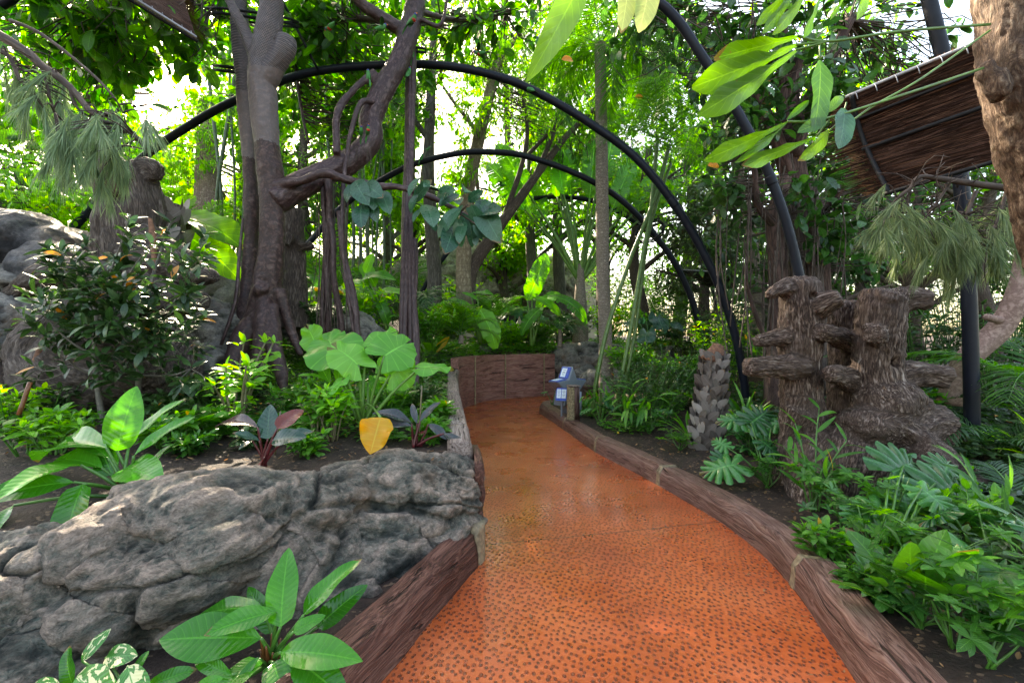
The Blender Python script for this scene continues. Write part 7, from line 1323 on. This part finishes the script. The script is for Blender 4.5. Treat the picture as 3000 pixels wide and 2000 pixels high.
# bamboo behind
for i, (u, d, h0, l) in enumerate([(665, 11.5, 880, 'bamboo clump left of the twin fig trunk'), (1035, 13, 950, 'bamboo clump behind the hanging roots'), (1120, 15, 950, 'bamboo clump left of the root pillar')]):
    root = thing('bamboo_clump', l, 'bamboo', W(u, h0, d), 'bamboo clumps beyond the fig'); rg = np.random.RandomState(i); g = MB()
    for k in range(6):
        uu = u+rg.normal()*26; tube(g, Wp((uu, h0, d+rg.normal()*.3), (uu+rg.normal()*8, h0-300, d), (uu+rg.normal()*20, 200, d), (uu+rg.normal()*60, -100, d)), rg.uniform(.025, .05), 7, res=30)
    g.build('culms', M['cane_far'], root); g = MB(); n = 260; P = np.stack([W(u+rg.normal()*70, rg.uniform(-50, 500), d+rg.normal()*.5) for _ in range(n)]); P = np.repeat(P, 7, 0)+rg.normal(size=(n*7, 3))*.08; put(g, leaf('lance', w=.13, nl=3, nh=1, droop=.6), P, rdir(rg, n*7, -.3), rdir(rg, n*7, 1.), rg.uniform(.12, .2, n*7), rg.rand(n*7)); g.build('foliage', M['palm'], root)
# pink trunk seen in the light gap
tree('pink_trunked_palm', 'thick pinkish trunk standing in the bright gap left of the fig', 'tree', (Wp((598, 900, 16), (602, 700, 16), (606, 560, 16), (605, 430, 16), (600, 300, 16)), [.55, .46, .38, .30, .2]), [], [cl(600, 400, 15, 110, 80, 1.2, 60), cl(600, 300, 16, 90, 60, 1, 50)], 'bright', 'b_pink', .3, .3, 'lance', 8, 1, 16, GB, gaps=False)
# generic backdrop trees
def gtree(u, d, vb, vt, ru, label, mat, seed, lsz=.24, lwf=.4, shape='ellip', bark='b_grey', dens=1., per=8, n=150, lean=0, hang=.3, rw=.14):
    rg = np.random.RandomState(seed); b = W(u, vb, d); t = W(u+lean, vt+60, d); b[2] = min(b[2], hleft(b[:1], b[1:2])[0] if u < 2000 else .4)
    m = b+(t-b)*.5+rg.normal(size=3)*[.4, .3, 0]; tr = (np.array([b, b+(m-b)*.5+rg.normal(size=3)*[.1, .1, 0], m, t]), [rw, rw*.85, rw*.7, rw*.35]); H = t[2]-b[2]; lm = []
    for k in range(6):
        s0 = spline(tr[0], 20)[rg.randint(8, 17)]; a = rg.rand()*6.3; L_ = ru/F*d*rg.uniform(.6, 1.); lm.append((np.array([s0, s0+[math.cos(a)*L_*.5, math.sin(a)*L_*.4, L_*.35], s0+[math.cos(a)*L_, math.sin(a)*L_*.7, L_*.5]]), [rw*.4, rw*.28, rw*.12]))
    cz = []; v0, v1 = vt, vb-60
    for k in range(9):
        vv = v0+(v1-v0)*(.02+.72*(k/8)**1.1); cz.append(cl(u+lean*(1-k/8)+rg.normal()*ru*.45, vv+rg.normal()*20, d+rg.normal()*.9, ru*rg.uniform(.45, .75), ru*rg.uniform(.32, .5), ru/F*d*.6, n/9))
    return tree('broadleaf_tree', label, 'tree', tr, lm, cz, mat, bark, lsz, lwf, shape, per, dens, seed, GB, hang=hang, nl=2, fast=True, twig=.006, tlim=4)
BT = [(-80, 11, 760, 150, 260, 'tree with yellow green leaves at the far left edge', 'bright'), (150, 13.5, 740, 60, 260, 'leafy tree above the blue grey boulder', 'fig'), (330, 17, 760, 250, 240, 'tree behind the needled branch', 'bright'), (480, 21, 760, 420, 140, 'low distant tree under the bright sky gap', 'bright'), (780, 19, 820, 330, 150, 'tree seen between the fig trunk and the hanging roots', 'bright'), (900, 17, 840, 120, 200, 'tree behind the aerial roots of the fig', 'fig'),
 (1090, 20, 860, 380, 170, 'pale distant tree left of the root pillar', 'bright'), (1290, 24, 900, 620, 160, 'far low tree behind the leaf spray', 'bright'), (1500, 20, 900, 560, 150, 'yellow green tree under the third arch', 'bright'), (1560, 17, 900, 160, 230, 'leafy tree behind the second arch crown', 'bright'), (1770, 19, 900, 120, 230, 'tall tree behind the slim palm', 'bright'),
 (1900, 15, 980, 380, 200, 'bright leaved tree between second arch and slim palm', 'bright'), (1980, 21, 940, 160, 240, 'far tree behind the arch crossing', 'fig'), (2080, 14, 1000, 560, 150, 'brown twiggy tree behind the far brushwood shade', 'olive'), (2230, 17, 980, 300, 260, 'tree behind the rubber tree', 'fig'), (2480, 12, 980, 380, 260, 'dark tree behind the stump sculpture', 'fig_dark'), (2700, 11, 1000, 420, 250, 'dark tree behind the steel post', 'fig_dark'), (2950, 9.5, 1000, 300, 260, 'dense tree behind the leaning trunk', 'fig'), (2600, 16, 980, 100, 320, 'tall tree above the brushwood sunshade', 'bright'),
 (1780, 25, 960, 420, 240, 'distant tree at the end of the path axis', 'olive'), (700, 26, 860, 520, 200, 'distant tree in the haze left of the dead stump', 'bright'), (60, 9, 700, 520, 190, 'low feathery tree on the left bank', 'lime'), (2320, 10.5, 1080, 760, 220, 'low bushy tree behind the stump columns', 'fig_dark'), (1240, 30, 880, 420, 230, 'farthest tree behind the path bend', 'olive'), (330, 25, 800, 60, 330, 'tall distant tree behind the drooping needles', 'bright'), (1010, 17, 860, 160, 190, 'leafy tree behind the curved aerial roots', 'fig'), (1215, 16.5, 880, 200, 150, 'leafy tree just behind the root pillar', 'bright'), (1650, 18, 900, 60, 200, 'leafy tree just left of the slim palm', 'fig'), (720, 18, 840, 60, 170, 'leafy tree right behind the twin fig trunk', 'bright'), (850, 24, 840, 20, 300, 'tall distant tree behind the twin fig trunk', 'bright'), (1180, 26, 860, 40, 260, 'tall distant tree behind the root pillar', 'fig'), (1480, 27, 880, 60, 300, 'tall distant tree behind the second arch crown', 'bright'), (560, 30, 820, 330, 220, 'hazy distant tree low in the bright gap', 'lime'), (1010, 29, 860, 330, 240, 'hazy distant tree beyond the bamboo', 'bright'), (2120, 24, 950, 60, 320, 'tall distant tree between arch and rubber tree', 'bright')]
for i, q in enumerate(BT):
    far = q[1] > 15; gtree(*q, seed=100+i, lsz=.30 if far else .22, lwf=.36 if i % 2 else .5, shape='ellip' if i % 3 else 'oval', n=560 if q[1] > 12 else 360, rw=.12+.008*q[1], bark='b_twig' if i % 3 else 'b_grey', dens=1.15)
# shrubs along the far beds
GF = 'shrubs in the far beds'
FS = [(640, 900, 9.5, .9, 1.6, 'mid', 'leafy shrub at the foot of the bright gap'), (820, 960, 8.4, .6, 1.3, 'bright', 'leafy shrub behind the fig roots'), (940, 980, 8.0, .5, 1.3, 'dark', 'dark shrub around the hanging root bases'), (1060, 960, 9.2, .8, 1.4, 'bright', 'leafy shrub between root bundle and pillar'), (1250, 1000, 9.2, .7, 1.3, 'mid', 'bright shrub left of the plank wall end'), (1330, 990, 11.5, .8, 1.4, 'bright', 'yellow green shrub on top of the plank wall at its left end'),
 (1420, 1010, 13.6, .7, 1.5, 'bright', 'leafy shrub above the plank wall seams'), (1500, 1010, 13.9, .6, 1.5, 'bright', 'light green shrub above the plank wall middle'), (1580, 1010, 14.4, .7, 1.5, 'mid', 'leafy shrub above the right half of the plank wall'), (1690, 1000, 15, .9, 1.6, 'dark', 'dark shrub above the grey rock'), (1780, 1000, 16, 1.2, 2, 'bright', 'shrub behind the grey rock'), (1900, 1040, 13, 1.3, 2, 'mid', 'shrub right of the slim palm'), (2010, 1050, 12, 1.3, 2, 'dark', 'dark shrub left of the second arch foot'),
 (2150, 1080, 10.5, 1.2, 1.8, 'dark', 'dark shrub behind the large arch foot'), (2300, 1140, 8.6, .9, 1.5, 'mid', 'shrub behind the left stump column'), (2480, 1120, 8.0, 1.2, 1.8, 'dark', 'dark shrub behind the stump sculpture'), (2700, 1120, 7.6, 1.2, 1.8, 'dark', 'dark shrub behind the post'), (2900, 1130, 7.0, 1.3, 1.8, 'dark', 'dark shrub at the right edge behind the palms'), (2600, 1260, 6.0, .6, 1.2, 'mid', 'low shrub right behind the stump'), (1300, 950, 18, 1.6, 3, 'bright', 'far shrub behind the palms'), (1560, 950, 19, 1.6, 2.4, 'olive', 'far brown green shrub left of the fan palm'),
 (1050, 900, 17, 2, 3, 'mid', 'far shrub behind the bamboo'), (820, 880, 15, 1.7, 3, 'mid', 'far shrub beyond the grey rock wall'), (1830, 950, 20, 2.2, 3.4, 'olive', 'far shrub at the end of the aviary'), (2000, 980, 17, 2.4, 3.2, 'dark', 'far dark shrub under the far shade'), (2200, 1000, 14, 2.2, 3, 'fig_dark', 'far dark shrub behind the rubber tree'), (640, 760, 14, 1.4, 3, 'mid', 'far shrub under the bright sky gap'), (120, 690, 8.8, .8, 1.8, 'lime', 'feathery light green shrub over the left boulders'), (230, 720, 8.2, .6, 1.5, 'bright', 'light green shrub right of the left boulders'), (400, 740, 9, .8, 1.6, 'mid', 'shrub behind the dead log'),
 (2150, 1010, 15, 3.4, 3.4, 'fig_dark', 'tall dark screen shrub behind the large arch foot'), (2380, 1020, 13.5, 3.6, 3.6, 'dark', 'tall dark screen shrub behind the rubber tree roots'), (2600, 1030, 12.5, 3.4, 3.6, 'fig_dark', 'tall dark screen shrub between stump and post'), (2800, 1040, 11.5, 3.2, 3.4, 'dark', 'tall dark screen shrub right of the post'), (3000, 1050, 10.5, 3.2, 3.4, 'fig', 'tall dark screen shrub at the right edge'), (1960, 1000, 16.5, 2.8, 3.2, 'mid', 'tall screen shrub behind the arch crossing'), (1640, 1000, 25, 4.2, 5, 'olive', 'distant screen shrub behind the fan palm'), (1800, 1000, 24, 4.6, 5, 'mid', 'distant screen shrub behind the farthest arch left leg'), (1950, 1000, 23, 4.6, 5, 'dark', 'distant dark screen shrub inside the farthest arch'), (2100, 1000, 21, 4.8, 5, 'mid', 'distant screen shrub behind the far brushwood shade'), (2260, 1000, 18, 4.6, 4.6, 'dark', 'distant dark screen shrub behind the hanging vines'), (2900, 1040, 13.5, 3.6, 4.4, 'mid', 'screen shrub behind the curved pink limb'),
 (2000, 1150, 9, .7, 1.3, 'mid', 'green shrub between palm stub and dense bushes'), (1850, 1120, 10, .8, 1.2, 'mid', 'green shrub behind the cane bases')]
for i, (u, v, d, h, w, m, l) in enumerate(FS):
    p = W(u, v, d)
    bush(l, p, h, w, 12+int(w*5), 34, .10+.006*d, .42, 'ellip' if i % 2 else 'ovate', m, 200+i, GF, name='shrub', cat='shrub', t0=.05, sr=.008)
# ground cover
def cover(name, label, region, n, size, mat, seed, hf, hh=(.02, .16), shape='ovate', wf=.55):
    rg = np.random.RandomState(seed); x = rg.uniform(region[0], region[1], n); y = rg.uniform(region[2], region[3], n); k = fbm(np.stack([x*1.1, y*1.1, 0*x], 1), 3, seed) > region[4]; x, y = x[k], y[k]
    if len(region) > 5: k = region[5](x, y); x, y = x[k], y[k]
    z = hf(x, y)+rg.uniform(hh[0], hh[1], len(x)); m = len(x); g = MB(); K = 4; P = np.repeat(np.stack([x, y, z], 1), K, 0); a = rg.rand(m*K)*6.3; D_ = np.stack([np.cos(a), np.sin(a), rg.uniform(-.1, .5, m*K)], 1)
    put(g, leaf(shape, w=wf, nl=4, nh=1, fold=.15, droop=.7), P, D_, np.array([0, 0, 1.])+rg.normal(size=(m*K, 3))*.3, size*rg.uniform(.6, 1.3, m*K), rg.rand(m*K)); o = g.build(name, M[mat]); tag(o, label, 'ground cover', kind='stuff')
GE = 'small leafy plants filling the beds'
EX = [(1120, 1190, 'L', .36, .4, 'lime', 'bright plant filling behind the purple leaves'), (800, 1160, 'L', .4, .5, 'lime', 'bright leafy plant right of the jointed stems'), (1040, 1120, 'L', .34, .5, 'mid', 'leafy plant in the shade behind the elephant ear'), (750, 1310, 'L', .14, .25, 'dark', 'dark little plant between rock and teal leaf'), (480, 1310, 'L', .22, .4, 'mid', 'green plant right of the left philodendron'), (160, 1330, 'L', .26, .4, 'lime', 'lime green plant behind the left philodendron leaves'), (640, 1160, 'L', .3, .5, 'dark', 'small dark plant under the fig roots on the left'), (1010, 1200, 'L', .34, .5, 'mid', 'leafy plant between elephant ear stems and fig foot'), (1280, 1240, 'L', .2, .25, 'mid', 'small plant beside the middle of the weathered timber'), (1180, 1215, 'L', .3, .4, 'schef', 'light green plant behind the purple black philodendron'), (720, 1180, 'L', .36, .5, 'mid', 'leafy plant between the pale jointed stems'), (560, 1330, 'L', .14, .3, 'schef', 'tiny seedling on the open soil behind the rock'), (620, 1290, 'L', .24, .4, 'mid', 'leafy plant left of the upright teal leaf'), (890, 1335, 'L', .16, .3, 'mid', 'small plant in front of the soft bedding plants'), (450, 1250, 'L', .3, .5, 'dark', 'dark plant behind the left philodendron'), (130, 1230, 'L', .3, .5, 'dark', 'dark plant at the foot of the bulbous log'),
 (1960, 1230, 'R', .5, .7, 'mid', 'leafy plant left of the woven palm stub'), (1880, 1200, 'R', .5, .7, 'dark', 'dark plant behind the schefflera mound'), (2200, 1330, 'R', .34, .45, 'mon', 'glossy plant right of the woven palm stub'), (2420, 1640, 'R', .2, .3, 'mid', 'small plant between edging and schefflera row'), (2820, 1600, 'R', .4, .5, 'mid', 'leafy plant below the stump root on the right'), (2960, 1780, 'R', .4, .45, 'dark', 'dark leafy plant at the right edge'), (2560, 1760, 'R', .16, .25, 'schef', 'small seedling beside the nearest joint band'), (2130, 1270, 'R', .4, .5, 'dark', 'dark plant at the foot of the large arch')]
for i, (u, v, sd, h, w, m, l) in enumerate(EX): bush(l, onbed(u, v, sd), h, w, 9, 18, .10 if i % 2 else .13, .5, 'ovate' if i % 3 else 'ellip', m, 300+i, GE, t0=.15)
inb = lambda x, y: (x < xw(y)-.2) & (y > 3.4-.3*(x+.6)*0)
cover('ground_cover', 'low leafy ground cover between the left bed plants', (-7, -.3, 3.9, 10.5, -.2, inb), 13000, .07, 'mid', 1, hleft, (.01, .14))
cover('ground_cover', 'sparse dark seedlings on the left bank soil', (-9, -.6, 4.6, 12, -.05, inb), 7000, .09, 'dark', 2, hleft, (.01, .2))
cover('ground_cover', 'leafy ground cover in the far bed above the plank wall', (-6, 7, 10.6, 20, -.25, lambda x, y: ((x < xw(y)-.25) | (y > 14.6))), 12000, .11, 'mid', 3, hleft, (.02, .3))
inr = lambda x, y: (x > xk(np.minimum(y, 10.2))+.45)
cover('ground_cover', 'low leafy ground cover around the right bed plants', (1.2, 9, 3.6, 10.4, -.12, inr), 13000, .07, 'mid', 4, hright, (.01, .14))
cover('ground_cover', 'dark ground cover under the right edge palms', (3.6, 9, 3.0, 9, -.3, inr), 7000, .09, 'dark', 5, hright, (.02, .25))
# leaf litter
for nm, l, reg, hf, n, sd in (('leaf_litter', 'dry leaf litter on the soil of the left bed', (-4, -.5, 2.4, 6, -.5, inb), hleft, 700, 6), ('leaf_litter', 'dry leaf litter on the soil behind the right timber edge', (1.7, 4.5, 1.6, 6.5, -.5, lambda x, y: x > xk(y)+.32), hright, 900, 7)):
    rg = np.random.RandomState(sd); x = rg.uniform(reg[0], reg[1], n); y = rg.uniform(reg[2], reg[3], n); k = reg[5](x, y); x, y = x[k], y[k]; m = len(x); g = MB(); a = rg.rand(m)*6.3
    put(g, leaf('ellip', w=.4, nl=4, nh=1, fold=.3, droop=-.8), np.stack([x, y, hf(x, y)+.012], 1), np.stack([np.cos(a), np.sin(a), rg.uniform(-.05, .2, m)], 1), np.array([0, 0, 1.])+rg.normal(size=(m, 3))*.3, rg.uniform(.015, .06, m), rg.rand(m)); tag(g.build(nm, M['dry']), l, 'leaf litter', kind='stuff')
rg = np.random.RandomState(9); n = 130; y = rg.uniform(1.9, 9, n); x = xw(np.maximum(y, 3.3))+(xk(y)-xw(np.maximum(y, 3.3)))*np.where(rg.rand(n) < .4, rg.uniform(.86, .99, n), rg.uniform(.05, .95, n)); g = MB(); a = rg.rand(n)*6.3
put(g, leaf('ellip', w=.45, nl=4, nh=1, fold=.2, droop=-.4), np.stack([x, y, np.full(n, .016)], 1), np.stack([np.cos(a), np.sin(a), rg.uniform(0, .1, n)], 1), (0, 0, 1), rg.uniform(.008, .03, n), rg.rand(n)); tag(g.build('leaf_litter', M['dry']), 'tiny dry petals and leaf bits scattered on the orange path', 'leaf litter', kind='stuff')
# far building behind the net
root = thing('building', 'pale rendered building glimpsed behind the far trees', 'building', (-6, 34, 0)); g = MB(); box(g, (-5, 34, 3), (22, 5, 8), .06); box(g, (-5, 34, 7.1), (22.6, 5.6, .35), .06); g.build('wall', M['wallpink'], root, smooth=False)
for k in range(5): g = MB(); box(g, (-13+4*k, 31.2+.24*k, 3.0), (.6, .7, 7.4), .06, bev=.04); g.build('pilaster', M['b_pink'], root, smooth=False)
for k in range(4): g = MB(); box(g, (-11+4*k, 31.55+.24*k, 3.6), (1.5, .12, 2.2), .06, bev=.02); g.build('window', M['blackmetal'], root, smooth=False)
root = thing('planter_box', 'dark rectangular box standing behind the far bed', 'planter box', W(1430, 1000, 17)); g = MB(); box(g, W(1430, 915, 17), (1.5, .6, .8), .05, bev=.03); g.build('body', M['blackmetal'], root, smooth=False); g = MB(); box(g, W(1430, 885, 17), (1.6, .7, .06), .05, bev=.01); g.build('rim', M['blackmetal'], root, smooth=False)
# ------------------------------------------------------------------ birds
def bird(label, p, yaw, pitch, sz=.28, fly=False, red=True):
    root = thing('lorikeet', label, 'parrot', p, 'lorikeets in the aviary'); f = np.array([math.cos(yaw)*math.cos(pitch), math.sin(yaw)*math.cos(pitch), math.sin(pitch)]); s_ = nrm(np.cross(f, [0, 0, 1.])); u_ = np.cross(s_, f); p = np.array(p, float); s = sz
    g = MB(); tube(g, [p-f*s*.30, p-f*s*.1-u_*s*.02, p+f*s*.12-u_*s*.03, p+f*s*.27+u_*s*.02, p+f*s*.34+u_*s*.05, p+f*s*.40+u_*s*.05], [s*.03, s*.11, s*.14, s*.10, s*.085, s*.04], 12, res=22); g.build('body', M['p_g'], root)
    if red: g = MB(); blob(g, p+f*s*.13-u_*s*.05, (s*.13, s*.13, s*.125)); g.build('breast', M['p_r'], root)
    g = MB(); blob(g, p+f*s*.37+u_*s*.07, (s*.085, s*.085, s*.085)); g.build('head', M['p_b'], root)
    g = MB(); tube(g, [p+f*s*.43+u_*s*.08, p+f*s*.50+u_*s*.06, p+f*s*.49+u_*s*.01], [s*.035, s*.025, s*.004], 8, res=8); g.build('beak', M['p_o'], root)
    g = MB(); put(g, leaf('lance', w=.2, nl=6, nh=1, fold=.2), [p-f*s*.25, p-f*s*.25+s_*s*.02], -f-u_*.1, u_, s*.62, .5); g.build('tail', M['p_g'], root)
    for sd in (-1, 1):
        g = MB(); d = (s_*sd*1.0-f*.25+u_*.3) if fly else (-f+s_*sd*.18-u_*.08); put(g, leaf('lance' if fly else 'ellip', w=.42, nl=6, nh=2, fold=-.2, droop=.5), p+f*s*.15+s_*sd*s*.10+u_*s*.03, d, (u_ if fly else s_*sd+u_*.3), s*(.75 if fly else .5), .5); g.build('wing', M['p_g'], root)
        if not fly: g = MB(); tube(g, [p+s_*sd*s*.05-u_*s*.1, p+s_*sd*s*.05-u_*s*.2+f*s*.03], s*.02, 6, res=3); g.build('leg', M['p_k'], root)
bird('lorikeet with a vivid red breast perched high on the fig limb', W(1205, 62, 6.9), -.4, .6)
bird('lorikeet flying past the leaves above the large arch', W(970, 75, 6.6), 2.6, -.3, fly=True)
bird('dark lorikeet flying left of the red breasted one', W(1112, 82, 6.6), .5, .5, fly=True, red=False)
bird('green lorikeet clinging in the collar on the root pillar', W(1206, 155, 7.35), 1.5, 1.2, red=False)
bird('green lorikeet clinging to the root pillar below the large arch', W(1194, 215, 7.25), .9, 1.0, red=False)
bird('green lorikeet on the curved root left of the pillar', W(1080, 222, 6.7), 2.2, 1.1, .24, red=False)
bird('lorikeet at the end of the thin branch, left one of the pair', W(1058, 388, 6.5), -1.2, .7, .2, red=False)
bird('lorikeet at the end of the thin branch, right one of the pair', W(1077, 385, 6.5), -1.0, .8, .2)
bird('lorikeet perched on the large arch right of the crown', W(1555, 262, 7.95), 2.8, .5, red=False)
bird('lorikeet perched on the second arch beside the pillar', W(1234, 462, 10.9), 1.2, .9, red=False)
bird('small dark bird flying in the white sky gap left side', W(1254, 437, 13), .8, .9, .26, True, False)
bird('small dark bird flying in the white sky gap low centre', W(1472, 542, 13), 2.9, .1, .3, True, False)
bird('bird flying just above the second arch crown', W(1497, 425, 13), .3, .4, .24, True, False)
bird('orange and black bird flying below the top edge leaves', W(1410, 155, 8), 3.0, .0, .3, True)
bird('green lorikeet clinging beside the single long green leaf', W(1575, 130, 8), 1.5, 1.3, .3, False)
for (u, v, d, l) in ((1645, 175, 7, 'orange dead leaf caught in the net above the arch'), (2073, 485, 6.5, 'yellow leaf caught in the net left of the nearest arch'), (1860, 285, 9, 'rusty dead leaf caught near the palm fronds')):
    g = MB(); put(g, leaf('oval', w=.6, nl=6, nh=2, fold=.3, droop=.8), W(u, v, d), (1, 0, .1), (0, -1, .3), .2, .6); tag(g.build('dead_leaf', M['orange']), l, 'dead leaf')
